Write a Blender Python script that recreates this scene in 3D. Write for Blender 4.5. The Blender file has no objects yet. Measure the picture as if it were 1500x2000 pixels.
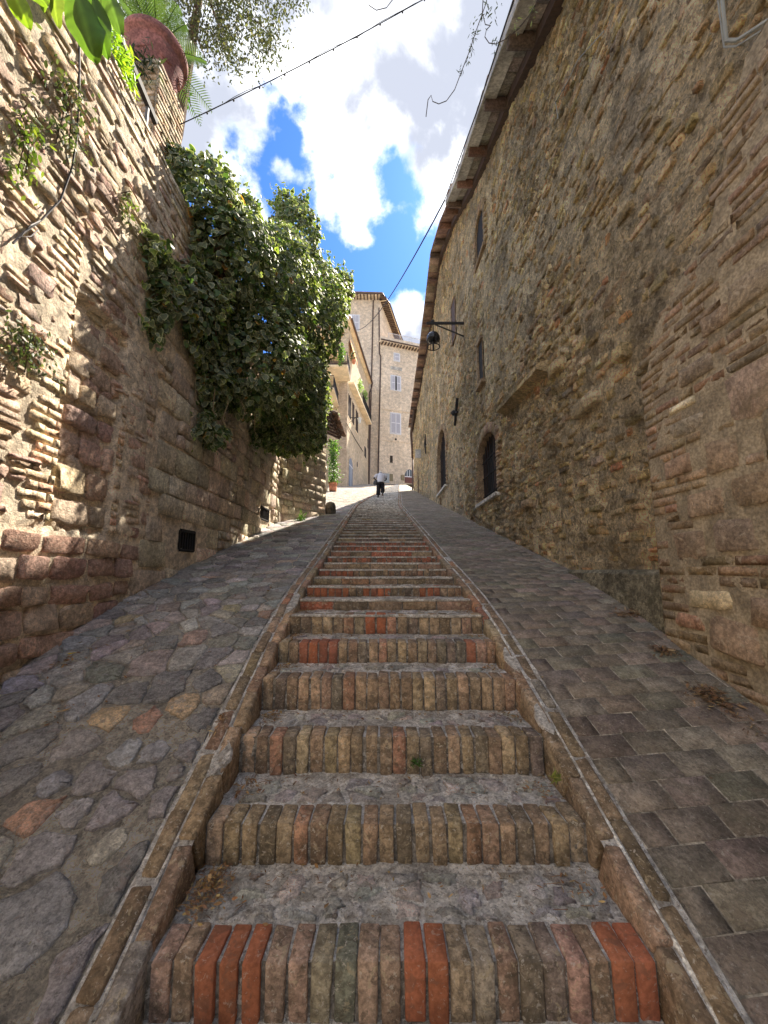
import bpy, bmesh, math
import numpy as np
from mathutils import Vector, Matrix

rng = np.random.default_rng(7)
R = math.radians
scene = bpy.context.scene
col = scene.collection

# ------------------------------------------------------------------ camera
PITCH = 8.13
F = 770.0                                   # focal length in pixels of the 1500 x 2000 photograph
cam_d = bpy.data.cameras.new('camera')
cam_d.sensor_fit = 'VERTICAL'
cam_d.sensor_height = 36.0
cam_d.lens = 36.0 * F / 2000.0
cam_d.clip_start = 0.05
cam_d.clip_end = 3000
cam = bpy.data.objects.new('camera', cam_d)
col.objects.link(cam)
cam.rotation_euler = (R(90 + PITCH), 0, 0)
scene.camera = cam

# ------------------------------------------------------------------ sun, sky, exposure
SUN = Vector((1.0, 2.0, 2.64)).normalized()
SUN_EL = math.asin(SUN.z)
SUN_AZ = math.atan2(SUN.x, SUN.y)
sun_d = bpy.data.lights.new('sun', 'SUN')
sun_d.energy = 2.25
sun_d.angle = R(0.5)
sun_d.color = (1.0, 0.90, 0.76)
sun = bpy.data.objects.new('sun', sun_d)
col.objects.link(sun)
sun.rotation_euler = SUN.to_track_quat('Z', 'Y').to_euler()
sun.location = (20, 40, 60)

scene.view_settings.view_transform = 'Standard'
scene.view_settings.look = 'None'
scene.view_settings.gamma = 1.0
scene.view_settings.use_curve_mapping = False
scene.view_settings.exposure = 2.7

SN, CN = math.sin(R(PITCH)), math.cos(R(PITCH))
def ray(px, py):
    x = (px - 750) / F
    v = (1000 - py) / F
    return np.array([x, CN - v * SN, v * CN + SN])
def at(px, py, X=None, Y=None, Z=None, d=None):
    """the point of the place seen at a photograph pixel, on a plane whose real position is known"""
    r = ray(px, py)
    t = d if d is not None else (X / r[0] if X is not None else (Y / r[1] if Y is not None else Z / r[2]))
    return r * t
def project(P):
    P = np.asarray(P, float)
    d = P[..., 1] * CN + P[..., 2] * SN
    v = P[..., 2] * CN - P[..., 1] * SN
    dd = np.where(d > 0.05, d, 0.05)
    return 750 + F * P[..., 0] / dd, 1000 - F * v / dd, d

world = bpy.data.worlds.new('World')
scene.world = world
world.use_nodes = True
nt = world.node_tree
nt.nodes.clear()
def wn(t, **k):
    n = nt.nodes.new(t)
    for a, b in k.items():
        setattr(n, a, b)
    return n
def wmath(op, a, b=None, c=None, clamp=False):
    n = wn('ShaderNodeMath', operation=op)
    n.use_clamp = clamp
    for i, v in enumerate((a, b, c)):
        if v is None:
            continue
        if isinstance(v, (int, float)):
            n.inputs[i].default_value = v
        else:
            nt.links.new(v, n.inputs[i])
    return n.outputs[0]
SKY_STRENGTH = 0.10
sky = wn('ShaderNodeTexSky', sky_type='NISHITA')
sky.sun_disc = False
sky.sun_elevation = SUN_EL
sky.sun_rotation = SUN_AZ
sky.altitude = 300
sky.air_density = 1.0
sky.dust_density = 0.6
sky.ozone_density = 2.5
tc = wn('ShaderNodeTexCoord')
nrm = wn('ShaderNodeVectorMath', operation='NORMALIZE')
nt.links.new(tc.outputs['Generated'], nrm.inputs[0])
D = nrm.outputs[0]
# cloud banks: discs on the sky (centre given as the direction seen at a photograph pixel, radius in degrees) and gaps between them
BANKS = [(650, 60, 9), (850, 120, 7.5), (480, 110, 5.5), (930, 230, 4.5), (740, 190, 5), (350, 90, 8), (700, -120, 13), (1000, 0, 9), (620, 200, 2.6),
         (665, 290, 3.0), (690, 340, 2.6), (648, 378, 1.5), (690, 412, 1.9), (706, 455, 1.1), (738, 412, 1.1), (720, 380, 2.0),
         (870, 290, 4.6), (845, 360, 2.0), (808, 385, 1.0), (835, 425, 1.6), (890, 400, 3.2),
         (385, 300, 3.0), (430, 348, 2.1), (470, 400, 2.0), (508, 425, 1.0), (335, 270, 4), (800, 605, 1.7), (800, 650, 2.6), (835, 640, 3.2),
         (548, 318, 0.35), (566, 340, 0.75), (588, 356, 0.5)]
GAPS = [(455, 268, 0.7), (545, 235, 1.3), (560, 280, 1.6), (768, 292, 0.7), (772, 330, 0.8), (523, 172, 0.5), (585, 215, 0.6), (650, 345, 0.3)]
def ang(px, py):
    v = Vector(ray(px, py)).normalized()
    dt = wn('ShaderNodeVectorMath', operation='DOT_PRODUCT')
    nt.links.new(D, dt.inputs[0])
    dt.inputs[1].default_value = v
    return wmath('MULTIPLY', wmath('ARCCOSINE', wmath('MINIMUM', dt.outputs['Value'], 0.999999)), 57.2958)
def wnoise(scale, detail, rough, vec=None, dist=0.0):
    n = wn('ShaderNodeTexNoise')
    n.inputs['Scale'].default_value = scale
    n.inputs['Detail'].default_value = detail
    n.inputs['Roughness'].default_value = rough
    n.inputs['Distortion'].default_value = dist
    nt.links.new(vec or D, n.inputs['Vector'])
    return n.outputs['Fac']
n2 = wnoise(2.6, 4, 0.5)
# the rest of the sky is as broken as the part in view
field = wmath('MINIMUM', wmath('MULTIPLY', wmath('SUBTRACT', n2, 0.44), 70), wmath('SUBTRACT', ang(660, 330), 26))
for px, py, rad in BANKS:
    field = wmath('SMOOTH_MAX', field, wmath('SUBTRACT', rad, ang(px, py)), 0.8)
gap = None
for px, py, rad in GAPS:
    g_ = wmath('SUBTRACT', ang(px, py), rad)
    gap = g_ if gap is None else wmath('MINIMUM', gap, g_)
field = wmath('SMOOTH_MIN', field, gap, 0.6)
n1 = wnoise(8.0, 10, 0.58, dist=0.15)
n4 = wnoise(26.0, 8, 0.6)
dens = wmath('ADD', field, wmath('MULTIPLY', wmath('SUBTRACT', n1, 0.5), 6.5))
dens = wmath('ADD', dens, wmath('MULTIPLY', wmath('SUBTRACT', n4, 0.5), 4.0))
mask = wn('ShaderNodeMapRange', interpolation_type='SMOOTHSTEP')
nt.links.new(dens, mask.inputs['Value'])
mask.inputs['From Min'].default_value = -1.0
mask.inputs['From Max'].default_value = 1.7
# the thick middle of a cloud is greyer than its sunlit rim
n3 = wnoise(5.0, 8, 0.56, dist=0.3)
thick = wn('ShaderNodeMapRange', interpolation_type='SMOOTHSTEP')
nt.links.new(wmath('ADD', wmath('MINIMUM', dens, 5.0), wmath('MULTIPLY', wmath('SUBTRACT', n3, 0.5), 20.0)), thick.inputs['Value'])
thick.inputs['From Min'].default_value = -0.6
thick.inputs['From Max'].default_value = 4.4
ccol = wn('ShaderNodeMixRGB')
nt.links.new(thick.outputs['Result'], ccol.inputs['Fac'])
CLOUD = 3.5
ccol.inputs['Color1'].default_value = (CLOUD * 0.99, CLOUD * 1.0, CLOUD * 1.02, 1)
ccol.inputs['Color2'].default_value = (CLOUD * 0.315, CLOUD * 0.337, CLOUD * 0.40, 1)
tint = wn('ShaderNodeMixRGB', blend_type='MULTIPLY')
tint.inputs['Fac'].default_value = 1.0
nt.links.new(sky.outputs['Color'], tint.inputs['Color1'])
tint.inputs['Color2'].default_value = (0.125, 0.235, 0.41, 1)
mx = wn('ShaderNodeMixRGB')
nt.links.new(mask.outputs['Result'], mx.inputs['Fac'])
nt.links.new(tint.outputs['Color'], mx.inputs['Color1'])
nt.links.new(ccol.outputs['Color'], mx.inputs['Color2'])
bg = wn('ShaderNodeBackground')
bg.inputs['Strength'].default_value = SKY_STRENGTH
nt.links.new(mx.outputs['Color'], bg.inputs['Color'])
out = wn('ShaderNodeOutputWorld')
nt.links.new(bg.outputs[0], out.inputs['Surface'])

# ------------------------------------------------------------------ object helpers
def tag(o, label=None, cat=None, group=None, kind=None):
    if label: o['label'] = label
    if cat: o['category'] = cat
    if group: o['group'] = group
    if kind: o['kind'] = kind
    return o
def thing(name, label, cat, loc=(0, 0, 0), group=None):
    o = bpy.data.objects.new(name, None)
    o.empty_display_size = 0.2
    col.objects.link(o)
    o.location = loc
    return tag(o, label, cat, group)
def link(name, me, mat, parent=None, M=None):
    o = bpy.data.objects.new(name, me)
    col.objects.link(o)
    if mat is not None and len(me.materials) == 0:
        me.materials.append(mat)
    if M is not None:
        o.matrix_basis = Matrix(M.tolist() if isinstance(M, np.ndarray) else M)
    if parent is not None:
        o.parent = parent
        o.matrix_parent_inverse = Matrix.Translation(-Vector(parent.location))
    return o
def raw_mesh(name, V, faces=None, tris=None, colr=None, smooth=False, quads=None):
    me = bpy.data.meshes.new(name)
    V = np.asarray(V, np.float32)
    if tris is not None or quads is not None:
        arr = np.asarray(tris if tris is not None else quads, np.int32)
        k = arr.shape[1]
        me.vertices.add(len(V))
        me.vertices.foreach_set('co', V.ravel())
        me.loops.add(arr.size)
        me.loops.foreach_set('vertex_index', arr.ravel())
        me.polygons.add(len(arr))
        me.polygons.foreach_set('loop_start', np.arange(0, arr.size, k, dtype=np.int32))
        me.update(calc_edges=True)
        me.validate()
    else:
        me.from_pydata(V.tolist(), [], faces)
    a = me.color_attributes.new('Col', 'FLOAT_COLOR', 'POINT')
    c = np.ones((len(me.vertices), 4), np.float32)
    if colr is not None:
        c[:, :3] = colr
    a.data.foreach_set('color', c.ravel())
    if smooth:
        me.polygons.foreach_set('use_smooth', np.ones(len(me.polygons), bool))
    return me

class MB:
    """collects boxes, bars, tubes, lathes and prisms into one mesh"""
    def __init__(s):
        s.v, s.f, s.c = [], [], []
    def add(s, V, Fc, c=(1, 1, 1)):
        b = len(s.v)
        s.v += [tuple(map(float, p)) for p in V]
        s.f += [tuple(b + i for i in f) for f in Fc]
        s.c += [c] * len(V)
        return s
    def obox(s, cen, ax, half, c=(1, 1, 1)):
        cen = np.asarray(cen, float); ax = np.asarray(ax, float)
        V = []
        for i in (-1, 1):
            for j in (-1, 1):
                for k in (-1, 1):
                    V.append(cen + ax[0] * half[0] * i + ax[1] * half[1] * j + ax[2] * half[2] * k)
        return s.add(V, [(0, 1, 3, 2), (4, 6, 7, 5), (0, 4, 5, 1), (2, 3, 7, 6), (0, 2, 6, 4), (1, 5, 7, 3)], c)
    def box(s, x0, x1, y0, y1, z0, z1, c=(1, 1, 1)):
        return s.obox(((x0 + x1) / 2, (y0 + y1) / 2, (z0 + z1) / 2), np.eye(3), (abs(x1 - x0) / 2, abs(y1 - y0) / 2, abs(z1 - z0) / 2), c)
    def bar(s, a, b, w, h=None, up=(0, 0, 1), c=(1, 1, 1)):
        a = Vector(a); b = Vector(b); d = (b - a); L = d.length; d.normalize()
        u = Vector(up)
        if abs(d.dot(u)) > 0.98: u = Vector((1, 0, 0))
        sd = d.cross(u).normalized(); u = sd.cross(d)
        return s.obox((a + b) / 2, [d, sd, u], (L / 2, w / 2, (h or w) / 2), c)
    def tube(s, pts, r, n=6, c=(1, 1, 1), cap=True):
        pts = [Vector(p) for p in pts]
        m = len(pts)
        rr = [r] * m if isinstance(r, (int, float)) else r
        V = []; ref = Vector((0.13, 0.21, 0.97))
        for i, p in enumerate(pts):
            d = (pts[min(i + 1, m - 1)] - pts[max(i - 1, 0)]).normalized()
            if abs(d.dot(ref)) > 0.95: ref = Vector((1, 0.1, 0)) if abs(d.x) < 0.9 else Vector((0, 1, 0))
            a = d.cross(ref).normalized(); b = d.cross(a)
            for k in range(n):
                t = 2 * math.pi * k / n
                V.append(p + (a * math.cos(t) + b * math.sin(t)) * rr[i])
        Fc = []
        for i in range(m - 1):
            for k in range(n):
                k2 = (k + 1) % n
                Fc.append((i * n + k, i * n + k2, (i + 1) * n + k2, (i + 1) * n + k))
        if cap:
            Fc.append(tuple(range(n - 1, -1, -1))); Fc.append(tuple(range((m - 1) * n, m * n)))
        return s.add(V, Fc, c)
    def lathe(s, prof, cen, n=24, c=(1, 1, 1)):
        V = []
        for r, z in prof:
            for k in range(n):
                t = 2 * math.pi * k / n
                V.append((cen[0] + r * math.cos(t), cen[1] + r * math.sin(t), cen[2] + z))
        Fc = []
        for i in range(len(prof) - 1):
            for k in range(n):
                k2 = (k + 1) % n
                Fc.append((i * n + k, i * n + k2, (i + 1) * n + k2, (i + 1) * n + k))
        Fc.append(tuple(range(n - 1, -1, -1)))
        Fc.append(tuple(range((len(prof) - 1) * n, len(prof) * n)))
        return s.add(V, Fc, c)
    def prism(s, poly, vec, c=(1, 1, 1)):
        """poly: list of 3-D points (planar), extruded by vec"""
        n = len(poly); vec = np.asarray(vec, float)
        P = [np.asarray(p, float) for p in poly]
        V = P + [p + vec for p in P]
        Fc = [tuple(range(n)), tuple(range(2 * n - 1, n - 1, -1))]
        for i in range(n):
            j = (i + 1) % n
            Fc.append((i, i + n, j + n, j))
        return s.add(V, Fc, c)
    def ball(s, cen, r, n=10, m=7, c=(1, 1, 1)):
        r3 = (r, r, r) if isinstance(r, (int, float)) else r
        V = []; Fc = []
        for i in range(m + 1):
            th = math.pi * i / m
            for k in range(n):
                t = 2 * math.pi * k / n
                V.append((cen[0] + r3[0] * math.sin(th) * math.cos(t), cen[1] + r3[1] * math.sin(th) * math.sin(t), cen[2] + r3[2] * math.cos(th)))
        for i in range(m):
            for k in range(n):
                k2 = (k + 1) % n
                Fc.append((i * n + k, (i + 1) * n + k, (i + 1) * n + k2, i * n + k2))
        return s.add(V, Fc, c)
    def build(s, name, mat, parent=None, smooth=False, fix=True):
        me = raw_mesh(name, s.v, faces=s.f, colr=np.array(s.c, np.float32).reshape(-1, 3))
        if fix:
            bm = bmesh.new(); bm.from_mesh(me)
            bmesh.ops.remove_doubles(bm, verts=bm.verts, dist=1e-6)
            bmesh.ops.recalc_face_normals(bm, faces=bm.faces)
            bm.to_mesh(me); bm.free()
        if smooth:
            me.polygons.foreach_set('use_smooth', np.ones(len(me.polygons), bool))
        return link(name, me, mat, parent)

# ------------------------------------------------------------------ noise for relief
def _hash(ix, iy, seed):
    h = (ix.astype(np.int64) * 374761393 + iy.astype(np.int64) * 668265263 + seed * 1442695041) & 0x7fffffff
    h = ((h ^ (h >> 13)) * 1274126177) & 0x7fffffff
    h = h ^ (h >> 16)
    return (h & 0xffff) / 65535.0
def vnoise(x, y, seed=0):
    ix = np.floor(x); iy = np.floor(y)
    fx = x - ix; fy = y - iy
    fx = fx * fx * (3 - 2 * fx); fy = fy * fy * (3 - 2 * fy)
    a = _hash(ix, iy, seed); b = _hash(ix + 1, iy, seed)
    c = _hash(ix, iy + 1, seed); d = _hash(ix + 1, iy + 1, seed)
    return (a * (1 - fx) + b * fx) * (1 - fy) + (c * (1 - fx) + d * fx) * fy
def fbm(x, y, seed=0, octv=4, gain=0.5):
    t = np.zeros_like(x, float); amp = 1.0; s = 0.0
    for i in range(octv):
        t += amp * (vnoise(x, y, seed + i * 17) - 0.5); s += amp
        amp *= gain; x = x * 2.03 + 5.1; y = y * 2.03 + 1.7
    return t / s * 2

# ------------------------------------------------------------------ pieces (stones, bricks) and how they are laid
def stone_variant(seed, rough=1.0, lump=0.12, inset=0.93):
    """unit squared block, x and y in -0.5..0.5, z 0..1, front face up; corners knocked off, sides uneven"""
    r = np.random.default_rng(seed)
    P = []
    cx = [(-0.5, -0.5), (0.5, -0.5), (0.5, 0.5), (-0.5, 0.5)]
    cx = [(a * (1 - rough * r.uniform(0, 0.20)), b_ * (1 - rough * r.uniform(0, 0.24))) for a, b_ in cx]
    for k in range(4):
        a, b_, d = np.array(cx[k - 1]), np.array(cx[k]), np.array(cx[(k + 1) % 4])
        c1, c2 = rough * r.uniform(0.03, 0.16), rough * r.uniform(0.03, 0.16)
        P.append(b_ + (a - b_) * c1); P.append(b_ + (d - b_) * c2)
        if rough > 0.5: P.append(b_ + (d - b_) * r.uniform(0.42, 0.58) + r.uniform(-0.05, 0.05, 2) * rough)
    P = np.array(P); n = len(P)
    V = []
    for p in P: V.append((p[0] * 0.99, p[1] * 0.99, 0))
    for p in P: V.append((p[0], p[1], 0.62 + r.uniform(-0.10, 0.10) * rough))
    ins = inset + r.uniform(-0.10, 0.04, (n, 2)) * max(rough, 0.25)
    tx, ty = r.uniform(-0.22, 0.22, 2) * rough
    for k, p in enumerate(P):
        q = p * ins[k]; V.append((q[0], q[1], 0.95 + tx * q[0] + ty * q[1] + r.uniform(-lump, lump) * 0.6))
    m_ = r.integers(3, 6)
    for k in range(2):                                  # two uneven points inside the face
        q = r.uniform(-0.2, 0.2, 2) + np.array(((-0.2, 0), (0.2, 0)))[k]
        V.append((q[0], q[1], 0.98 + tx * q[0] + ty * q[1] + r.uniform(-lump, lump)))
    T = []
    for q in range(2):
        for k in range(n):
            k2 = (k + 1) % n
            a, b_, c, d = q * n + k, q * n + k2, (q + 1) * n + k2, (q + 1) * n + k
            T += [(a, b_, c), (a, c, d)]
    A, B = 3 * n, 3 * n + 1
    side = [0 if P[k][0] + P[(k + 1) % n][0] < 0 else 1 for k in range(n)]
    for k in range(n):
        T.append((2 * n + k, 2 * n + (k + 1) % n, A if side[k] == 0 else B))
    for k in range(n):
        if side[k] != side[k - 1]:
            T.append((2 * n + k, B, A) if side[k] == 1 else (2 * n + k, A, B))
    return np.array(V), np.array(T)
def bevel_box(w, d, h, bev, jit, seed, seg=1):
    """box centred at the origin with worn edges"""
    r = np.random.default_rng(seed)
    bm = bmesh.new()
    bmesh.ops.create_cube(bm, size=1)
    for v in bm.verts:
        v.co = Vector((v.co.x * w + r.uniform(-jit, jit), v.co.y * d + r.uniform(-jit, jit), v.co.z * h + r.uniform(-jit, jit)))
    bmesh.ops.bevel(bm, geom=bm.edges[:], offset=bev, segments=seg, affect='EDGES', profile=0.6)
    for v in bm.verts:
        v.co += Vector(r.uniform(-bev * 0.35, bev * 0.35, 3))
    bmesh.ops.triangulate(bm, faces=bm.faces[:])
    bm.verts.index_update()
    V = np.array([v.co[:] for v in bm.verts]); T = np.array([[v.index for v in f.verts] for f in bm.faces])
    bm.free()
    return V, T
class Pieces:
    """many alike pieces: the ones that show largest become parts of their own, the rest one mesh"""
    def __init__(s, variants, prefix):
        s.var = variants; s.prefix = prefix; s.me = {}
        s.k, s.M, s.C = [], [], []
    def add(s, k, M, c):
        s.k.append(k); s.M.append(M); s.C.append(c)
    def build(s, name, rest, mat, parent, limit=300, rest_parent=None):
        M = np.array(s.M); C = np.array(s.C); K = np.array(s.k)
        px, py, d = project(M[:, :3, 3])
        ext = np.linalg.norm(M[:, :3, 0], axis=1) * np.linalg.norm(M[:, :3, 1], axis=1)
        vis = (d > 0.3) & (px > -20) & (px < 1520) & (py > -20) & (py < 2020)
        score = np.where(vis, ext / np.maximum(d, 0.3) ** 2, 0)
        order = np.argsort(-score)
        top = [i for i in order[:limit] if score[i] > 0]
        for i in top:
            k = int(K[i])
            if k not in s.me:
                s.me[k] = raw_mesh(s.prefix, s.var[k][0], tris=s.var[k][1], colr=s.var[k][2] if len(s.var[k]) > 2 else None)
                s.me[k].materials.append(mat)
            o = link(name, s.me[k], None, parent, M[i])
            o.color = (*C[i], 1)
        left = np.setdiff1d(np.arange(len(K)), np.array(top, int))
        if len(left):
            VV, TT, CC = [], [], []; b = 0
            for k in range(len(s.var)):
                ids = left[K[left] == k]
                if not len(ids): continue
                V, T = s.var[k][:2]
                W = np.einsum('nij,vj->nvi', M[ids][:, :3, :3], V) + M[ids][:, None, :3, 3]
                VV.append(W.reshape(-1, 3))
                TT.append((T[None] + (b + np.arange(len(ids)) * len(V))[:, None, None]).reshape(-1, 3))
                cc = np.repeat(C[ids], len(V), axis=0)
                if len(s.var[k]) > 2: cc = cc * np.tile(s.var[k][2], (len(ids), 1))
                CC.append(cc)
                b += len(ids) * len(V)
            me = raw_mesh(rest, np.concatenate(VV), tris=np.concatenate(TT), colr=np.concatenate(CC))
            o = link(rest, me, mat, rest_parent or parent)
            o['kind'] = 'stuff'
        return len(top), len(left)
def mat4(ax, loc, sc=(1, 1, 1)):
    M = np.eye(4)
    for i in range(3): M[:3, i] = np.asarray(ax[i], float) * sc[i]
    M[:3, 3] = loc
    return M
def rot2(a):
    return np.array([[math.cos(a), -math.sin(a), 0], [math.sin(a), math.cos(a), 0], [0, 0, 1]])
def pick(pal, jit=0.10):
    """pal: [(weight, (r,g,b))...]"""
    w = np.array([p[0] for p in pal], float); w /= w.sum()
    c = np.array(pal[rng.choice(len(pal), p=w)][1])
    return np.clip(c * (1 + rng.uniform(-jit * 2, jit * 2)) * (1 + rng.uniform(-jit, jit, 3) * 0.5), 0.01, 0.95)

# ------------------------------------------------------------------ materials
def new_mat(name):
    m = bpy.data.materials.new(name)
    m.use_nodes = True
    t = m.node_tree
    b = t.nodes['Principled BSDF']
    return m, t, b
def set_in(b, k, v):
    if k in b.inputs: b.inputs[k].default_value = v
def masonry(name, base=(1, 1, 1), mottles=((9, 0.35), (60, 0.30)), bump=((30, 0.5), (140, 0.5)), bump_dist=0.02, rough=0.92, stain=None, spots=None, use_obj=True, patch=None, stretch=None):
    """stone, brick or mortar: colour of the piece x mottling; fine relief by bump
    stain: (scale, threshold, width, colour, amount); patch: the same for broad areas of another tone"""
    m, t, b = new_mat(name)
    N = t.nodes.new; L = t.links.new
    at_ = N('ShaderNodeAttribute'); at_.attribute_name = 'Col'
    c = at_.outputs['Color']
    if use_obj:
        oi = N('ShaderNodeObjectInfo')
        mm = N('ShaderNodeMixRGB'); mm.blend_type = 'MULTIPLY'; mm.inputs['Fac'].default_value = 1
        L(c, mm.inputs['Color1']); L(oi.outputs['Color'], mm.inputs['Color2']); c = mm.outputs['Color']
    mm = N('ShaderNodeMixRGB'); mm.blend_type = 'MULTIPLY'; mm.inputs['Fac'].default_value = 1
    L(c, mm.inputs['Color1']); mm.inputs['Color2'].default_value = (*[1.32 * q for q in base], 1); c = mm.outputs['Color']
    g = N('ShaderNodeNewGeometry')
    pos = g.outputs['Position']
    if stretch:
        vm = N('ShaderNodeVectorMath'); vm.operation = 'MULTIPLY'; vm.inputs[1].default_value = stretch
        L(pos, vm.inputs[0]); spos = vm.outputs[0]
    else: spos = pos
    def noise(sc, det=5, ro=0.6, v=None, dist=0.0):
        n = N('ShaderNodeTexNoise'); n.inputs['Scale'].default_value = sc; n.inputs['Detail'].default_value = det
        n.inputs['Roughness'].default_value = ro; n.inputs['Distortion'].default_value = dist
        L(v or spos, n.inputs['Vector'])
        g_ = N('ShaderNodeMath'); g_.operation = 'MULTIPLY_ADD'; g_.inputs[1].default_value = 1.9; g_.inputs[2].default_value = -0.45; L(n.outputs['Fac'], g_.inputs[0])
        return g_.outputs[0]
    for spec in (patch or ()):
        sc, th, wd, cc, am = spec
        mr = N('ShaderNodeMapRange'); L(noise(sc, 5, 0.6, pos, 0.4), mr.inputs['Value'])
        mr.inputs['From Min'].default_value = th; mr.inputs['From Max'].default_value = th + wd
        mr.inputs['To Max'].default_value = am
        mx = N('ShaderNodeMixRGB'); L(mr.outputs['Result'], mx.inputs['Fac']); L(c, mx.inputs['Color1'])
        mx.inputs['Color2'].default_value = (*cc, 1); c = mx.outputs['Color']
    for sc, am in mottles:
        mr = N('ShaderNodeMapRange'); L(noise(sc), mr.inputs['Value'])
        mr.inputs['From Min'].default_value = 0.34; mr.inputs['From Max'].default_value = 0.66
        mr.inputs['To Min'].default_value = 1 - am; mr.inputs['To Max'].default_value = 1 + am
        mx = N('ShaderNodeMixRGB'); mx.blend_type = 'MULTIPLY'; mx.inputs['Fac'].default_value = 1
        L(c, mx.inputs['Color1']); L(mr.outputs['Result'], mx.inputs['Color2']); c = mx.outputs['Color']
    for spec in (stain or ()):
        sc, th, wd, cc, am = spec
        am *= 0.8 if sum(cc) < 0.6 else 1.0; th += 0.02; cc = tuple(1.15 * q for q in cc)
        mr = N('ShaderNodeMapRange'); L(noise(sc, 7, 0.68, spos, 0.6), mr.inputs['Value'])
        mr.inputs['From Min'].default_value = th; mr.inputs['From Max'].default_value = th + wd
        mr.inputs['To Max'].default_value = am
        mx = N('ShaderNodeMixRGB'); L(mr.outputs['Result'], mx.inputs['Fac']); L(c, mx.inputs['Color1'])
        mx.inputs['Color2'].default_value = (*cc, 1); c = mx.outputs['Color']
    L(c, b.inputs['Base Color'])
    set_in(b, 'Roughness', rough)
    set_in(b, 'Specular IOR Level', 0.25)
    prev = None
    for sc, st in bump:
        bp = N('ShaderNodeBump'); bp.inputs['Strength'].default_value = st; bp.inputs['Distance'].default_value = 1.5 * bump_dist * (30 / sc) ** 0.5
        L(noise(sc, 6, 0.65), bp.inputs['Height'])
        if prev is not None: L(prev, bp.inputs['Normal'])
        prev = bp.outputs['Normal']
    if prev is not None: L(prev, b.inputs['Normal'])
    return m
def simple(name, c, rough=0.6, metal=0.0, mott=0.12, scale=20, bump=0.0, coat=0.0):
    m, t, b = new_mat(name)
    N = t.nodes.new; L = t.links.new
    at_ = N('ShaderNodeAttribute'); at_.attribute_name = 'Col'
    g = N('ShaderNodeNewGeometry')
    n = N('ShaderNodeTexNoise'); n.inputs['Scale'].default_value = scale; n.inputs['Detail'].default_value = 5
    L(g.outputs['Position'], n.inputs['Vector'])
    mr = N('ShaderNodeMapRange'); L(n.outputs['Fac'], mr.inputs['Value'])
    mr.inputs['From Min'].default_value = 0.3; mr.inputs['From Max'].default_value = 0.7
    mr.inputs['To Min'].default_value = 1 - mott; mr.inputs['To Max'].default_value = 1 + mott
    mx = N('ShaderNodeMixRGB'); mx.blend_type = 'MULTIPLY'; mx.inputs['Fac'].default_value = 1
    L(at_.outputs['Color'], mx.inputs['Color1']); mx.inputs['Color2'].default_value = (*c, 1)
    m2 = N('ShaderNodeMixRGB'); m2.blend_type = 'MULTIPLY'; m2.inputs['Fac'].default_value = 1
    L(mx.outputs['Color'], m2.inputs['Color1']); L(mr.outputs['Result'], m2.inputs['Color2'])
    L(m2.outputs['Color'], b.inputs['Base Color'])
    set_in(b, 'Roughness', rough); set_in(b, 'Metallic', metal)
    if bump:
        bp = N('ShaderNodeBump'); bp.inputs['Strength'].default_value = bump; bp.inputs['Distance'].default_value = 0.01
        L(n.outputs['Fac'], bp.inputs['Height']); L(bp.outputs['Normal'], b.inputs['Normal'])
    return m
def leafy(name, rough=0.42, trans=0.35, use_obj=True, base=(1, 1, 1)):
    m, t, b = new_mat(name)
    N = t.nodes.new; L = t.links.new
    at_ = N('ShaderNodeAttribute'); at_.attribute_name = 'Col'
    c = at_.outputs['Color']
    if use_obj:
        oi = N('ShaderNodeObjectInfo')
        mm = N('ShaderNodeMixRGB'); mm.blend_type = 'MULTIPLY'; mm.inputs['Fac'].default_value = 1
        L(c, mm.inputs['Color1']); L(oi.outputs['Color'], mm.inputs['Color2']); c = mm.outputs['Color']
    mm = N('ShaderNodeMixRGB'); mm.blend_type = 'MULTIPLY'; mm.inputs['Fac'].default_value = 1
    L(c, mm.inputs['Color1']); mm.inputs['Color2'].default_value = (*base, 1); c = mm.outputs['Color']
    L(c, b.inputs['Base Color'])
    set_in(b, 'Roughness', rough)
    tr = N('ShaderNodeBsdfTranslucent')
    hs = N('ShaderNodeMixRGB'); hs.blend_type = 'MULTIPLY'; hs.inputs['Fac'].default_value = 1
    L(c, hs.inputs['Color1']); hs.inputs['Color2'].default_value = (1.7, 1.9, 0.7, 1)
    L(hs.outputs['Color'], tr.inputs['Color'])
    ms = N('ShaderNodeMixShader'); ms.inputs['Fac'].default_value = trans
    L(b.outputs[0], ms.inputs[1]); L(tr.outputs[0], ms.inputs[2])
    o = [n for n in t.nodes if n.type == 'OUTPUT_MATERIAL'][0]
    L(ms.outputs[0], o.inputs['Surface'])
    return m

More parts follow.
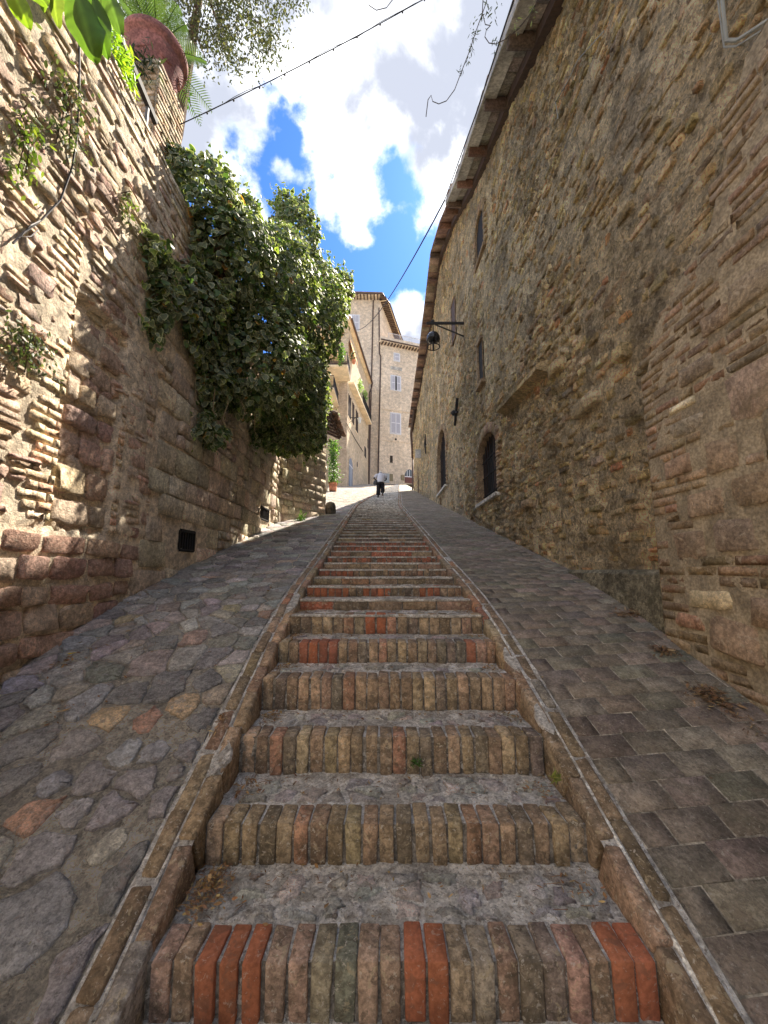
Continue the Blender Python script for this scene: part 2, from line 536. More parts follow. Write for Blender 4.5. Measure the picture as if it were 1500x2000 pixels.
M_MORTAR_L = masonry('wall_mortar_cream', (0.58, 0.49, 0.37), mottles=((2.5, 0.16), (14, 0.22), (70, 0.16)), bump=((22, 0.7), (110, 0.7)), bump_dist=0.012,
                     stain=((3.0, 0.60, 0.1, (0.30, 0.25, 0.19), 0.5), (26, 0.62, 0.05, (0.24, 0.19, 0.14), 0.7), (40, 0.64, 0.04, (0.66, 0.58, 0.46), 0.6)))
M_STONE_L = masonry('wall_stone_assisi', (1.16, 1.12, 1.09), mottles=((5, 0.16), (26, 0.22), (110, 0.14)), bump=((14, 0.7), (50, 0.7), (150, 0.5)), bump_dist=0.013,
                    stain=((13, 0.61, 0.06, (0.25, 0.19, 0.15), 0.45), (34, 0.64, 0.05, (0.52, 0.45, 0.36), 0.5), (55, 0.66, 0.04, (0.16, 0.12, 0.09), 0.7)))
M_MORTAR_R = masonry('wall_mortar_ochre', (0.66, 0.53, 0.33), mottles=((0.9, 0.22), (7, 0.22), (30, 0.24), (110, 0.12)), bump=((9, 0.9), (34, 1.0), (120, 0.8)), bump_dist=0.035,
                     patch=((0.45, 0.53, 0.16, (0.46, 0.40, 0.30), 0.6), (0.8, 0.60, 0.1, (0.30, 0.24, 0.16), 0.5)),
                     stain=((4.2, 0.60, 0.06, (0.21, 0.165, 0.105), 0.6), (11, 0.60, 0.05, (0.17, 0.13, 0.085), 0.65), (15, 0.62, 0.04, (0.68, 0.58, 0.42), 0.7), (2.2, 0.70, 0.04, (0.46, 0.27, 0.15), 0.55), (40, 0.64, 0.04, (0.12, 0.09, 0.06), 0.7)))
M_STONE_R = masonry('wall_rubble_ochre', (1.74, 1.65, 1.38), mottles=((0.9, 0.18), (7, 0.2), (30, 0.22), (110, 0.12)), bump=((12, 0.9), (44, 1.0), (120, 0.7)), bump_dist=0.03,
                    patch=((0.45, 0.55, 0.16, (0.42, 0.36, 0.27), 0.4), (0.8, 0.62, 0.1, (0.30, 0.24, 0.16), 0.35)),
                    stain=((6, 0.61, 0.06, (0.20, 0.155, 0.10), 0.55), (18, 0.63, 0.04, (0.68, 0.58, 0.43), 0.6), (40, 0.65, 0.04, (0.12, 0.09, 0.06), 0.7)))
M_PIER = masonry('pier_brick', (0.98, 0.96, 0.86), mottles=((1.2, 0.16), (8, 0.18), (40, 0.2), (120, 0.10)), bump=((20, 0.6), (70, 0.7)), bump_dist=0.010,
                 stain=((5, 0.61, 0.07, (0.25, 0.20, 0.14), 0.5), (22, 0.63, 0.05, (0.55, 0.46, 0.34), 0.5), (45, 0.66, 0.04, (0.14, 0.11, 0.08), 0.6), (1.6, 0.6, 0.15, (0.26, 0.23, 0.14), 0.4)))
M_BRICK = masonry('old_brick', (1.27, 1.27, 1.26), mottles=((7, 0.2), (34, 0.26), (120, 0.14)), bump=((40, 0.6), (140, 0.6)), bump_dist=0.008,
                  stain=((9, 0.56, 0.07, (0.125, 0.10, 0.07), 0.6), (30, 0.61, 0.05, (0.085, 0.07, 0.05), 0.65), (24, 0.64, 0.05, (0.50, 0.42, 0.28), 0.5), (60, 0.66, 0.04, (0.55, 0.51, 0.44), 0.6)))
M_BRICK_NEW = masonry('red_brick', (1, 1, 1), mottles=((12, 0.12), (60, 0.14)), bump=((60, 0.4), (180, 0.4)), bump_dist=0.004, stain=((18, 0.58, 0.06, (0.17, 0.095, 0.065), 0.6), (50, 0.65, 0.04, (0.42, 0.32, 0.26), 0.5)))
M_RISER_JOINT = masonry('riser_joint', (0.15, 0.135, 0.115), mottles=((20, 0.3), (80, 0.2)), bump=((60, 0.6),), bump_dist=0.006, stain=((26, 0.60, 0.05, (0.46, 0.44, 0.40), 0.7),), use_obj=False)
M_STEP_MORTAR = masonry('step_cement', (0.58, 0.565, 0.535), mottles=((3, 0.16), (18, 0.22), (80, 0.2)), bump=((24, 0.7), (90, 0.9), (200, 0.6)), bump_dist=0.014,
                        stain=((7, 0.55, 0.06, (0.21, 0.185, 0.15), 0.6), (40, 0.65, 0.03, (0.72, 0.69, 0.63), 0.65), (24, 0.63, 0.04, (0.27, 0.20, 0.12), 0.6), (60, 0.62, 0.03, (0.12, 0.105, 0.085), 0.7)))
M_RAMP_STONE = masonry('ramp_stone', (2.15, 2.18, 2.12), mottles=((8, 0.16), (36, 0.22), (130, 0.18)), bump=((20, 0.6), (80, 0.7), (200, 0.6)), bump_dist=0.012,
                       stain=((22, 0.61, 0.06, (0.46, 0.45, 0.45), 0.5), (12, 0.63, 0.06, (0.34, 0.27, 0.24), 0.5), (50, 0.64, 0.04, (0.10, 0.09, 0.085), 0.6), (90, 0.66, 0.04, (0.60, 0.58, 0.56), 0.5)))
M_RAMP_MORTAR = masonry('ramp_mortar', (0.68, 0.635, 0.55), mottles=((4, 0.16), (30, 0.22), (110, 0.16)), bump=((30, 0.8), (120, 0.9)), bump_dist=0.014,
                        stain=((7, 0.61, 0.08, (0.30, 0.265, 0.21), 0.5), (45, 0.64, 0.04, (0.20, 0.17, 0.13), 0.7)))
M_PAVER = masonry('ramp_paver', (2.2, 2.22, 2.15), mottles=((2.0, 0.16), (14, 0.18), (80, 0.18)), bump=((30, 0.5), (120, 0.6)), bump_dist=0.010,
                  stain=((6, 0.61, 0.06, (0.27, 0.225, 0.175), 0.55), (4, 0.56, 0.16, (0.10, 0.105, 0.075), 0.45), (60, 0.67, 0.04, (0.46, 0.43, 0.37), 0.6), (34, 0.62, 0.04, (0.10, 0.085, 0.07), 0.55)), rough=0.82)
M_PAVER_JOINT = masonry('paver_joint', (0.36, 0.33, 0.27), mottles=((8, 0.35), (60, 0.3)), bump=((60, 0.7), (200, 0.7)), bump_dist=0.008, stain=((5, 0.5, 0.15, (0.16, 0.14, 0.11), 0.6),))
M_WHITE_MORTAR = masonry('white_mortar', (0.55, 0.53, 0.48), mottles=((20, 0.3), (100, 0.25)), bump=((60, 0.6),), bump_dist=0.008, stain=((12, 0.5, 0.12, (0.25, 0.21, 0.16), 0.8),))
M_IRON = simple('black_iron', (0.025, 0.023, 0.023), 0.8, 0.0, 0.3, 30)
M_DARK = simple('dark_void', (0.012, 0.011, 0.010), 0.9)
M_WOOD = simple('dark_wood', (0.075, 0.045, 0.032), 0.75, 0, 0.35, 14, 0.3)
M_PLANK = masonry('grey_soffit_tile', (1, 1, 1), mottles=((3, 0.25), (30, 0.25)), bump=((40, 0.4),), bump_dist=0.008, stain=((5, 0.58, 0.15, (0.16, 0.14, 0.12), 0.6),))
M_TILE = masonry('roof_tile', (1, 1, 1), mottles=((5, 0.3), (30, 0.3)), bump=((30, 0.5),), bump_dist=0.01, stain=((8, 0.58, 0.12, (0.20, 0.18, 0.15), 0.6),))
M_FASCIA = masonry('grey_fascia', (0.36, 0.345, 0.32), mottles=((2, 0.25), (20, 0.2)), bump=((30, 0.3),), bump_dist=0.006)
M_GUTTER = simple('brown_gutter', (0.085, 0.055, 0.045), 0.5, 0.3, 0.2, 8)
M_COPPER = simple('copper_pipe', (0.15, 0.095, 0.065), 0.55, 0.4, 0.25, 8)
M_CABLE = simple('cable', (0.035, 0.032, 0.035), 0.7)
M_CABLE_GREY = simple('grey_conduit', (0.30, 0.31, 0.28), 0.7, 0, 0.25, 9)
M_WHITE = simple('white_paint', (0.72, 0.73, 0.78), 0.55, 0, 0.06, 6)
M_SHUTTER = simple('pale_shutter', (0.46, 0.47, 0.55), 0.6, 0, 0.08, 10)
M_GLASS = simple('window_glass', (0.06, 0.075, 0.09), 0.08, 0, 0.2, 2)
M_TERRA = masonry('terracotta', (0.42, 0.17, 0.095), mottles=((6, 0.2), (40, 0.2)), bump=((40, 0.3),), bump_dist=0.006, stain=((9, 0.58, 0.15, (0.24, 0.17, 0.13), 0.6),))
M_TERRA_DARK = masonry('terracotta_weathered', (0.21, 0.095, 0.085), mottles=((6, 0.25), (40, 0.25)), bump=((30, 0.4),), bump_dist=0.006, stain=((8, 0.58, 0.15, (0.14, 0.10, 0.09), 0.6),))
M_PLASTER = masonry('cream_plaster', (0.62, 0.51, 0.36), mottles=((1.2, 0.12), (20, 0.12)), bump=((20, 0.3),), bump_dist=0.008, stain=((1.5, 0.6, 0.2, (0.45, 0.36, 0.25), 0.4),))
M_LEAF_IVY = leafy('ivy_leaf', 0.55, 0.32)
M_LEAF_BRIGHT = leafy('bright_leaf', 0.45, 0.50)
M_LEAF_DULL = leafy('dull_leaf', 0.55, 0.30)
M_BARK = masonry('bark', (0.17, 0.11, 0.07), mottles=((8, 0.3), (50, 0.3)), bump=((20, 0.8), (80, 0.6)))
M_DRY = simple('dry_leaf', (1, 1, 1), 0.8, 0, 0.25, 60)

# ================================================================== THE STREET: profile of the climb
NOSE = [(0.20, -1.66), (0.59, -1.50), (0.985, -1.345), (1.38, -1.187), (1.778, -1.037), (2.173, -0.858), (2.546, -0.668), (2.924, -0.525), (3.276, -0.374), (3.639, -0.277),
        (4.02, -0.178), (4.44, -0.097), (4.83, -0.012), (5.24, 0.072), (5.62, 0.163), (6.03, 0.262), (6.39, 0.360)]
while NOSE[-1][0] < 41.6:
    y, z = NOSE[-1]
    st = 0.398
    NOSE.append((y + st, z + st * (0.2375 if y < 15 else 0.2457)))
_ny = np.array([n[0] for n in NOSE]); _nz = np.array([n[1] for n in NOSE])
Y_TOP, Z_TOP = NOSE[-1]
def prof(Y):
    Y = np.asarray(Y, float)
    z = np.interp(Y, _ny, _nz)
    z = np.where(Y < _ny[0], _nz[0] + (Y - _ny[0]) * 0.2, z)
    z = np.where(Y > Y_TOP, Z_TOP + (Y - Y_TOP) * 0.03, z)
    return z
_prof_s_y = np.arange(-30, 80, 0.25)
_prof_s = np.convolve(np.pad(prof(_prof_s_y), 4, mode='edge'), np.ones(9) / 9, 'valid')
def sprof(Y):
    return np.interp(np.asarray(Y, float), _prof_s_y, _prof_s)
def slope(Y):
    return math.atan2(float(sprof(Y + 0.15) - sprof(Y - 0.15)), 0.3)
def edge_l(Y):
    return np.where(np.asarray(Y, float) < 15.1, -0.717 - 0.0214 * (np.asarray(Y, float) - 1.38), np.interp(Y, [15.1, 30, 42], [-1.01, 0.0, 1.35]))
def edge_r(Y):
    return np.where(np.asarray(Y, float) < 15.1, 0.834 - 0.0214 * (np.asarray(Y, float) - 1.38), np.interp(Y, [15.1, 30, 42], [0.54, 1.13, 1.62]))
KERB = 0.165
def wall_l(Y):
    Y = np.asarray(Y, float)
    return np.interp(Y, [-8, 2, 9.55, 11.3, 11.32, 40, 60], [-2.05, -2.31, -2.60, -1.70, -3.6, -5.0, -6])
def wall_r(Y):
    return 2.25 - 0.004 * (np.asarray(Y, float) - 3)

def strip(name, ys, xa, xb, nx, zf, mat, parent=None, noise=None, wrap=None):
    """sheet between two edges along the street"""
    ys = np.asarray(ys); n = len(ys)
    U = np.linspace(0, 1, nx)
    X = xa(ys)[:, None] * (1 - U) + xb(ys)[:, None] * U
    Y = np.repeat(ys[:, None], nx, 1)
    Z = zf(X, Y)
    if noise is not None: Z = Z + noise(X, Y)
    V = np.stack([X, Y, Z], -1).reshape(-1, 3)
    i = np.arange(n * nx).reshape(n, nx)
    q = np.stack([i[:-1, :-1], i[:-1, 1:], i[1:, 1:], i[1:, :-1]], -1).reshape(-1, 4)
    me = raw_mesh(name, V, quads=q, smooth=True)
    return link(name, me, mat, parent)
def gspace(a, b, d0, d1):
    """positions from a to b whose step grows from d0 to d1"""
    out = [a]
    while out[-1] < b:
        t = (out[-1] - a) / (b - a)
        out.append(out[-1] + d0 + (d1 - d0) * t)
    out[-1] = b
    return np.array(out)

# ground under everything, out to the horizon
gy = np.concatenate([np.linspace(-900, -40, 10), np.arange(-30, 60, 2.0), np.linspace(70, 1200, 14)])
gx = np.concatenate([np.linspace(-900, -40, 8), np.arange(-30, 31, 3.0), np.linspace(40, 900, 8)])
GX, GY = np.meshgrid(gx, gy)
GZ = np.clip(sprof(np.clip(GY, -30, 60)), -4, 9.9) - 0.45
V = np.stack([GX, GY, GZ], -1).reshape(-1, 3)
i = np.arange(GX.size).reshape(GX.shape)
q = np.stack([i[:-1, :-1], i[:-1, 1:], i[1:, 1:], i[1:, :-1]], -1).reshape(-1, 4)
M_GROUND = masonry('ground_earth', (0.20, 0.175, 0.13), mottles=((0.3, 0.3), (4, 0.3)), bump=((6, 0.6),), use_obj=False)
tag(link('ground', raw_mesh('ground', V, quads=q, smooth=True), M_GROUND), kind='structure')

# ------------------------------------------------------------------ stairs
stairs = bpy.data.objects.new('stairs', None); col.objects.link(stairs); stairs['kind'] = 'structure'
OLD = [(4, (0.215, 0.155, 0.108)), (3, (0.185, 0.138, 0.095)), (3, (0.255, 0.195, 0.13)), (2, (0.15, 0.12, 0.092)), (1.6, (0.235, 0.14, 0.095)), (1, (0.125, 0.105, 0.085))]
OLD_PINK = [(3, (0.27, 0.19, 0.142)), (3, (0.24, 0.18, 0.135)), (2, (0.29, 0.195, 0.145)), (1.5, (0.20, 0.165, 0.13))]
RED = [(3, (0.29, 0.108, 0.058)), (2, (0.25, 0.105, 0.068))]
DARKRED = [(3, (0.27, 0.105, 0.065)), (2, (0.22, 0.10, 0.065)), (1, (0.17, 0.11, 0.08))]
VB_OLD = []
UNIT = (0.060, 0.135, 0.150)
for sd in range(10):
    VB_OLD.append(bevel_box(UNIT[0], UNIT[1], UNIT[2], 0.0042, 0.0035, 100 + sd))
VB_FLAT = [bevel_box(0.30, 0.14, 0.075, 0.006, 0.004, 200 + sd) for sd in range(5)]
VAR = VB_OLD + VB_FLAT
P_old = Pieces(VAR, 'brick'); P_new = Pieces(VAR, 'brick')
# what each of the near flights is faced with: soldier bricks on end or long bricks laid flat; index ranges of renewed red bricks
RED_AT = {0: [(2, 4), (11, 12), (20, 21)], 4: [(2, 5), (19, 19)], 5: [(7, 8)], 7: [(0, 5), (8, 11), (16, 18)], 9: [(0, 5)]}
FLAT = {6, 8, 10, 12, 15, 17, 20, 22, 25, 28}
first = 3                                        # NOSE index of the lowest flight in view
for k, (y, z) in enumerate(NOSE):
    s = k - first
    zb = NOSE[k - 1][1] if k else z - 0.15
    h = max(z - zb, 0.08)
    xl, xr = float(edge_l(y)), float(edge_r(y))
    W = xr - xl
    far = y > 9
    if s in FLAT or (far and k % 2 == 0):
        n = max(1, round(W / 0.305))
        p = W / n
        for i_ in range(n):
            x = xl + (i_ + 0.5) * p
            kk = 10 + rng.integers(5)
            c = pick(DARKRED) if (s == 6 and i_ == 0) or (s == 12 and i_ in (2, 3)) else pick(OLD)
            M = mat4(rot2(rng.normal(0, 0.012)), (x, y + 0.07 + rng.normal(0, 0.003), z - h / 2 + rng.normal(0, 0.002)), ((p - 0.010) / 0.30, 1, h / 0.075))
            P_old.add(kk, M, c)
    else:
        n = max(1, round(W / (0.0715 if s != 5 else 0.085)))
        p = W / n
        for i_ in range(n):
            x = xl + (i_ + 0.5) * p
            kk = rng.integers(10)
            red = any(a <= i_ <= b for a, b in RED_AT.get(s, []))
            M = mat4(rot2(rng.normal(0, 0.02)), (x + rng.normal(0, 0.002), y + 0.0675 + rng.normal(0, 0.004), z - h / 2 + rng.normal(0, 0.0025)),
                     ((p - 0.0105 + rng.normal(0, 0.002)) / UNIT[0], 1, (h + 0.006) / UNIT[2]))
            if red: P_new.add(kk, M, pick(RED, 0.06))
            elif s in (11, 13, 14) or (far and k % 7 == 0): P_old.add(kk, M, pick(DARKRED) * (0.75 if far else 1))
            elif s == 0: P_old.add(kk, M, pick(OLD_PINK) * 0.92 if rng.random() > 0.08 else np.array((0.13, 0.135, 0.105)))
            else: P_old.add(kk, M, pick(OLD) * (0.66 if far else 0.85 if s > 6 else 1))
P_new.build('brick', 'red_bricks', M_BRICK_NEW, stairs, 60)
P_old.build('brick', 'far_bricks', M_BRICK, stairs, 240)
# treads: uneven cement in one sheet, recessed behind the brick noses
V, Q = [], []; b = 0; V2, Q2 = [], []; b2 = 0
for k in range(len(NOSE) - 1):
    y0, z0 = NOSE[k]; y1, z1 = NOSE[k + 1]
    near = y0 < 6
    nx, ny = (70, 20) if y0 < 3.3 else ((30, 8) if y0 < 8 else (5, 3))
    xs = np.linspace(float(edge_l(y0)) - 0.02, float(edge_r(y0)) + 0.02, nx)
    yy = np.linspace(y0 + 0.012, y1 + 0.10, ny)
    Xg, Yg = np.meshgrid(xs, yy)
    Zg = np.full_like(Xg, z0 - 0.010)
    if y0 < 8:
        Zg += fbm(Xg * 6, Yg * 6 + k * 3.3, 3) * 0.013 + fbm(Xg * 30, Yg * 30, 9) * 0.007
        Zg += np.clip((Yg - (y1 - 0.06)) / 0.06, 0, 1) * 0.012
        Zg = np.where(Yg < y0 + 0.135, np.minimum(Zg, z0 - 0.006 - 0.004 * vnoise(Xg * 40, Yg * 20, 4)), Zg)
    V.append(np.stack([Xg, Yg, Zg], -1).reshape(-1, 3))
    i = b + np.arange(Xg.size).reshape(Xg.shape)
    Q.append(np.stack([i[:-1, :-1], i[:-1, 1:], i[1:, 1:], i[1:, :-1]], -1).reshape(-1, 4)); b += Xg.size
    if k >= first + 5:                              # a worn cement lip over the brick noses
        xs_ = np.linspace(float(edge_l(y0)) + .01, float(edge_r(y0)) - .01, 26 if y0 < 12 else 10)
        hh = 0.013 + 0.010 * vnoise(xs_ * 6, xs_ * 0 + k * 3.7, 77) + (0.008 if y0 > 9 else 0)
        rows_ = [(y0 + 0.05, z0 + 0.004 + 0 * hh), (y0 - 0.006, z0 + 0.003 + 0 * hh), (y0 - 0.010, z0 - hh * .5), (y0 - 0.004, z0 - hh)]
        V.append(np.stack([np.stack([xs_, np.full_like(xs_, yy_), zz_ + 0 * xs_], -1) for yy_, zz_ in rows_]).reshape(-1, 3))
        i = b + np.arange(4 * len(xs_)).reshape(4, -1)
        Q.append(np.stack([i[:-1, :-1], i[:-1, 1:], i[1:, 1:], i[1:, :-1]], -1).reshape(-1, 4)); b += 4 * len(xs_)
    # cement behind the brick faces
    nx2 = 4 if y0 > 4 else 160
    xs = np.linspace(float(edge_l(y1)) - 0.01, float(edge_r(y1)) + 0.01, nx2)
    Xg, Zg = np.meshgrid(xs, np.linspace(z0 - 0.02, z1 - 0.006, 2 if y0 > 4 else 14))
    V2.append(np.stack([Xg, y1 + 0.008 + (0.007 * vnoise(Xg * 60, Zg * 40, 6)), Zg], -1).reshape(-1, 3))
    i = b2 + np.arange(Xg.size).reshape(Xg.shape)
    Q2.append(np.stack([i[:-1, :-1], i[:-1, 1:], i[1:, 1:], i[1:, :-1]], -1).reshape(-1, 4)); b2 += Xg.size
link('tread_cement', raw_mesh('tread_cement', np.concatenate(V), quads=np.concatenate(Q), smooth=True), M_STEP_MORTAR, stairs)
link('riser_joints', raw_mesh('riser_joints', np.concatenate(V2), quads=np.concatenate(Q2), smooth=True), M_RISER_JOINT, stairs)

# ------------------------------------------------------------------ irregular flat stones by cells around jittered points
def clip_half(poly, m, n):
    out_ = []
    L_ = len(poly)
    for i in range(L_):
        a, b_ = poly[i], poly[(i + 1) % L_]
        da, db = np.dot(a - m, n), np.dot(b_ - m, n)
        if da <= 0: out_.append(a)
        if da * db < 0: out_.append(a + (b_ - a) * da / (da - db))
    return out_
def cells(pts, bound, near=18):
    pts = np.asarray(pts); res = []
    for i, p in enumerate(pts):
        dd = np.sum((pts - p) ** 2, 1)
        poly = [np.array(q, float) for q in bound(p)]
        for j in np.argsort(dd)[1:near]:
            poly = clip_half(poly, (p + pts[j]) / 2, pts[j] - p)
            if len(poly) < 3: break
        res.append(poly)
    return res
def flat_stone(poly, gap, thick, r, rough=0.004):
    """rounded, slightly domed slab over a cell outline; returns V,T in local coordinates about the centre"""
    P = np.array(poly); c = P.mean(0)
    Q = []
    n = len(P)
    for i in range(n):                             # cut the corners, wobble the sides
        a, b_, d = P[i - 1], P[i], P[(i + 1) % n]
        Q.append(b_ + (a - b_) * r.uniform(0.04, 0.18)); Q.append(b_ + (d - b_) * r.uniform(0.04, 0.18)); Q.append((b_ + d) / 2 + r.uniform(-0.012, 0.012, 2))
    Q = np.array(Q) - c
    dist = np.linalg.norm(Q, axis=1)
    k = np.clip((dist - gap * r.uniform(0.5, 1.7, len(Q))) / np.maximum(dist, 1e-4), 0.2, 1)
    Q = Q * k[:, None]
    m = len(Q); V = []; T = []
    for q in Q: V.append((q[0], q[1], -thick))
    for q in Q: V.append((q[0], q[1], r.uniform(-rough, rough) - 0.006))
    for q in Q: V.append((q[0] * 0.90, q[1] * 0.90, r.uniform(-rough, rough) * 0.7))
    V.append((0, 0, r.uniform(0, rough * 1.5)))
    for g in range(2):
        for i in range(m):
            j = (i + 1) % m
            a, b_, d, e = g * m + i, g * m + j, (g + 1) * m + j, (g + 1) * m + i
            T += [(a, b_, d), (a, d, e)]
    for i in range(m): T.append((2 * m + i, 2 * m + (i + 1) % m, 3 * m))
    return c, np.array(V), np.array(T)
class Slabs:
    def __init__(s): s.items = []
    def add(s, V, T, M, c, area): s.items.append((V, T, M, c, area))
    def build(s, name, rest, mat, parent, limit):
        P = np.array([it[2][:3, 3] for it in s.items]); px, py, d = project(P)
        vis = (d > 0.3) & (px > -60) & (px < 1560) & (py < 2080)
        sc_ = np.where(vis, np.array([it[4] for it in s.items]) / np.maximum(d, 0.3) ** 2, 0)
        o_ = np.argsort(-sc_); top = [i for i in o_[:limit] if sc_[i] > 0]
        for i in top:
            V, T, M, c, a = s.items[i]
            me = raw_mesh(name, V, tris=T); me.materials.append(mat)
            ob = link(name, me, None, parent, M); ob.color = (*c, 1)
        left = [i for i in range(len(s.items)) if i not in set(top)]
        if left:
            VV, TT, CC = [], [], []; b = 0
            for i in left:
                V, T, M, c, a = s.items[i]
                VV.append(V @ M[:3, :3].T + M[:3, 3]); TT.append(T + b); CC.append(np.repeat(np.array(c)[None], len(V), 0)); b += len(V)
            ob = link(rest, raw_mesh(rest, np.concatenate(VV), tris=np.concatenate(TT), colr=np.concatenate(CC)), mat, parent); ob['kind'] = 'stuff'

STONE_GREY = [(4, (0.152, 0.144, 0.148)), (4, (0.175, 0.163, 0.161)), (2, (0.128, 0.124, 0.122)), (3, (0.190, 0.182, 0.181)), (2, (0.190, 0.163, 0.150)), (0.4, (0.21, 0.175, 0.13)), (0.8, (0.225, 0.217, 0.21)), (0.2, (0.21, 0.145, 0.115))]
TREADC = [(3, (0.23, 0.22, 0.218)), (3, (0.20, 0.19, 0.187)), (2, (0.27, 0.255, 0.24)), (0.7, (0.235, 0.20, 0.19))]
# stones set in the treads
S = Slabs()
for s_, cnt in ((0, 40), (1, 34), (2, 30), (3, 26), (4, 18), (5, 14)):
    k = first + s_
    y0, z0 = NOSE[k]; y1 = NOSE[k + 1][0]
    xl, xr = float(edge_l(y0)) + 0.02, float(edge_r(y0)) - 0.02
    pts = []
    ya, yb = y0 + 0.155, y1 - 0.03
    while len(pts) < cnt:
        p = np.array([rng.uniform(xl, xr), rng.uniform(ya, yb)])
        if all(np.hypot(*(p - q)) > 0.075 for q in pts) or rng.random() < 0.02: pts.append(p)
    for p, poly in zip(pts, cells(pts, lambda p: [(max(xl, p[0] - .15), ya), (min(xr, p[0] + .15), ya), (min(xr, p[0] + .15), yb), (max(xl, p[0] - .15), yb)])):
        if len(poly) < 3 or rng.random() < 0.34: continue
        c, V, T = flat_stone(poly, 0.017, 0.03, rng, 0.003)
        ar = np.ptp(np.array(poly)[:, 0]) * np.ptp(np.array(poly)[:, 1])
        S.add(V, T, mat4(np.eye(3), (c[0], c[1], z0 + 0.001 + rng.normal(0, 0.003))), pick(TREADC, 0.12), ar)
S.build('stone', 'small_stones', M_RAMP_STONE, stairs, 140)

# ------------------------------------------------------------------ kerbs: two rows of bricks on edge beside the stairs, following the slope
def kerb(name, edge, sgn):
    root = bpy.data.objects.new(name, None); col.objects.link(root); root['kind'] = 'structure'
    var = [bevel_box(0.068, 0.285, 0.20, 0.009, 0.005, 300 + q) for q in range(8)]
    P = Pieces(var, 'brick')
    pal = [(4, (0.21, 0.158, 0.108)), (3, (0.235, 0.165, 0.115)), (2, (0.185, 0.145, 0.10)), (0.8, (0.26, 0.14, 0.09)), (1, (0.21, 0.195, 0.17))]
    for row in range(2):
        y = -0.3 + row * 0.13
        while y < 41.5:
            a = slope(y); L = rng.uniform(0.25, 0.31) * (1 if y < 12 else 2.2)
            if row == 1 and sgn > 0 and False: pass
            x = float(edge(y)) + sgn * (0.036 + row * 0.083)
            yaw = math.atan2(-(float(edge(y + 0.2)) - float(edge(y - 0.2))), 0.4)
            ax = (Matrix.Rotation(yaw + rng.normal(0, 0.012), 3, 'Z') @ Matrix.Rotation(a + rng.normal(0, 0.012), 3, 'X'))
            ax = np.array(ax).T
            z = float(sprof(y)) + 0.014 - 0.10 + (0 if row == 0 else -0.004) + rng.normal(0, 0.0035)
            P.add(int(rng.integers(8)), mat4(ax, (x + rng.normal(0, 0.003), y, z), (1, (L - 0.012) / 0.285, 1)), pick(pal, 0.12) * (0.85 if row else 1))
            y += L * math.cos(a)
    P.build('brick', 'far_bricks', M_BRICK, root, 110)
    ys = gspace(-0.4, 41.5, 0.05, 0.6)
    e1 = (lambda Y: edge(Y) + sgn * 0.012); e2 = (lambda Y: edge(Y) + sgn * (KERB + 0.005))
    xa, xb = (e1, e2) if sgn > 0 else (e2, e1)
    strip('kerb_mortar', ys, xa, xb, 9, lambda X, Y: sprof(Y) + 0.006, M_STEP_MORTAR, root, lambda X, Y: fbm(X * 30, Y * 20, 5) * 0.008)
    # the white bead of mortar between the two rows, worn away in places
    V, Q = [], []; b = 0
    yb_ = np.arange(0.6, 14, 0.03)
    w = 0.0055 + 0.005 * fbm(yb_ * 4, yb_ * 0 + sgn, 21) + 0.002
    up = 0.0145 + 0.004 * fbm(yb_ * 9, yb_ * 0, 5)
    xc = edge(yb_) + sgn * 0.0775 + 0.004 * fbm(yb_ * 5, yb_ * 0, 8)
    zz = sprof(yb_) + up
    for off, dz in ((-1.3, -0.02), (-0.7, 0), (0.7, 0), (1.3, -0.02)):
        V.append(np.stack([xc + off * w, yb_, zz + dz], -1))
    n = len(yb_)
    V = np.concatenate(V); i = np.arange(n)
    for g in range(3):
        keep = fbm(yb_[:-1] * 1.7, yb_[:-1] * 0 + sgn * 3, 31) > -0.30
        j = i[:-1][keep]
        Q.append(np.stack([g * n + j, (g + 1) * n + j, (g + 1) * n + j + 1, g * n + j + 1], -1))
    link('mortar_bead', raw_mesh('mortar_bead', V, quads=np.concatenate(Q)), M_WHITE_MORTAR if sgn > 0 else M_STEP_MORTAR, root)
    # cheek of the kerb above the treads
    return root
kl = kerb('kerb', edge_l, -1)
kr = kerb('kerb', edge_r, +1)
# cement patches smeared over the kerbs
mb = MB()
for y, sg, ln in ((2.02, -1, 0.20), (2.26, 1, 0.24), (2.75, 1, 0.3), (3.6, -1, 0.5)):
    e = edge_l if sg < 0 else edge_r
    a = slope(y); n = 14
    x0 = float(e(y)) + sg * 0.045
    ax = np.array(Matrix.Rotation(a, 3, 'X')).T
    ring = [(0.042 * math.cos(t) * (1 + rng.uniform(-.25, .25)), ln / 2 * math.sin(t) * (1 + rng.uniform(-.12, .12))) for t in np.linspace(0, 2 * math.pi, n, endpoint=False)]
    base = np.array((x0, y, float(sprof(y)) + 0.008))
    V = [base + ax[0] * p[0] + ax[1] * p[1] for p in ring] + [base + ax[0] * p[0] * .85 + ax[1] * p[1] * .9 + ax[2] * 0.016 for p in ring] + [base + ax[2] * 0.018]
    mb.add(V, [(i_, (i_ + 1) % n, n + (i_ + 1) % n, n + i_) for i_ in range(n)] + [(n + i_, n + (i_ + 1) % n, 2 * n) for i_ in range(n)])
mb.build('cement_patch', M_STEP_MORTAR, kl)

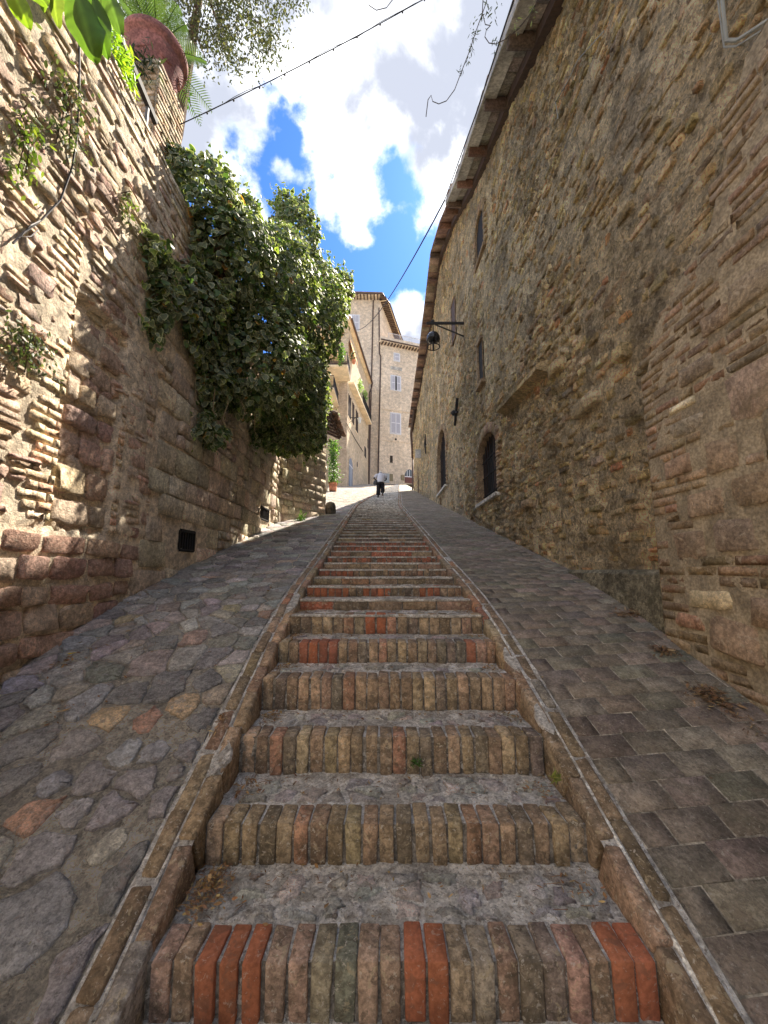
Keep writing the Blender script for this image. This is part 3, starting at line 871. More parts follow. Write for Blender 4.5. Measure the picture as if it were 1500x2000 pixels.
# ------------------------------------------------------------------ ramp of rough stones on the left
ramp_l = bpy.data.objects.new('stone_ramp', None); col.objects.link(ramp_l); ramp_l['kind'] = 'structure'
KL_OUT = lambda Y: edge_l(Y) - KERB - 0.005
def ramp_z(X, Y): return sprof(Y)
strip('ramp_mortar', gspace(-1.0, 12, 0.025, 0.09), lambda Y: wall_l(Y) - 0.15, lambda Y: KL_OUT(Y), 64, lambda X, Y: ramp_z(X, Y) - 0.006, M_RAMP_MORTAR, ramp_l,
      lambda X, Y: fbm(X * 9, Y * 9, 41) * 0.010 + fbm(X * 34, Y * 34, 43) * 0.006)
pts, cols_ = [], []
y = 0.4
while y < 15:
    step = 0.145 + 0.012 * max(0, y - 3) + (0.05 if y < 2.2 else 0)
    x = float(KL_OUT(y)) - rng.uniform(0.04, 0.12)
    xw = float(wall_l(y)) if y < 11.3 else float(wall_l(y)) + 0.3
    while x > xw + 0.02:
        pts.append((x + rng.normal(0, 0.028), y + rng.normal(0, 0.045)))
        x -= step * rng.uniform(0.85, 1.75)
    y += step * rng.uniform(0.75, 1.1)
# a few large slabs: clear the small ones around them
def on_slope(px, py):
    """the point of the street's slope seen at a photograph pixel"""
    r_ = ray(px, py)
    for q in range(6000):
        p = r_ * (0.5 + q * 0.005)
        if p[2] < float(sprof(p[1])): return p
    return p
BIG = []
for px, py, wpx, cc in ((62, 1785, 200, (0.145, 0.145, 0.155)), (165, 1905, 125, (0.17, 0.155, 0.17)), (252, 1712, 120, (0.10, 0.10, 0.10)), (205, 1655, 62, (0.30, 0.28, 0.24)), (88, 1655, 120, (0.19, 0.18, 0.19)), (65, 1592, 92, (0.25, 0.14, 0.09)),
                        (143, 1592, 58, (0.19, 0.18, 0.19)), (215, 1580, 84, (0.165, 0.15, 0.165)), (325, 1345, 112, (0.10, 0.10, 0.105)), (408, 1330, 56, (0.105, 0.105, 0.11)), (404, 1400, 58, (0.09, 0.09, 0.095)), (215, 1395, 74, (0.30, 0.215, 0.12)),
                        (357, 1382, 64, (0.29, 0.21, 0.125)), (287, 1408, 58, (0.24, 0.13, 0.09)), (240, 1473, 58, (0.22, 0.225, 0.24)), (300, 1467, 48, (0.2, 0.2, 0.22)), (375, 1475, 84, (0.15, 0.145, 0.16)), (270, 1528, 84, (0.17, 0.155, 0.165)),
                        (185, 1520, 88, (0.18, 0.165, 0.17)), (112, 1530, 60, (0.17, 0.17, 0.19)), (170, 1370, 84, (0.19, 0.195, 0.21)), (245, 1360, 66, (0.11, 0.11, 0.112)), (380, 1245, 60, (0.24, 0.165, 0.14)), (300, 1290, 84, (0.19, 0.155, 0.15)),
                        (425, 1440, 34, (0.15, 0.14, 0.15)), (330, 1565, 70, (0.165, 0.15, 0.16)), (345, 1510, 40, (0.17, 0.16, 0.165)), (22, 1530, 70, (0.14, 0.135, 0.13)), (60, 1450, 90, (0.13, 0.125, 0.12)), (140, 1455, 80, (0.18, 0.165, 0.16))):
    p = on_slope(px, py); dpt = p[1] * CN + p[2] * SN
    BIG.append((p[0], p[1], wpx / F * dpt / 2, tuple(np.array(cc) * 0.72 + np.array((0.16, 0.15, 0.148)) * 0.28)))
P2 = []
for p in pts:
    if all(np.hypot(p[0] - b_[0], p[1] - b_[1]) > b_[2] * 1.15 + 0.02 for b_ in BIG): P2.append(p)
nb = len(P2)
P2 += [(b_[0], b_[1]) for b_ in BIG]
P2 = np.array(P2)
S = Slabs()
def bnd(p):
    for b_ in BIG:
        if abs(p[0] - b_[0]) < 1e-6 and abs(p[1] - b_[1]) < 1e-6:
            rr_ = np.random.default_rng(int(abs(b_[0] * 991 + b_[1] * 577) * 10)); n_ = int(rr_.integers(5, 8)); t0_ = rr_.uniform(0, 6)
            return [(min(b_[0] + b_[2] * q_ * 1.15 * math.cos(t), float(KL_OUT(p[1])) - 0.005), b_[1] + b_[2] * q_ * 1.2 * math.sin(t)) for t, q_ in zip(np.linspace(0, 2 * math.pi, n_ + 1)[:-1] + t0_ + rr_.uniform(-.25, .25, n_), rr_.uniform(0.85, 1.35, n_))]
    xr_ = float(KL_OUT(p[1])) - 0.005
    xl_ = (float(wall_l(p[1])) if p[1] < 11.3 else float(wall_l(p[1])) + 0.3) - 0.05
    return [(max(p[0] - 0.26, xl_), p[1] - 0.3), (min(p[0] + 0.26, xr_), p[1] - 0.3), (min(p[0] + 0.26, xr_), p[1] + 0.3), (max(p[0] - 0.26, xl_), p[1] + 0.3)]
for i_, (p, poly) in enumerate(zip(P2, cells(P2, bnd))):
    if len(poly) < 3: continue
    if i_ < nb and p[1] < 2.6 and rng.random() < 0.03: continue
    c, V, T = flat_stone(poly, 0.008 if p[1] > 2.4 else 0.011, 0.05, rng, 0.006)
    a = slope(c[1])
    ax = np.array(Matrix.Rotation(a + rng.normal(0, 0.018), 3, 'X') @ Matrix.Rotation(rng.normal(0, 0.018), 3, 'Y')).T
    cl = np.array(BIG[i_ - nb][3]) if i_ >= nb else pick(STONE_GREY, 0.14)
    A = np.array(poly)
    S.add(V, T, mat4(ax, (c[0], c[1], float(ramp_z(c[0], c[1])) + rng.normal(0.007, 0.003)), (1, 1 / math.cos(a), 1)), cl, np.ptp(A[:, 0]) * np.ptp(A[:, 1]))
S.build('stone', 'far_stones', M_RAMP_STONE, ramp_l, 300)
M_RAMP_FAR = masonry('far_cobbles', (0.36, 0.32, 0.27), mottles=((3, 0.3), (14, 0.4)), bump=((7, 1.0), (30, 0.7)), bump_dist=0.03, use_obj=False)
strip('far_paving', gspace(11.6, Y_TOP + 0.4, 0.2, 0.5), lambda Y: wall_l(Y) - 0.2, lambda Y: KL_OUT(Y), 14, lambda X, Y: sprof(Y) - 0.006 + 0.02 * np.clip((Y - 14) / 10, 0, 1) * np.clip(KL_OUT(Y) - X, 0, 4), M_RAMP_FAR, ramp_l,
      lambda X, Y: fbm(X * 5, Y * 5, 3) * 0.02)

# ------------------------------------------------------------------ ramp of brick pavers on the right
ramp_r = bpy.data.objects.new('brick_ramp', None); col.objects.link(ramp_r); ramp_r['kind'] = 'structure'
KR_OUT = lambda Y: edge_r(Y) + KERB + 0.005
strip('joint_mortar', gspace(-0.5, Y_TOP, 0.04, 0.5), lambda Y: KR_OUT(Y), lambda Y: wall_r(Y) + 0.25, 24, lambda X, Y: sprof(Y) - 0.0035, M_PAVER_JOINT, ramp_r,
      lambda X, Y: fbm(X * 12, Y * 12, 51) * 0.0022)
PAV = [(4, (0.106, 0.090, 0.076)), (3, (0.100, 0.087, 0.073)), (2, (0.113, 0.093, 0.079)), (1.2, (0.093, 0.086, 0.069)), (1, (0.120, 0.103, 0.086))]
var = [bevel_box(0.30, 0.155, 0.05, 0.003, 0.002, 400 + q) for q in range(8)]
P = Pieces(var, 'paver')
y = 0.4; row = 0
SK = 0.10
while y < 27:
    a = slope(y)
    x = float(KR_OUT(y)) + 0.004 - (0.12 if row % 2 else 0)
    xe = float(wall_r(y)) + 0.18
    lw = 0.122
    while x < xe:
        L = 0.245 + rng.normal(0, 0.008)
        x0, x1 = max(x, float(KR_OUT(y)) + 0.004), min(x + L, xe)
        if x1 - x0 > 0.05:
            yc = y + SK * ((x0 + x1) / 2 - 1.0)
            ax = np.array(Matrix.Rotation(a + rng.normal(0, 0.004), 3, 'X') @ Matrix.Rotation(math.atan(SK * math.cos(a)) + rng.normal(0, 0.005), 3, 'Z')).T
            P.add(int(rng.integers(8)), mat4(ax, ((x0 + x1) / 2, yc, float(sprof(yc)) - 0.0236 / math.cos(a) + rng.normal(0, 0.0006)), ((x1 - x0 - 0.007) / 0.30, (lw / math.cos(a) - 0.006) / 0.155, 1)), pick(PAV, 0.10))
        x += L
    y += lw; row += 1
P.build('paver', 'far_pavers', M_PAVER, ramp_r, 300)
# smear of mortar between the second kerb row and the pavers
strip('plaza', np.linspace(Y_TOP - 0.2, 60, 20), lambda Y: Y * 0 - 14, lambda Y: Y * 0 + 14, 12, lambda X, Y: Z_TOP - 0.02 + (Y - Y_TOP) * 0.02, M_RAMP_FAR)['kind'] = 'structure'

# ================================================================== retaining wall on the left
UP = np.array((0, 0, 1.0))
def wall_frame(p0, p1):
    p0 = np.array(p0, float); p1 = np.array(p1, float)
    U = (p1 - p0) / np.linalg.norm(p1 - p0)
    U = np.array((U[0], U[1], 0)); N = np.cross(U, UP)
    return U, N
def courses(u0, u1, z0, z1, hr, lr):
    """irregular horizontal courses: yields u, z (centre), length, height"""
    z = z0
    while z < z1:
        h = rng.uniform(*hr); u = u0 - rng.uniform(0, lr[1])
        ph = rng.uniform(0, 50)
        while u < u1:
            l = rng.uniform(*lr) * (0.7 + 0.6 * rng.random())
            dz = 0.012 * math.sin(u * 1.3 + ph) + 0.008 * math.sin(u * 3.1 + ph)
            yield u + l / 2, z + h / 2 + dz, l, h
            u += l
        z += h
STV = [stone_variant(500 + q) for q in range(26)]
STV_ASH = [stone_variant(600 + q, 0.45, 0.10, 0.95) for q in range(10)]
BRV = [stone_variant(700 + q, 0.16, 0.06, 0.965) for q in range(10)]
VARS = STV + STV_ASH + BRV
nS, nA, nB = len(STV), len(STV_ASH), len(BRV)
def put(P, kind, U, N, O, w, h, prot, embed, c, tilt=0.03, sc=1.0):
    """one stone or brick: kind s/a/b, O centre on the wall face"""
    k = int(rng.integers(nS)) if kind == 's' else (nS + int(rng.integers(nA)) if kind == 'a' else nS + nA + int(rng.integers(nB)))
    Rm = Matrix.Rotation(rng.normal(0, tilt), 3, 'Z') @ Matrix.Rotation(rng.normal(0, tilt), 3, 'X') @ Matrix.Rotation(rng.normal(0, tilt), 3, 'Y')
    B = np.stack([U, UP, N], 1) @ np.array(Rm)
    D = embed + prot
    sx = w * sc * (-1 if (rng.random() < 0.5 and kind != 's') else 1)
    P.add(k, mat4(B.T, np.asarray(O) - N * embed, (abs(sx), h * sc, D)), c)

WALL_TOP = 4.38
left_wall = thing('stone_wall', 'tall sunlit retaining wall of pink and cream rubble left of the stairs', 'wall', (-2.4, 5, 0.1))
PINK = [(4, (0.45, 0.335, 0.27)), (4, (0.50, 0.41, 0.31)), (2, (0.41, 0.29, 0.235)), (3, (0.48, 0.385, 0.28)), (2, (0.40, 0.34, 0.27)), (1, (0.55, 0.48, 0.39)), (0.6, (0.36, 0.235, 0.185))]
CREAM = [(4, (0.52, 0.42, 0.30)), (3, (0.47, 0.375, 0.265)), (2, (0.44, 0.31, 0.24)), (2, (0.40, 0.345, 0.275)), (1, (0.57, 0.48, 0.36))]
REDST = [(4, (0.335, 0.225, 0.18)), (3, (0.37, 0.255, 0.205)), (2, (0.30, 0.20, 0.165)), (2, (0.36, 0.285, 0.22)), (1, (0.42, 0.34, 0.26))]
ASHLAR = [(4, (0.50, 0.435, 0.335)), (3, (0.45, 0.40, 0.315)), (2, (0.53, 0.45, 0.35)), (2, (0.41, 0.36, 0.285)), (1, (0.46, 0.36, 0.295))]
YELB = [(3, (0.50, 0.40, 0.275)), (2, (0.46, 0.35, 0.245)), (1, (0.45, 0.29, 0.20))]
VENTS_L = [(4.68, 5.04, 0.22, 0.45), (8.15, 8.70, 1.03, 1.28)]
def in_vent(u, z, w=0.0, h=0.0):
    return any(a - w / 2 - 0.02 < u < b_ + w / 2 + 0.02 and c_ - h / 2 - 0.02 < z < d_ + h / 2 + 0.02 for a, b_, c_, d_ in VENTS_L)
UA, NA = wall_frame((wall_l(2), 2), (wall_l(9.5), 9.5))
UB, NB = wall_frame((-2.60, 9.55), (-1.70, 11.3))
def wa(Y, Z): return np.array((float(wall_l(Y)), Y, Z))
def wbp(u, Z): return np.array((-2.60 + UB[0] * u, 9.55 + UB[1] * u, Z))
LB = math.hypot(0.90, 1.75)

def wall_sheet(name, us, zlo, zhi, nz, base, N, disp, hole, mat, parent):
    us = np.asarray(us); n = len(us)
    v = np.linspace(0, 1, nz)
    lo = zlo(us)[:, None]; hi = zhi(us)[:, None]
    Z = lo + (hi - lo) * v
    Ug = np.repeat(us[:, None], nz, 1)
    Pb = base(Ug, Z)
    dsp = disp(Ug, Z)
    V = Pb + dsp[..., None] * N
    i = np.arange(n * nz).reshape(n, nz)
    q = np.stack([i[:-1, :-1], i[1:, :-1], i[1:, 1:], i[:-1, 1:]], -1).reshape(-1, 4)
    cu = (Ug[:-1, :-1] + Ug[1:, 1:]).ravel() / 2; cz = (Z[:-1, :-1] + Z[1:, 1:]).ravel() / 2
    keep = ~hole(cu, cz)
    me = raw_mesh(name, V.reshape(-1, 3), quads=q[keep], smooth=True)
    return link(name, me, mat, parent)
def hole_l(u, z):
    m = np.zeros_like(u, bool)
    for a, b_, c_, d_ in VENTS_L: m |= (u > a) & (u < b_) & (z > c_) & (z < d_)
    return m
def recess(u, z):
    return -0.055 * ((u > 2.74) & (u < 3.36) & (z > 0.28) & (z < 2.1))
def disp_l(u, z):
    low = np.where((u > 3.95) & (z < 2.85 - 0.05 * (u - 4)), 0.020, np.where(z < 0.30, 0.020, 0.004))
    return -low + fbm(u * 1.1, z * 1.1, 61, 3) * 0.02 + fbm(u * 6, z * 8, 62, 4) * 0.014 + fbm(u * 26, z * 30, 63, 3) * 0.007 + recess(u, z)
wall_sheet('mortar', gspace(0.8, 9.55, 0.028, 0.055), lambda u: sprof(u) - 0.3, lambda u: u * 0 + WALL_TOP, 150, lambda u, z: np.stack([wall_l(u), u, z], -1), NA, disp_l, hole_l, M_MORTAR_L, left_wall)
wall_sheet('mortar', np.arange(0, LB + 0.04, 0.05), lambda u: sprof(9.5 + u) - 0.3, lambda u: u * 0 + WALL_TOP - 0.05, 90, lambda u, z: np.stack([-2.60 + UB[0] * u, 9.55 + UB[1] * u, z], -1), NB,
           lambda u, z: -0.02 + fbm(u * 7, z * 9, 72, 3) * 0.018 + fbm(u * 26, z * 30, 73, 2) * 0.008, lambda u, z: u < -1, M_MORTAR_L, left_wall)
PL = Pieces(VARS, 'stone'); PLb = Pieces(VARS, 'brick')
def zone(u, z):
    g = float(sprof(u))
    if 2.50 < u < 2.74 and 0.32 < z < 2.5: return 'brick'
    if 3.37 < u < 3.47 and 0.30 < z < 1.7: return 'brick2'
    if u < 3.95 and z < 0.30: return 'big'
    if z > 4.05 and 2.3 < u: return 'cap'
    if u >= 3.95 and z < 2.9 - 0.05 * (u - 4): return 'ashlar'
    return 'rubble'
# lower large red stones
for u, z, l, h in courses(1.2, 3.95, -1.35, 0.30, (0.14, 0.22), (0.22, 0.50)):
    if zone(u, z) == 'big' and z > float(sprof(u)) - 0.10:
        put(PL, 's', UA, NA, wa(u, z) + NA * 0.0, l - 0.012, h - 0.012, rng.uniform(0.006, 0.034), 0.06, pick(REDST), 0.04, 1.04)
for u, z, l, h in courses(1.2, 9.5, 0.28, WALL_TOP, (0.06, 0.155), (0.09, 0.34)):
    if zone(u, z) == 'rubble' and z > float(sprof(u)) - 0.1 and z < WALL_TOP - 0.05:
        if rng.random() < 0.07: continue
        if rng.random() < 0.25:                           # two thin stones in place of one
            for s_ in (-1, 1):
                put(PL, 's', UA, NA, wa(u + rng.normal(0, .01), z + s_ * h / 4) + NA * recess(u, z), l - 0.01, h / 2 - 0.006, rng.uniform(0.002, 0.018), 0.05, pick(PINK), 0.03)
        else:
            put(PL, 's', UA, NA, wa(u, z) + NA * recess(u, z), l - rng.uniform(-0.01, 0.012), h - rng.uniform(-0.012, 0.008), rng.uniform(0.002, 0.022), 0.06, pick(PINK if z < 3.2 else CREAM), 0.035)
# the larger stones set in the recessed panel
for z, h in ((0.42, .2), (0.66, .24), (0.93, .24), (1.16, .17), (1.36, .2), (1.58, .18), (1.8, .2)):
    u = 2.76
    while u < 3.3:
        l = min(rng.uniform(0.14, 0.42), 3.37 - u)
        put(PL, 's', UA, NA, wa(u + l / 2, z) + NA * (-0.045), l - 0.012, h - 0.01, rng.uniform(0.012, 0.034), 0.05, pick(PINK), 0.04)
        u += l
for lo_u, hi_u, lo_z, hi_z in ((2.50, 2.74, 0.32, 2.5), (3.37, 3.465, 0.30, 1.7)):
    z = lo_z; r_ = 0
    while z < hi_z:
        h = 0.066
        cut = lo_u + (hi_u - lo_u) * (0.45 if r_ % 2 else 0.8)
        for a, b_ in (((lo_u + rng.uniform(-0.08, 0.06), cut), (cut, hi_u)) if hi_u - lo_u > 0.15 else ((lo_u, hi_u),)):
            if rng.random() < 0.12: continue
            put(PLb, 'b', UA, NA, wa((a + b_) / 2, z + h / 2), b_ - a - 0.008, h - 0.010, rng.uniform(0.003, 0.012), 0.06, pick(YELB), 0.015)
        z += h; r_ += 1
for u, z, l, h in courses(2.3, 9.5, 4.05, WALL_TOP, (0.055, 0.075), (0.22, 0.34)):
    if z < WALL_TOP:
        put(PLb, 'b', UA, NA, wa(u, z), l - 0.008, h - 0.010, rng.uniform(0.004, 0.016), 0.06, pick(CREAM), 0.012)
for u, z, l, h in courses(3.95, 9.55, -0.3, 2.95, (0.22, 0.34), (0.28, 0.58)):
    if z > float(sprof(u)) - 0.12 and zone(u, z) == 'ashlar' and u > 4.0 + 0.05 * rng.normal():
        if in_vent(u, z, l * 0.8, h * 0.8): continue
        if rng.random() < 0.20:
            for s_ in (-1, 1):
                for q in (-1, 1):
                    put(PL, 's', UA, NA, wa(u + s_ * l / 4, z + q * h / 4), l / 2 - 0.012, h / 2 - 0.012, rng.uniform(0.02, 0.05), 0.06, pick(ASHLAR), 0.05)
        else:
            put(PL, 'a', UA, NA, wa(u, z), l - 0.010, h - 0.010, rng.uniform(0.008, 0.036), 0.07, pick(ASHLAR), 0.018)
for u, z, l, h in courses(0, LB, 0.6, WALL_TOP - 0.1, (0.16, 0.24), (0.22, 0.45)):
    if z > float(sprof(9.5 + u)) - 0.1 and 0.0 < u < LB:
        l = min(l, 2 * (LB - u) + 0.02)
        put(PL, 'a', UB, NB, wbp(u, z), l - 0.014, h - 0.014, rng.uniform(0.008, 0.03), 0.06, pick(ASHLAR), 0.02)
print('left wall', PL.build('stone', 'small_stones', M_STONE_L, left_wall, 300), PLb.build('brick', 'small_bricks', M_BRICK, left_wall, 160))
# vents with iron bars
for a, b_, c_, d_ in VENTS_L:
    Ym = (a + b_) / 2; X = float(wall_l(Ym))
    m = MB()
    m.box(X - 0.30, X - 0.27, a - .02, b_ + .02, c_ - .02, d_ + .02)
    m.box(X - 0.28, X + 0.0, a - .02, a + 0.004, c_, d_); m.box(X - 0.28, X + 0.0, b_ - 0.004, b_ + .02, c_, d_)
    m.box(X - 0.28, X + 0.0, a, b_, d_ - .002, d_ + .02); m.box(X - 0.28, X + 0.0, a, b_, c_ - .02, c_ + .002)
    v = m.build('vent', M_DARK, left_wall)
    f = MB(); n = 6
    for q in range(n):
        yy = a + (b_ - a) * (q + 0.5) / n
        f.tube([(X - 0.015, yy, c_), (X - 0.015, yy, d_)], 0.009, 5)
    f.box(X - 0.03, X + 0.01, a, b_, d_ - 0.012, d_ + 0.008); f.box(X - 0.03, X + 0.01, a, b_, c_ - 0.008, c_ + 0.012)
    f.build('grate', M_IRON, v)
# body of the wall and the garden terrace it holds up
m = MB()
for Ya, Yb in ((-8, 0.8),):
    m.prism([(wall_l(Ya), Ya, -4), (wall_l(Yb), Yb, -4), (wall_l(Yb), Yb, WALL_TOP), (wall_l(Ya), Ya, WALL_TOP)], (-0.5, 0, 0))
m.prism([(float(wall_l(0.8)) - 0.35, 0.8, WALL_TOP - 0.02), (-2.60 - 0.35, 9.5, WALL_TOP - 0.02), (-1.70 - 0.35, 11.25, WALL_TOP - 0.04), (-3.6, 11.25, WALL_TOP - 0.04), (-3.6, 0.8, WALL_TOP - 0.02)], (0, 0, -6))
m.build('wall_core', M_MORTAR_L, left_wall)
m = MB()
U2 = np.arange(0.8, 9.5, 0.30)
cap = Pieces([bevel_box(0.42, 0.29, 0.06, 0.008, 0.006, 820 + q) for q in range(5)], 'coping_slab')
for yy in U2:
    ax = np.array(Matrix.Rotation(0.04 + rng.normal(0, .01), 3, 'Z')).T
    cap.add(int(rng.integers(5)), mat4(ax, (float(wall_l(yy)) - 0.235, yy + 0.15, WALL_TOP + 0.012 + rng.normal(0, .004))), pick(CREAM))
for q in range(6):
    u = q * 0.3 + 0.15
    p = wbp(u, WALL_TOP - 0.02)
    cap.add(int(rng.integers(5)), mat4(np.stack([NB, UB, UP]), p - NB * 0.22), pick(ASHLAR))
cap.build('coping_slab', 'coping', M_STONE_L, left_wall, 40)
terrace = strip('garden_terrace', np.linspace(-8, 11.2, 12), lambda Y: Y * 0 - 30, lambda Y: Y * 0 - 2.95, 8, lambda X, Y: X * 0 + WALL_TOP - 0.05, M_GROUND)
terrace['kind'] = 'structure'

# ================================================================== long stone building on the right
bld = thing('stone_building', 'long ochre rubble building with rising tiled eaves, right of the stairs', 'building', (2.3, 12, 2))
TOPR = [(-8, 1.7), (1.5, 5.95), (4.02, 7.11), (5.6, 7.95), (7.93, 8.98), (9.6, 9.95), (11.0, 10.75), (13.4, 11.75), (15.5, 11.3), (18, 10.85), (25, 10.35), (27.8, 9.95)]
_ty = np.array([p[0] for p in TOPR]); _tz = np.array([p[1] for p in TOPR])
def topr(Y): return np.interp(Y, _ty, _tz)
def arch(y0, y1, z0, zs, zt, n=10):
    """outline of an arched opening, (Y,Z)"""
    c = (y0 + y1) / 2; hw = (y1 - y0) / 2
    return [(y0, z0), (y0, zs)] + [(c - hw * math.cos(t), zs + (zt - zs) * math.sin(t)) for t in np.linspace(0, math.pi, n + 2)[1:-1]] + [(y1, zs), (y1, z0)]
OPEN = {'w1': arch(7.47, 9.02, 1.46, 2.40, 2.86), 'w2': arch(13.45, 15.60, 2.90, 4.25, 5.20), 'w3': arch(7.74, 8.50, 7.08, 7.75, 8.14),
        'w4': [(11.15, 7.08), (11.15, 8.45), (11.85, 8.45), (11.85, 7.08)], 'w5': [(8.22, 4.14), (8.22, 5.16), (8.62, 5.16), (8.62, 4.14)],
        'v1': [(9.62, 1.03), (9.62, 1.26), (9.95, 1.26), (9.95, 1.03)], 'v2': [(14.85, 2.40), (14.85, 2.70), (15.15, 2.70), (15.15, 2.40)]}
def inside(poly, y, z):
    P = np.array(poly); r_ = np.zeros_like(y, bool); n = len(P); j = n - 1
    for i_ in range(n):
        yi, zi = P[i_]; yj, zj = P[j]
        cnd = ((zi > z) != (zj > z)) & (y < (yj - yi) * (z - zi) / ((zj - zi) or 1e-9) + yi)
        r_ ^= cnd; j = i_
    return r_
def hole_r(u, z):
    m = np.zeros_like(u, bool)
    for p in OPEN.values(): m |= inside(p, u, z)
    return m
UR, NR = np.array((0, -1.0, 0)), np.array((-1.0, 0, 0))
def disp_r(u, z):
    a = fbm(u * 0.55, z * 0.6, 81, 3) * 0.05
    b_ = fbm(u * 3.6, z * 6.0, 82, 4) * 0.042
    c_ = (0.35 - np.abs(fbm(u * 8, z * 14, 83, 3))) * 0.075 + (0.3 - np.abs(fbm(u * 19, z * 30, 86, 2))) * 0.026 + fbm(u * 30, z * 38, 84, 2) * 0.014
    sm = np.clip((fbm(u * 0.4, z * 0.45, 85, 2) + 0.1) * 3, 0.35, 1.0)          # some parts are still plastered
    return a + (b_ + c_) * sm
wall_sheet('mortar', gspace(1.2, 27.8, 0.021, 0.11), lambda u: sprof(u) - 0.25, lambda u: topr(u), 430, lambda u, z: np.stack([wall_r(u), u, z], -1), NR, disp_r, hole_r, M_MORTAR_R, bld)
KHAKI = [(4, (0.37, 0.285, 0.165)), (4, (0.31, 0.24, 0.145)), (3, (0.43, 0.34, 0.21)), (2.5, (0.24, 0.19, 0.125)), (2, (0.33, 0.265, 0.185)), (1.6, (0.52, 0.43, 0.29)), (0.8, (0.38, 0.22, 0.13)), (0.8, (0.22, 0.19, 0.16))]
PIERB = [(4, (0.30, 0.225, 0.155)), (3, (0.27, 0.205, 0.145)), (2, (0.33, 0.235, 0.165)), (2, (0.245, 0.195, 0.145)), (1, (0.30, 0.19, 0.135))]
def pier_top(Y): return np.interp(Y, [0.4, 1.9, 2.25, 2.82, 3.05], [3.3, 2.95, 2.2, 1.85, 1.35])
PR = Pieces(VARS, 'stone')
def near_open(u, z, l, h):
    for p in OPEN.values():
        P = np.array(p)
        if P[:, 0].min() - l * 0.45 - 0.03 < u < P[:, 0].max() + l * 0.45 + 0.03 and P[:, 1].min() - h * 0.45 - 0.03 < z < P[:, 1].max() + h * 0.45 + 0.03: return True
    return False
def lay_right(u0, u1, hr, lr, keep):
    for u, z, l, h in courses(u0, u1, -0.9, 11.8, hr, lr):
        if not (u0 < u < u1) or z < float(sprof(u)) - 0.1 or z > float(topr(u)) - 0.06: continue
        if u < 3.05 and z < float(pier_top(u)) - 0.1: continue
        if near_open(u, z, l, h): continue
        sm = float(fbm(np.array([u * 0.4]), np.array([z * 0.45]), 85, 2)[0])
        if rng.random() > keep * (1.0 if sm > -0.05 else 0.45): continue
        dd = float(disp_r(np.array([u]), np.array([z]))[0])
        put(PR, 's', UR, NR, (float(wall_r(u)) - dd * 0.7, u, z), l * rng.uniform(0.8, 1.08), h * rng.uniform(0.7, 1.12), rng.uniform(-0.004, 0.028), 0.06, pick(KHAKI, 0.13), 0.05)
lay_right(1.3, 7.0, (0.045, 0.105), (0.08, 0.25), 0.92)
lay_right(7.0, 14.0, (0.06, 0.125), (0.10, 0.30), 0.9)
lay_right(14.0, 27.7, (0.10, 0.18), (0.18, 0.42), 0.85)
# single pale blocks that stand out
for px, py, wpx, hh, c in ((1145, 790, 0.50, 0.15, (0.46, 0.40, 0.31)), (1030, 985, 0.3, 0.12, (0.40, 0.31, 0.23)), (1085, 720, .3, .14, (0.44, 0.36, 0.24)), (1215, 690, .16, .14, (0.44, 0.36, 0.22))):
    p = at(px, py, X=2.2)
    put(PR, 'a', UR, NR, p, wpx, hh, 0.06, 0.06, np.array(c), 0.02)
print('right wall', PR.build('stone', 'rubble', M_STONE_R, bld, 300))
# a bed of moulded stone left over from an older cornice
m = MB()
for q in range(5):
    y0 = 4.98 + q * 0.385
    m.prism([(2.26, y0, 2.60 + 0.035 * q), (2.05, y0, 2.66 + 0.035 * q), (2.05, y0, 2.72 + 0.035 * q), (2.10, y0, 2.76 + 0.035 * q), (2.26, y0, 2.80 + 0.035 * q)], (0, 0.365, 0.03 * rng.random()), tuple(pick([(1, (0.36, 0.29, 0.19))], .06)))
m.build('cornice_fragment', M_STONE_R, bld)
# ledge along the foot of the wall
m = MB()
m.prism([(2.32, 3.0, -1.0), (2.115, 3.0, -1.0), (2.115, 3.0, -0.05), (2.15, 3.0, -0.02), (2.32, 3.0, 0.0)], (0.04, 1.75, 0.0))
pl = m.build('plinth', masonry('mossy_cement', (0.21, 0.19, 0.135), mottles=((3, 0.3), (20, 0.35), (90, 0.3)), bump=((12, 0.9), (60, 0.8)), stain=((4, 0.55, 0.15, (0.12, 0.115, 0.07), 0.7),), use_obj=False), bld)
# brick pier
M_PIERM = masonry('pier_mortar', (0.30, 0.25, 0.175), mottles=((6, 0.2), (50, 0.2)), bump=((40, 0.7),), bump_dist=0.01, use_obj=False)
pier = wall_sheet('brick_pier', np.arange(0.4, 3.06, 0.03), lambda u: sprof(u) - 0.3, lambda u: pier_top(u), 110, lambda u, z: np.stack([u * 0 + 2.105, u, z], -1), NR,
                  lambda u, z: fbm(u * 5, z * 7, 91, 3) * 0.007 + fbm(u * 30, z * 34, 92, 2) * 0.004, lambda u, z: u < -1, M_PIERM, bld)
m = MB()
ys = np.arange(0.4, 3.06, 0.08); n = len(ys)
V = [(2.105, y_, float(pier_top(y_))) for y_ in ys] + [(2.30, y_, float(pier_top(y_)) + 0.22) for y_ in ys]
m.add(V, [(q, q + 1, n + q + 1, n + q) for q in range(n - 1)])
V = [(2.105, 3.05, -1.2), (2.105, 3.05, 1.37), (2.32, 3.05, 1.37), (2.32, 3.05, -1.2)]
m.add(V, [(0, 1, 2, 3)])
m.build('pier_return', M_MORTAR_R, bld)
PP = Pieces(VARS, 'brick'); PS = Pieces(VARS, 'stone')
z = -0.95; r_ = 0
taken = []
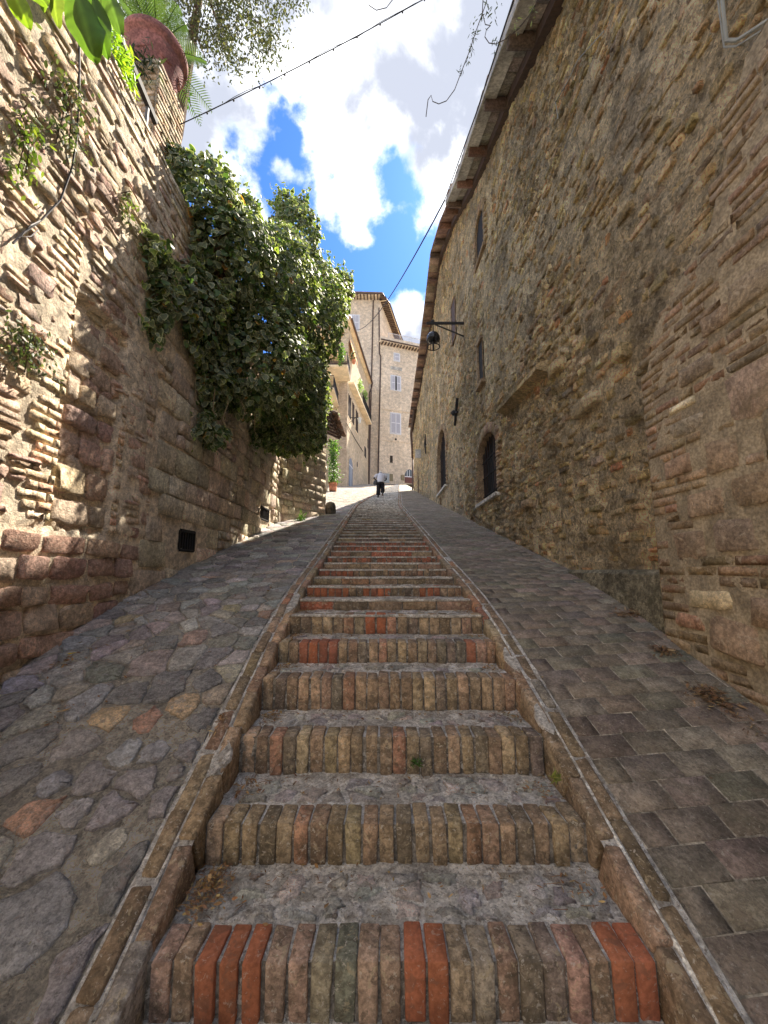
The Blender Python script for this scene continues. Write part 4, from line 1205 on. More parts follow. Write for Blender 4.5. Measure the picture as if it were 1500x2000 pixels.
for (u, z_, l, h, c) in ((2.62, -0.20, 0.34, 0.125, (0.50, 0.42, 0.30)), (2.78, -0.36, 0.26, 0.10, (0.40, 0.24, 0.18)), (2.44, -0.42, 0.36, 0.22, (0.32, 0.235, 0.18)), (2.9, -0.56, .2, .13, (.33, .25, .17)), (2.35, 0.20, 0.3, 0.20, (0.30, 0.235, 0.195)), (2.72, 0.15, 0.24, 0.20, (0.31, 0.235, 0.185)),
                        (2.55, 0.42, 0.28, 0.16, (0.30, 0.225, 0.17)), (2.38, 0.70, 0.2, 0.2, (0.29, 0.22, 0.17)), (2.75, 0.72, 0.24, 0.13, (0.30, 0.21, 0.16)), (2.15, 1.0, 0.30, 0.30, (0.34, 0.26, 0.22)), (2.62, 0.98, 0.28, 0.13, (0.285, 0.25, 0.215)), (2.2, 0.45, .26, .2, (.3, .23, .17)),
                        (2.2, -0.25, .2, .16, (.31, .23, .18)), (2.1, -0.5, .3, .2, (.31, .24, .18)), (2.02, 0.1, .25, .2, (.3, .23, .17)), (2.5, 1.32, .26, .12, (.27, .22, .18)), (2.3, 1.55, .22, .14, (.29, .22, .17)), (2.05, 1.6, .3, .2, (.31, .25, .19)), (1.95, 0.75, .3, .22, (.3, .24, .18))):
    taken.append((u, z_, l, h))
    put(PS, 'a' if rng.random() < .5 else 's', UR, NR, (2.105, u, z_), l, h, rng.uniform(0.010, 0.022), 0.06, np.array(c) * (1.35 if c[0] > .45 else 1.05), 0.04, 1.10)
while z < 3.2:
    h = 0.064; u = 3.05
    L = 0.13 if r_ % 2 else 0.27
    while u > 0.5:
        a, b_ = u - L, u
        uc = (a + b_) / 2; zc = z + h / 2 + 0.006 * math.sin(uc * 3)
        ok = zc < float(pier_top(uc)) + 0.02 and zc > float(sprof(uc)) - 0.08
        ok = ok and not any(abs(uc - t[0]) < t[2] / 2 + L * 0.32 and abs(zc - t[1]) < t[3] / 2 + h * 0.30 for t in taken)
        if ok and rng.random() > (0.03 if u > 2.9 else 0.10):
            pale = any(abs(uc - q[0]) < 0.12 and abs(zc - q[1]) < 0.035 for q in ((2.62, 1.16), (2.33, 1.72), (2.28, 1.50)))
            put(PP, 'b', UR, NR, (2.105, uc, zc), L - 0.006, h - 0.007, rng.uniform(0.003, 0.010), 0.06, np.array((0.66, 0.58, 0.44)) if pale else pick(PIERB), 0.012)
        u -= L; L = rng.choice([0.27, 0.27, 0.27, 0.13]) * rng.uniform(0.93, 1.05)
    z += h; r_ += 1
print('pier', PP.build('brick', 'small_bricks', M_PIER, pier, 300), PS.build('stone', 'small_stones', M_PIER, pier, 40))

# body behind the face
m = MB()
prof_poly = [(2.78, -8, -5)] + [(2.78, 27.7, -5)] + [(2.78, y_, z_ - 0.04) for y_, z_ in reversed(TOPR)]
prof_poly[2] = (2.78, 27.7, prof_poly[2][2])
m.prism(prof_poly, (6.5, 0, 0))
m.prism([(2.25, -8, -5), (2.25, 1.22, -5), (2.25, 1.22, float(topr(1.22))), (2.25, -8, float(topr(-8)))], (0.53, 0, 0))
m.box(2.2, 2.80, 27.55, 27.8, 1, 9.9)
m.build('wall_core', M_MORTAR_R, bld)

# windows, niches and vents
def opening(key, name, depth, back_mat, parent=bld):
    P = OPEN[key]; yc = sum(p[0] for p in P) / len(P); x = float(wall_r(yc))
    m = MB(); n = len(P)
    V = [(x - 0.035, a, b_) for a, b_ in P] + [(x + depth, a, b_) for a, b_ in P]
    m.add(V, [(i_, (i_ + 1) % n, n + (i_ + 1) % n, n + i_) for i_ in range(n)])
    w = m.build(name, M_STONE_REV, parent, fix=False)
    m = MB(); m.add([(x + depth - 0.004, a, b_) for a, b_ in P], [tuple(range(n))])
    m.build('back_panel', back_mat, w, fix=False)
    return w, P, x
M_STONE_REV = masonry('reveal_brick', (0.30, 0.215, 0.135), mottles=((8, 0.25), (50, 0.3)), bump=((14, 0.8), (60, 0.7)), use_obj=False)
def surround(P, x, w, jamb=0.26, arch_n=11, skip_bottom=True):
    """brick jambs and arch ring around an opening"""
    pc = Pieces(VARS, 'brick')
    y0, y1 = P[0][0], P[-1][0]; z0, zs = P[0][1], P[1][1]
    for sgn, yy in ((-1, y0), (1, y1)):
        z = z0; r_ = 0
        while z < zs:
            L = jamb * (0.55 if r_ % 2 else 1.0)
            put(pc, 'b', UR, NR, (x, yy + sgn * L / 2, z + 0.033), L - 0.008, 0.058, 0.05 + rng.uniform(0, .012), 0.06, pick(PIERB), 0.012)
            z += 0.067; r_ += 1
    A = P[1:-1]
    pts = [np.array(p) for p in A]; seg = np.cumsum([0] + [np.linalg.norm(pts[i_ + 1] - pts[i_]) for i_ in range(len(pts) - 1)])
    n = int(seg[-1] / 0.075)
    for q in range(n):
        s_ = (q + 0.5) / n * seg[-1]; i_ = min(np.searchsorted(seg, s_) - 1, len(pts) - 2); i_ = max(i_, 0)
        t = (s_ - seg[i_]) / (seg[i_ + 1] - seg[i_]); p = pts[i_] * (1 - t) + pts[i_ + 1] * t
        tg = (pts[i_ + 1] - pts[i_]) / np.linalg.norm(pts[i_ + 1] - pts[i_]); nn = np.array((-tg[1], tg[0])) 
        if nn[1] < 0: nn = -nn
        U_ = np.array((0, tg[0], tg[1])); W_ = np.array((0, nn[0], nn[1]))
        c0 = np.array((x, p[0], p[1])) + W_ * 0.11
        B = np.stack([U_, W_, NR]);
        if np.linalg.det(B) < 0: B[0] *= -1
        pc.add(nS + nA + int(rng.integers(nB)), mat4(B, c0 - NR * 0.06, (0.066, 0.22, 0.11)), pick(PIERB))
    pc.build('brick', 'brick_surround', M_PIER, w, 0)
for key, dep in (('w1', 0.19), ('w2', 0.19)):
    w, P, x = opening(key, 'window', dep, M_DARK)
    surround(P, x, w)
    y0, y1, z0 = P[0][0], P[-1][0], P[0][1]; zt = max(p[1] for p in P)
    f = MB(); xb = x + dep - 0.04
    ring = [(xb, a, b_) for a, b_ in P]
    for i_ in range(len(ring)): f.bar(ring[i_], ring[(i_ + 1) % len(ring)], 0.07, 0.07)
    f.bar((xb + .02, (y0 + y1) / 2, z0), (xb + .02, (y0 + y1) / 2, zt), 0.06, 0.06)
    f.build('frame', M_WOOD, w)
    g = MB(); nb_ = 8
    for q in range(nb_):
        yy = y0 + (y1 - y0) * (q + 0.5) / nb_
        zz = max((b_ for a, b_ in P if abs(a - yy) < (y1 - y0) * 0.12), default=zt)
        g.tube([(xb - 0.06, yy, z0), (xb - 0.06, yy, zz)], 0.011, 5)
    for q in (0.12, 0.42, 0.68):
        zz = z0 + (zt - z0) * q
        g.bar((xb - 0.06, y0, zz), (xb - 0.06, y1, zz), 0.03, 0.012)
    g.build('iron_bars', M_IRON, w)
    s_ = MB(); s_.box(x - 0.10, x + dep, y0 - 0.05, y1 + 0.05, z0 - 0.07, z0 - 0.004)
    s_.build('sill', M_WHITE_SILL if 'M_WHITE_SILL' in globals() else M_WHITE_MORTAR, w)
w, P, x = opening('w3', 'arched_window', 0.015, M_DARK); surround(P, x, w, 0.2)
m = MB(); m.box(x - 0.07, x + 0.2, P[0][0] - .05, P[-1][0] + .05, P[0][1] - 0.08, P[0][1] - .004); m.build('sill', M_STONE_REV, w)
w, P, x = opening('w4', 'slit_window', -0.01, M_WOOD)
w, P, x = opening('w5', 'slit_window', -0.015, M_DARK)
m = MB()
for a, b_ in (((x - .03, 8.62, 4.14), (x - .03, 8.62, 5.18)), ((x - .03, 8.20, 5.16), (x - .03, 8.64, 5.16))): m.bar(a, b_, 0.07, 0.07)
m.build('frame', M_STONE_REV, w)
m = MB(); m.box(x - 0.10, x + 0.2, 8.15, 8.70, 4.06, 4.136); m.build('sill', M_STONE_REV, w)
opening('v1', 'vent', 0.3, M_DARK); opening('v2', 'vent', 0.3, M_DARK)

# eaves: purlin ends, tiled soffit, fascia, tiles; the verge climbs with the roof
roof = MB()
tp = [p for p in TOPR]
for (ya, za), (yb, zb_) in zip(tp[:-1], tp[1:]):
    oh = 1.735 if yb <= 9.7 else 1.80
    roof.prism([(oh, ya, za + 0.10), (oh, yb, zb_ + 0.10), (oh, yb, zb_ + 0.17), (oh, ya, za + 0.17)], (7.8, 0, 0))
roof = roof.build('roof', M_TILE, bld)
pur = [bevel_box(0.66, 0.13, 0.15, 0.010, 0.006, 900 + q) for q in range(4)]
Pp = Pieces(pur, 'purlin')
for yy in list(np.arange(0.9, 9.6, 1.22)) + list(np.arange(9.95, 27.4, 1.12)):
    a = math.atan2(float(topr(yy + .2) - topr(yy - .2)), 0.4)
    ax = np.array(Matrix.Rotation(a, 3, 'X')).T
    Pp.add(int(rng.integers(4)), mat4(ax, (2.08, yy, float(topr(yy)) - 0.045)), pick([(2, (0.085, 0.058, 0.047)), (1, (0.12, 0.08, 0.062)), (0.6, (0.15, 0.085, 0.062))]))
Pp.build('purlin', 'purlins', M_WOODC if 'M_WOODC' in globals() else M_PLANK, roof, 60)
sof = Pieces([bevel_box(0.50, 0.30, 0.035, 0.004, 0.002, 910 + q) for q in range(4)], 'soffit_tile')
yy = 0.0
while yy < 27.5:
    a = math.atan2(float(topr(yy + .2) - topr(yy - .2)), 0.4)
    ax = np.array(Matrix.Rotation(a, 3, 'X')).T
    sof.add(int(rng.integers(4)), mat4(ax, (2.0, yy, float(topr(yy)) + 0.062 + rng.normal(0, .003))), pick([(2, (0.25, 0.225, 0.195)), (2, (0.30, 0.265, 0.225)), (1, (0.20, 0.17, 0.14))] if yy < 9.6 else [(2, (0.20, 0.13, 0.10)), (1, (0.25, 0.19, 0.15))]))
    yy += 0.31 * math.cos(a)
sof.build('soffit_tile', 'soffit', M_PLANK, roof, 120)
# wall plate under the purlins
m = MB()
for (ya, za), (yb, zb_) in zip(tp[1:-1], tp[2:]):
    m.bar((2.18, ya, za - 0.045), (2.18, yb, zb_ - 0.045), 0.14, 0.16)
m.build('wall_plate', M_WOOD, roof)
m = MB()
for (ya, za), (yb, zb_) in zip(tp[:5], tp[1:6]):
    m.prism([(1.70, ya, za - 0.01), (1.70, yb, zb_ - 0.01), (1.70, yb, zb_ + 0.14), (1.70, ya, za + 0.14)], (0.03, 0, 0)); m.prism([(1.73, ya, za + 0.0), (1.73, yb, zb_ + 0.0), (1.73, yb, zb_ + 0.03), (1.73, ya, za + 0.03)], (0.20, 0, 0))
m.build('fascia', M_FASCIA, roof)
tv = []
for q in range(4):
    r_ = np.random.default_rng(950 + q); n = 7; V = []; T = []
    for e_, rad in ((-0.5, 0.105), (0.5, 0.085)):
        for s2 in (1.0, 0.86):
            for k in range(n):
                t = math.pi * k / (n - 1)
                V.append((math.cos(t) * rad * s2, e_ * 0.44, math.sin(t) * rad * s2 + (0.012 if e_ < 0 else 0)))
    for k in range(n - 1):
        a0, a1, b0, b1 = k, k + 1, 2 * n + k, 2 * n + k + 1
        T += [(a0, b0, b1), (a0, b1, a1)]
        T += [(n + k, n + k + 1, 3 * n + k + 1), (n + k, 3 * n + k + 1, 3 * n + k), (k, k + 1, n + k + 1), (k, n + k + 1, n + k), (2 * n + k, 3 * n + k + 1, 2 * n + k + 1), (2 * n + k, 3 * n + k, 3 * n + k + 1)]
    tv.append((np.array(V), np.array(T)))
tl = Pieces(tv, 'tile')
TILEC = [(3, (0.30, 0.20, 0.15)), (2, (0.25, 0.18, 0.14)), (2, (0.34, 0.23, 0.17)), (1, (0.22, 0.19, 0.16))]
for row, xr_ in enumerate((1.81, 2.02, 2.23, 2.44, 2.65)):
    yy = -1.0
    while yy < 27.6:
        a = math.atan2(float(topr(yy + .2) - topr(yy - .2)), 0.4)
        flip = yy > 13.4
        Rm = Matrix.Rotation(a, 3, 'X') @ Matrix.Rotation(math.pi if flip else 0, 3, 'Z') @ Matrix.Rotation(0.045, 3, 'X')
        tl.add(int(rng.integers(4)), mat4(np.array(Rm).T, (xr_ + (0.1 if yy > 9.6 else 0) + rng.normal(0, .006), yy, float(topr(yy)) + 0.185 + rng.normal(0, .006))), pick(TILEC))
        yy += 0.37 * math.cos(a)
tl.build('tile', 'far_tiles', M_TILE, roof, 160)
# gutter and downpipe at the far end
m = MB(); m.tube([(2.0, 24.6, float(topr(24.6)) - 0.12), (2.0, 27.9, float(topr(27.8)) - 0.06), (2.05, 28.0, 9.2), (2.1, 28.0, 8.0)], 0.10, 7)
m.tube([(2.1, 28.0, 8.0), (2.08, 27.9, 6.0), (2.06, 27.86, float(sprof(27.8)) + 0.02)], 0.062, 7)
m.build('downpipe', M_GUTTER, bld, True)
m = MB(); m.tube([(2.12, 24.0, 6.35), (2.12, 24.0, float(sprof(24.0)))], 0.03, 6); m.build('conduit_pipe', M_COPPER, bld)
m = MB(); m.box(1.83, 2.16, 22.2, 22.32, 6.35, 6.85); m.build('meter_box', M_PLANKBOX if 'M_PLANKBOX' in globals() else M_FASCIA, bld)
# iron wall anchors
def anchor(y_, z_, s_, kind):
    m = MB(); x = float(wall_r(y_)) - 0.07
    if kind == 0:
        m.bar((x, y_ - 0.42 * s_, z_ + 0.40 * s_), (x, y_ + 0.2 * s_, z_ - 0.42 * s_), 0.07, 0.05); m.bar((x, y_ - 0.34 * s_, z_ - 0.1 * s_), (x, y_ + 0.34 * s_, z_ + 0.12 * s_), 0.06, 0.05)
        m.ball((x - 0.05, y_, z_), 0.085, 8, 6)
    else:
        m.tube([(x, y_ - .05, z_ - 0.5), (x - .02, y_, z_ - 0.1), (x, y_ + .10, z_), (x - .02, y_, z_ + 0.12), (x, y_ + 0.05, z_ + 0.55)], [0.03, 0.05, 0.07, 0.05, 0.03], 6)
    m.build('wall_anchor', M_IRON, bld)
anchor(11.3, 4.62, 0.8, 0); anchor(19.4, 6.25, 1.0, 1)
m = MB(); m.tube([(2.2, 2.03, 6.2), (2.16, 2.03, 3.6), (2.15, 2.03, 3.28), (2.16, 1.98, 3.2), (2.16, 1.2, 2.55)], 0.011, 6)
m.tube([(2.2, 2.06, 6.2), (2.16, 2.055, 3.6), (2.15, 2.05, 3.26), (2.16, 1.99, 3.17), (2.16, 1.2, 2.50)], 0.006, 5)
o = m.build('grey_conduit', M_CABLE_GREY); tag(o, 'pale grey bent conduit fixed high on the ochre wall, top right corner', 'conduit')

# ================================================================== houses at the top of the street
def coursed(name, U, c1, c2, mortar, row=0.17, width=0.36, bumpd=0.03):
    """small squared stonework too far away to tell the stones apart"""
    m, t, b = new_mat(name)
    N = t.nodes.new; L = t.links.new
    g = N('ShaderNodeNewGeometry')
    dt = N('ShaderNodeVectorMath'); dt.operation = 'DOT_PRODUCT'; dt.inputs[1].default_value = U; L(g.outputs['Position'], dt.inputs[0])
    sp = N('ShaderNodeSeparateXYZ'); L(g.outputs['Position'], sp.inputs[0])
    cb = N('ShaderNodeCombineXYZ'); L(dt.outputs['Value'], cb.inputs[0]); L(sp.outputs[2], cb.inputs[1])
    nz = N('ShaderNodeTexNoise'); nz.inputs['Scale'].default_value = 2.0; nz.inputs['Detail'].default_value = 3; L(g.outputs['Position'], nz.inputs['Vector'])
    sub = N('ShaderNodeVectorMath'); sub.operation = 'MULTIPLY_ADD'; sub.inputs[1].default_value = (0.12, 0.12, 0); L(nz.outputs['Color'], sub.inputs[0]); L(cb.outputs[0], sub.inputs[2])
    br = N('ShaderNodeTexBrick'); L(sub.outputs[0], br.inputs['Vector'])
    br.inputs['Scale'].default_value = 1.0; br.inputs['Row Height'].default_value = row; br.inputs['Brick Width'].default_value = width
    br.inputs['Mortar Size'].default_value = 0.012; br.inputs['Mortar Smooth'].default_value = 0.4; br.inputs['Bias'].default_value = 0.0
    br.inputs['Color1'].default_value = (*c1, 1); br.inputs['Color2'].default_value = (*c2, 1); br.inputs['Mortar'].default_value = (*mortar, 1)
    c = br.outputs['Color']
    for sc, am in ((0.35, 0.14), (3.0, 0.22), (9, 0.22)):
        n = N('ShaderNodeTexNoise'); n.inputs['Scale'].default_value = sc; n.inputs['Detail'].default_value = 5; L(g.outputs['Position'], n.inputs['Vector'])
        mr = N('ShaderNodeMapRange'); L(n.outputs['Fac'], mr.inputs['Value']); mr.inputs['From Min'].default_value = 0.28; mr.inputs['From Max'].default_value = 0.72
        mr.inputs['To Min'].default_value = 1 - am; mr.inputs['To Max'].default_value = 1 + am
        mx = N('ShaderNodeMixRGB'); mx.blend_type = 'MULTIPLY'; mx.inputs['Fac'].default_value = 1; L(c, mx.inputs['Color1']); L(mr.outputs['Result'], mx.inputs['Color2']); c = mx.outputs['Color']
    L(c, b.inputs['Base Color']); set_in(b, 'Roughness', 0.92)
    inv = N('ShaderNodeMath'); inv.operation = 'SUBTRACT'; inv.inputs[0].default_value = 1; L(br.outputs['Fac'], inv.inputs[1])
    ad = N('ShaderNodeMath'); ad.operation = 'ADD'; L(inv.outputs[0], ad.inputs[0]); L(n.outputs['Fac'], ad.inputs[1])
    bp = N('ShaderNodeBump'); bp.inputs['Strength'].default_value = 0.9; bp.inputs['Distance'].default_value = bumpd; L(ad.outputs[0], bp.inputs['Height']); L(bp.outputs['Normal'], b.inputs['Normal'])
    return m
class Face:
    """a vertical house front: P0 a point of its foot, U along it; pixels are turned into points of the front"""
    def __init__(s, p0, p1):
        s.p0 = np.array((p0[0], p0[1], 0.0)); s.U, s.N = wall_frame((p0[0], p0[1]), (p1[0], p1[1]))
        s.L = math.hypot(p1[0] - p0[0], p1[1] - p0[1])
    def uz(s, px, py):
        r = ray(px, py); t = np.dot(s.p0, s.N) / np.dot(r, s.N); p = r * t
        return float(np.dot(p - s.p0, s.U)), float(p[2])
    def rect(s, x0, y0, x1, y1):
        a = s.uz(x0, y0); b_ = s.uz(x1, y1); c = s.uz(x0, y1); d = s.uz(x1, y0)
        return (a[0] + c[0]) / 2, (b_[0] + d[0]) / 2, (c[1] + b_[1]) / 2, (a[1] + d[1]) / 2
    def pt(s, u, z, o=0.0): return s.p0 + s.U * u + np.array((0, 0, z)) + s.N * o
    def box(s, mb, u0, u1, z0, z1, o0, o1, c=(1, 1, 1)):
        return mb.obox(s.pt((u0 + u1) / 2, (z0 + z1) / 2, (o0 + o1) / 2), [s.U, UP, s.N], (abs(u1 - u0) / 2, abs(z1 - z0) / 2, abs(o1 - o0) / 2), c)
def shuttered(face, rc, root, rail=0.45, open_=False, leaves=2, mat=None):
    u0, u1, z0, z1 = rc
    w = MB(); face.box(w, u0 - 0.10, u1 + 0.10, z0 - 0.10, z1 + 0.10, -0.02, 0.03); w = w.build('window', M_WHITE, root)
    g = MB(); face.box(g, u0, u1, z0, z1, 0.03, 0.036); g.build('pane', M_DARK, w)
    wd = (u1 - u0) / leaves
    for q in range(leaves):
        s_ = MB(); a, b_ = u0 + q * wd + 0.02, u0 + (q + 1) * wd - 0.02
        if open_: a, b_ = (a, b_ - 0.10) if q == 0 else (a + 0.10, b_)
        face.box(s_, a, b_, z0, z1, 0.045, 0.075)
        n = max(4, int((z1 - z0) / 0.14))
        for k in range(n):
            zz = z0 + (z1 - z0) * (k + 0.5) / n
            s_.obox(face.pt((a + b_) / 2, zz, 0.085), [face.U, np.array((0, 0, 0.85)) + face.N * 0.5, face.N], ((b_ - a) / 2 - 0.06, 0.045, 0.008), (0.92, 0.92, 0.95))
        sh = s_.build('shutter', M_SHUTTER, w)
        f = MB()
        for bb in ((a, a + 0.06, z0, z1), (b_ - 0.06, b_, z0, z1), (a + .06, b_ - .06, z0, z0 + .07), (a + .06, b_ - .06, z1 - .07, z1), (a + .06, b_ - .06, z0 + (z1 - z0) * rail, z0 + (z1 - z0) * rail + 0.09)):
            face.box(f, *bb, 0.076, 0.11)
        f.build('shutter_frame', M_WHITE, sh)
    return w
def rafters(mb, p0, p1, out_v, n, w=0.14, h=0.16, L=0.9):
    p0 = np.array(p0, float); p1 = np.array(p1, float); o = np.array(out_v, float)
    o = o / np.linalg.norm(o); t = (p1 - p0) / np.linalg.norm(p1 - p0)
    for k in range(n):
        p = p0 + (p1 - p0) * (k + 0.5) / n
        mb.obox(p + o * (L / 2 - 0.05), [o, t, UP], (L / 2, w / 2, h / 2))

# ---- tall house straight ahead
FT = Face((-9.5, 46.6), (-0.55, 47.0))
FL_ = Face((-0.55, 47.0), (6.2, 49.4))
M_TALL = coursed('tall_house_stone', tuple(FT.U), (0.66, 0.54, 0.41), (0.75, 0.635, 0.505), (0.61, 0.50, 0.39))
M_LOW = coursed('low_house_stone', tuple(FL_.U), (0.68, 0.565, 0.435), (0.77, 0.655, 0.525), (0.63, 0.53, 0.42))
tall = thing('tall_house', 'tall stone house with overhanging tiled eaves at the top of the stairs', 'house', (-4, 48, Z_TOP))
zT = FT.uz(715, 583)[1]
zLw = FL_.uz(750, 672)[1]
tc_ = (1.9, 57.0)                                     # far corner of the tall house on its right side
m = MB()
m.prism([(-9.5, 46.6, Z_TOP - 1), (-0.55, 47.0, Z_TOP - 1), (tc_[0], tc_[1], Z_TOP - 1), (-9.5, 57, Z_TOP - 1)], (0, 0, zT - Z_TOP + 1.2))
m.build('wall', M_TALL, tall)
m = MB()
ov = 1.0
e1 = np.array((-9.8, 46.6 - ov, zT)); e2 = np.array((-0.2, 47.0 - ov, zT)); e3 = np.array((0.75, 47.9, zT)); e4 = np.array((tc_[0] + ov + 0.1, tc_[1], zT))
top = np.array((-5.0, 53.0, zT + 2.6))
ring = [e1, e2, e3, e4, np.array((-9.8, 57.5, zT))]
V = ring + [p + np.array((0, 0, 0.22)) for p in ring] + [top]
n = 5
m.add(V, [tuple(range(n))[::-1]] + [(i_, (i_ + 1) % n, n + (i_ + 1) % n, n + i_) for i_ in range(n)] + [(n + i_, n + (i_ + 1) % n, 2 * n) for i_ in range(n)])
rt_ = MB(); rt_.add([p - np.array((0, 0, 0.01)) for p in ring], [tuple(range(n))]); rt_.build('soffit', M_PLASTER, tall)
rt = m.build('roof', M_TILE_FAR if 'M_TILE_FAR' in globals() else simple('far_roof_tile', (0.30, 0.19, 0.14), 0.85, 0, 0.3, 6), tall)
m = MB()
rafters(m, (-8.5, 46.62, zT - 0.12), (-0.6, 46.98, zT - 0.12), (0, -1, 0), 18, L=0.95)
for a in np.linspace(-80, -5, 6): m.obox(np.array((-0.55, 47.0, zT - 0.12)) + np.array((math.cos(R(a)), math.sin(R(a)), 0)) * 0.45, [np.array((math.cos(R(a)), math.sin(R(a)), 0)), np.array((-math.sin(R(a)), math.cos(R(a)), 0)), UP], (0.5, 0.07, 0.08))
rafters(m, (-0.45, 47.4, zT - 0.12), (tc_[0], tc_[1], zT - 0.12), (1, -0.2, 0), 24, L=0.95)
m.build('rafters', M_WOOD, rt)['kind'] = 'stuff'
g = MB(); g.tube([e1, e2, e3, e4], 0.11, 6); g.build('gutter', M_GUTTER, tall)
shuttered(FT, FT.rect(684, 616, 701, 646), tall, 0.5)
g = MB()
for px0, py0, px1, py1 in ((729, 588, 721, 940),):
    a = FT.pt(*FT.uz(px0, py0), 0.12); b_ = FT.pt(*FT.uz(px1, py1), 0.12)
    g.tube([a, b_], 0.085, 6)
g.build('downpipe', M_GUTTER, tall)
m = MB(); FT.box(m, -0.0, FT.L, FT.uz(730, 798)[1] - .08, FT.uz(730, 798)[1] + .06, 0, 0.07); FT.box(m, 0, FT.L, FT.uz(730, 858)[1] - .07, FT.uz(730, 858)[1] + .05, 0, 0.06)
m.build('string_course', M_TALL, tall)
# ---- lower house beside it, with a roof terrace
low = thing('low_house', 'pale stone house with lilac shutters and a roof terrace, right of the taller house', 'house', (2.5, 48.5, Z_TOP))
m = MB()
q0, q1 = FL_.pt(0, 0), FL_.pt(FL_.L, 0)
m.prism([(q0[0], q0[1], Z_TOP - 1), (q1[0], q1[1], Z_TOP - 1), (q1[0] - 1.5, q1[1] + 7, Z_TOP - 1), (q0[0] - 0.2, q0[1] + 8, Z_TOP - 1)], (0, 0, zLw - Z_TOP + 1))
m.build('wall', M_LOW, low)
m = MB(); FL_.box(m, -0.15, FL_.L + 0.3, zLw, zLw + 0.16, -0.5, 0.75); FL_.box(m, -0.10, FL_.L + 0.3, zLw + 0.16, zLw + 0.62, -0.5, 0.66, (1.12, 1.1, 1.08))
par = m.build('parapet', M_LOW, low)
m = MB()
for k in range(17):
    u = 0.2 + k * 0.42
    FL_.box(m, u, u + 0.13, zLw - 0.16, zLw - 0.002, -0.05, 0.62)
m.build('rafters', M_WOOD, low)['kind'] = 'stuff'
g = MB(); g.tube([FL_.pt(-0.1, zLw + 0.1, 0.80), FL_.pt(FL_.L + 0.3, zLw + 0.02, 0.80)], 0.09, 6); g.build('gutter', M_GUTTER, low)
g = MB()
a = FL_.pt(0.12, FL_.uz(746, 600)[1] - 2.0, 0.12); b_ = FL_.pt(0.12, Z_TOP, 0.12)
p1_ = FL_.pt(*FL_.uz(739.5, 603), 0.15); p2_ = FL_.pt(*FL_.uz(740.5, 692), 0.15); p3_ = FL_.pt(*FL_.uz(743, 697), 0.14); p4_ = FL_.pt(*FL_.uz(738, 925), 0.14)
g.tube([p1_, p2_, p3_, p4_], 0.09, 6); g.build('downpipe', M_GUTTER, low)
g = MB()
zr = zLw + 0.62
g.bar(FL_.pt(1.2, zr + 1.0, 0.1), FL_.pt(FL_.L, zr + 1.0, 0.1), 0.05, 0.05)
for k in range(40):
    u = 1.2 + (FL_.L - 1.2) * k / 39
    g.bar(FL_.pt(u, zr, 0.1), FL_.pt(u, zr + 1.0, 0.1), 0.03 if k % 10 else 0.06)
g.build('terrace_railing', simple('pale_rail', (0.45, 0.46, 0.50), 0.5, 0.3), low)
shuttered(FL_, FL_.rect(770, 691, 780, 705), low, 0.5, leaves=1)
shuttered(FL_, FL_.rect(764, 735, 782, 762), low, 0.48, True)
shuttered(FL_, FL_.rect(763, 808, 782, 847), low, 0.5)
m = MB(); r4 = FL_.rect(763, 717, 785, 723); FL_.box(m, *r4, 0, 0.04); m.build('blocked_opening', M_FASCIA, low)
def dark_window(face, rc, root, name='window', bars=1):
    u0, u1, z0, z1 = rc
    f = MB()
    for bb in ((u0 - .07, u0, z0, z1), (u1, u1 + .07, z0, z1), (u0 - .07, u1 + .07, z0 - .07, z0), (u0 - .07, u1 + .07, z1, z1 + .07)): face.box(f, *bb, -0.01, 0.03)
    w = f.build(name, M_LOW, root)
    g_ = MB(); face.box(g_, u0, u1, z0, z1, 0.004, 0.01); g_.build('pane', M_DARK, w)
    h_ = MB()
    for k in range(bars):
        uu = u0 + (u1 - u0) * (k + 1) / (bars + 1); face.box(h_, uu - .03, uu + .03, z0, z1, 0.012, 0.04)
    h_.build('frame', M_WOOD, w)
dark_window(FL_, FL_.rect(761.5, 890, 767, 904), low)
for y_ in (802, 862):
    zz = FL_.uz(775, y_)[1]
    m = MB(); FL_.box(m, 0.02, FL_.L, zz - 0.08, zz + 0.06, 0, 0.07); m.build('string_course', M_LOW, low)
u0, u1, z0, z1 = FL_.rect(790, 917, 809, 944)
m = MB(); n = 14
c_ = (u0 + u1) / 2; hw = (u1 - u0) / 2; zs_ = z0 + (z1 - z0) * 0.45
pts_ = [(u0, z0)] + [(c_ - hw * math.cos(t), zs_ + (z1 - zs_) * math.sin(t)) for t in np.linspace(0, math.pi, n)] + [(u1, z0)]
m.prism([FL_.pt(a, b_, 0.0) for a, b_ in [(c_ + (p[0] - c_) * 1.12, p[1] if p[1] == z0 else zs_ + (p[1] - zs_) * 1.08) for p in pts_]], FL_.N * 0.05)
dr = m.build('arched_door', M_LOW, low)
m = MB(); m.prism([FL_.pt(a, b_, 0.052) for a, b_ in pts_], FL_.N * 0.01); m.build('fanlight', M_GLASS, dr)
m = MB()
FL_.box(m, u0, u1, zs_ - 0.04, zs_ + 0.06, 0.064, 0.10)
for k in range(1, 4): FL_.box(m, u0 + (u1 - u0) * k / 4 - .03, u0 + (u1 - u0) * k / 4 + .03, zs_, z1 - 0.1, 0.064, 0.09)
m.build('glazing_bars', M_WHITE, dr)
m = MB()
for k in range(5): FL_.box(m, u0, u1, z0 + (zs_ - z0) * k / 5 + .02, z0 + (zs_ - z0) * (k + 1) / 5 - 0.02, 0.064, 0.09)
m.build('door_leaf', simple('red_brown_door', (0.16, 0.045, 0.03), 0.6, 0, 0.2, 4), dr)
m = MB(); FL_.box(m, *FL_.rect(746, 925, 760, 943), 0.02, 0.10); m.build('grey_panel', simple('grey_metal', (0.33, 0.36, 0.38), 0.5), low)
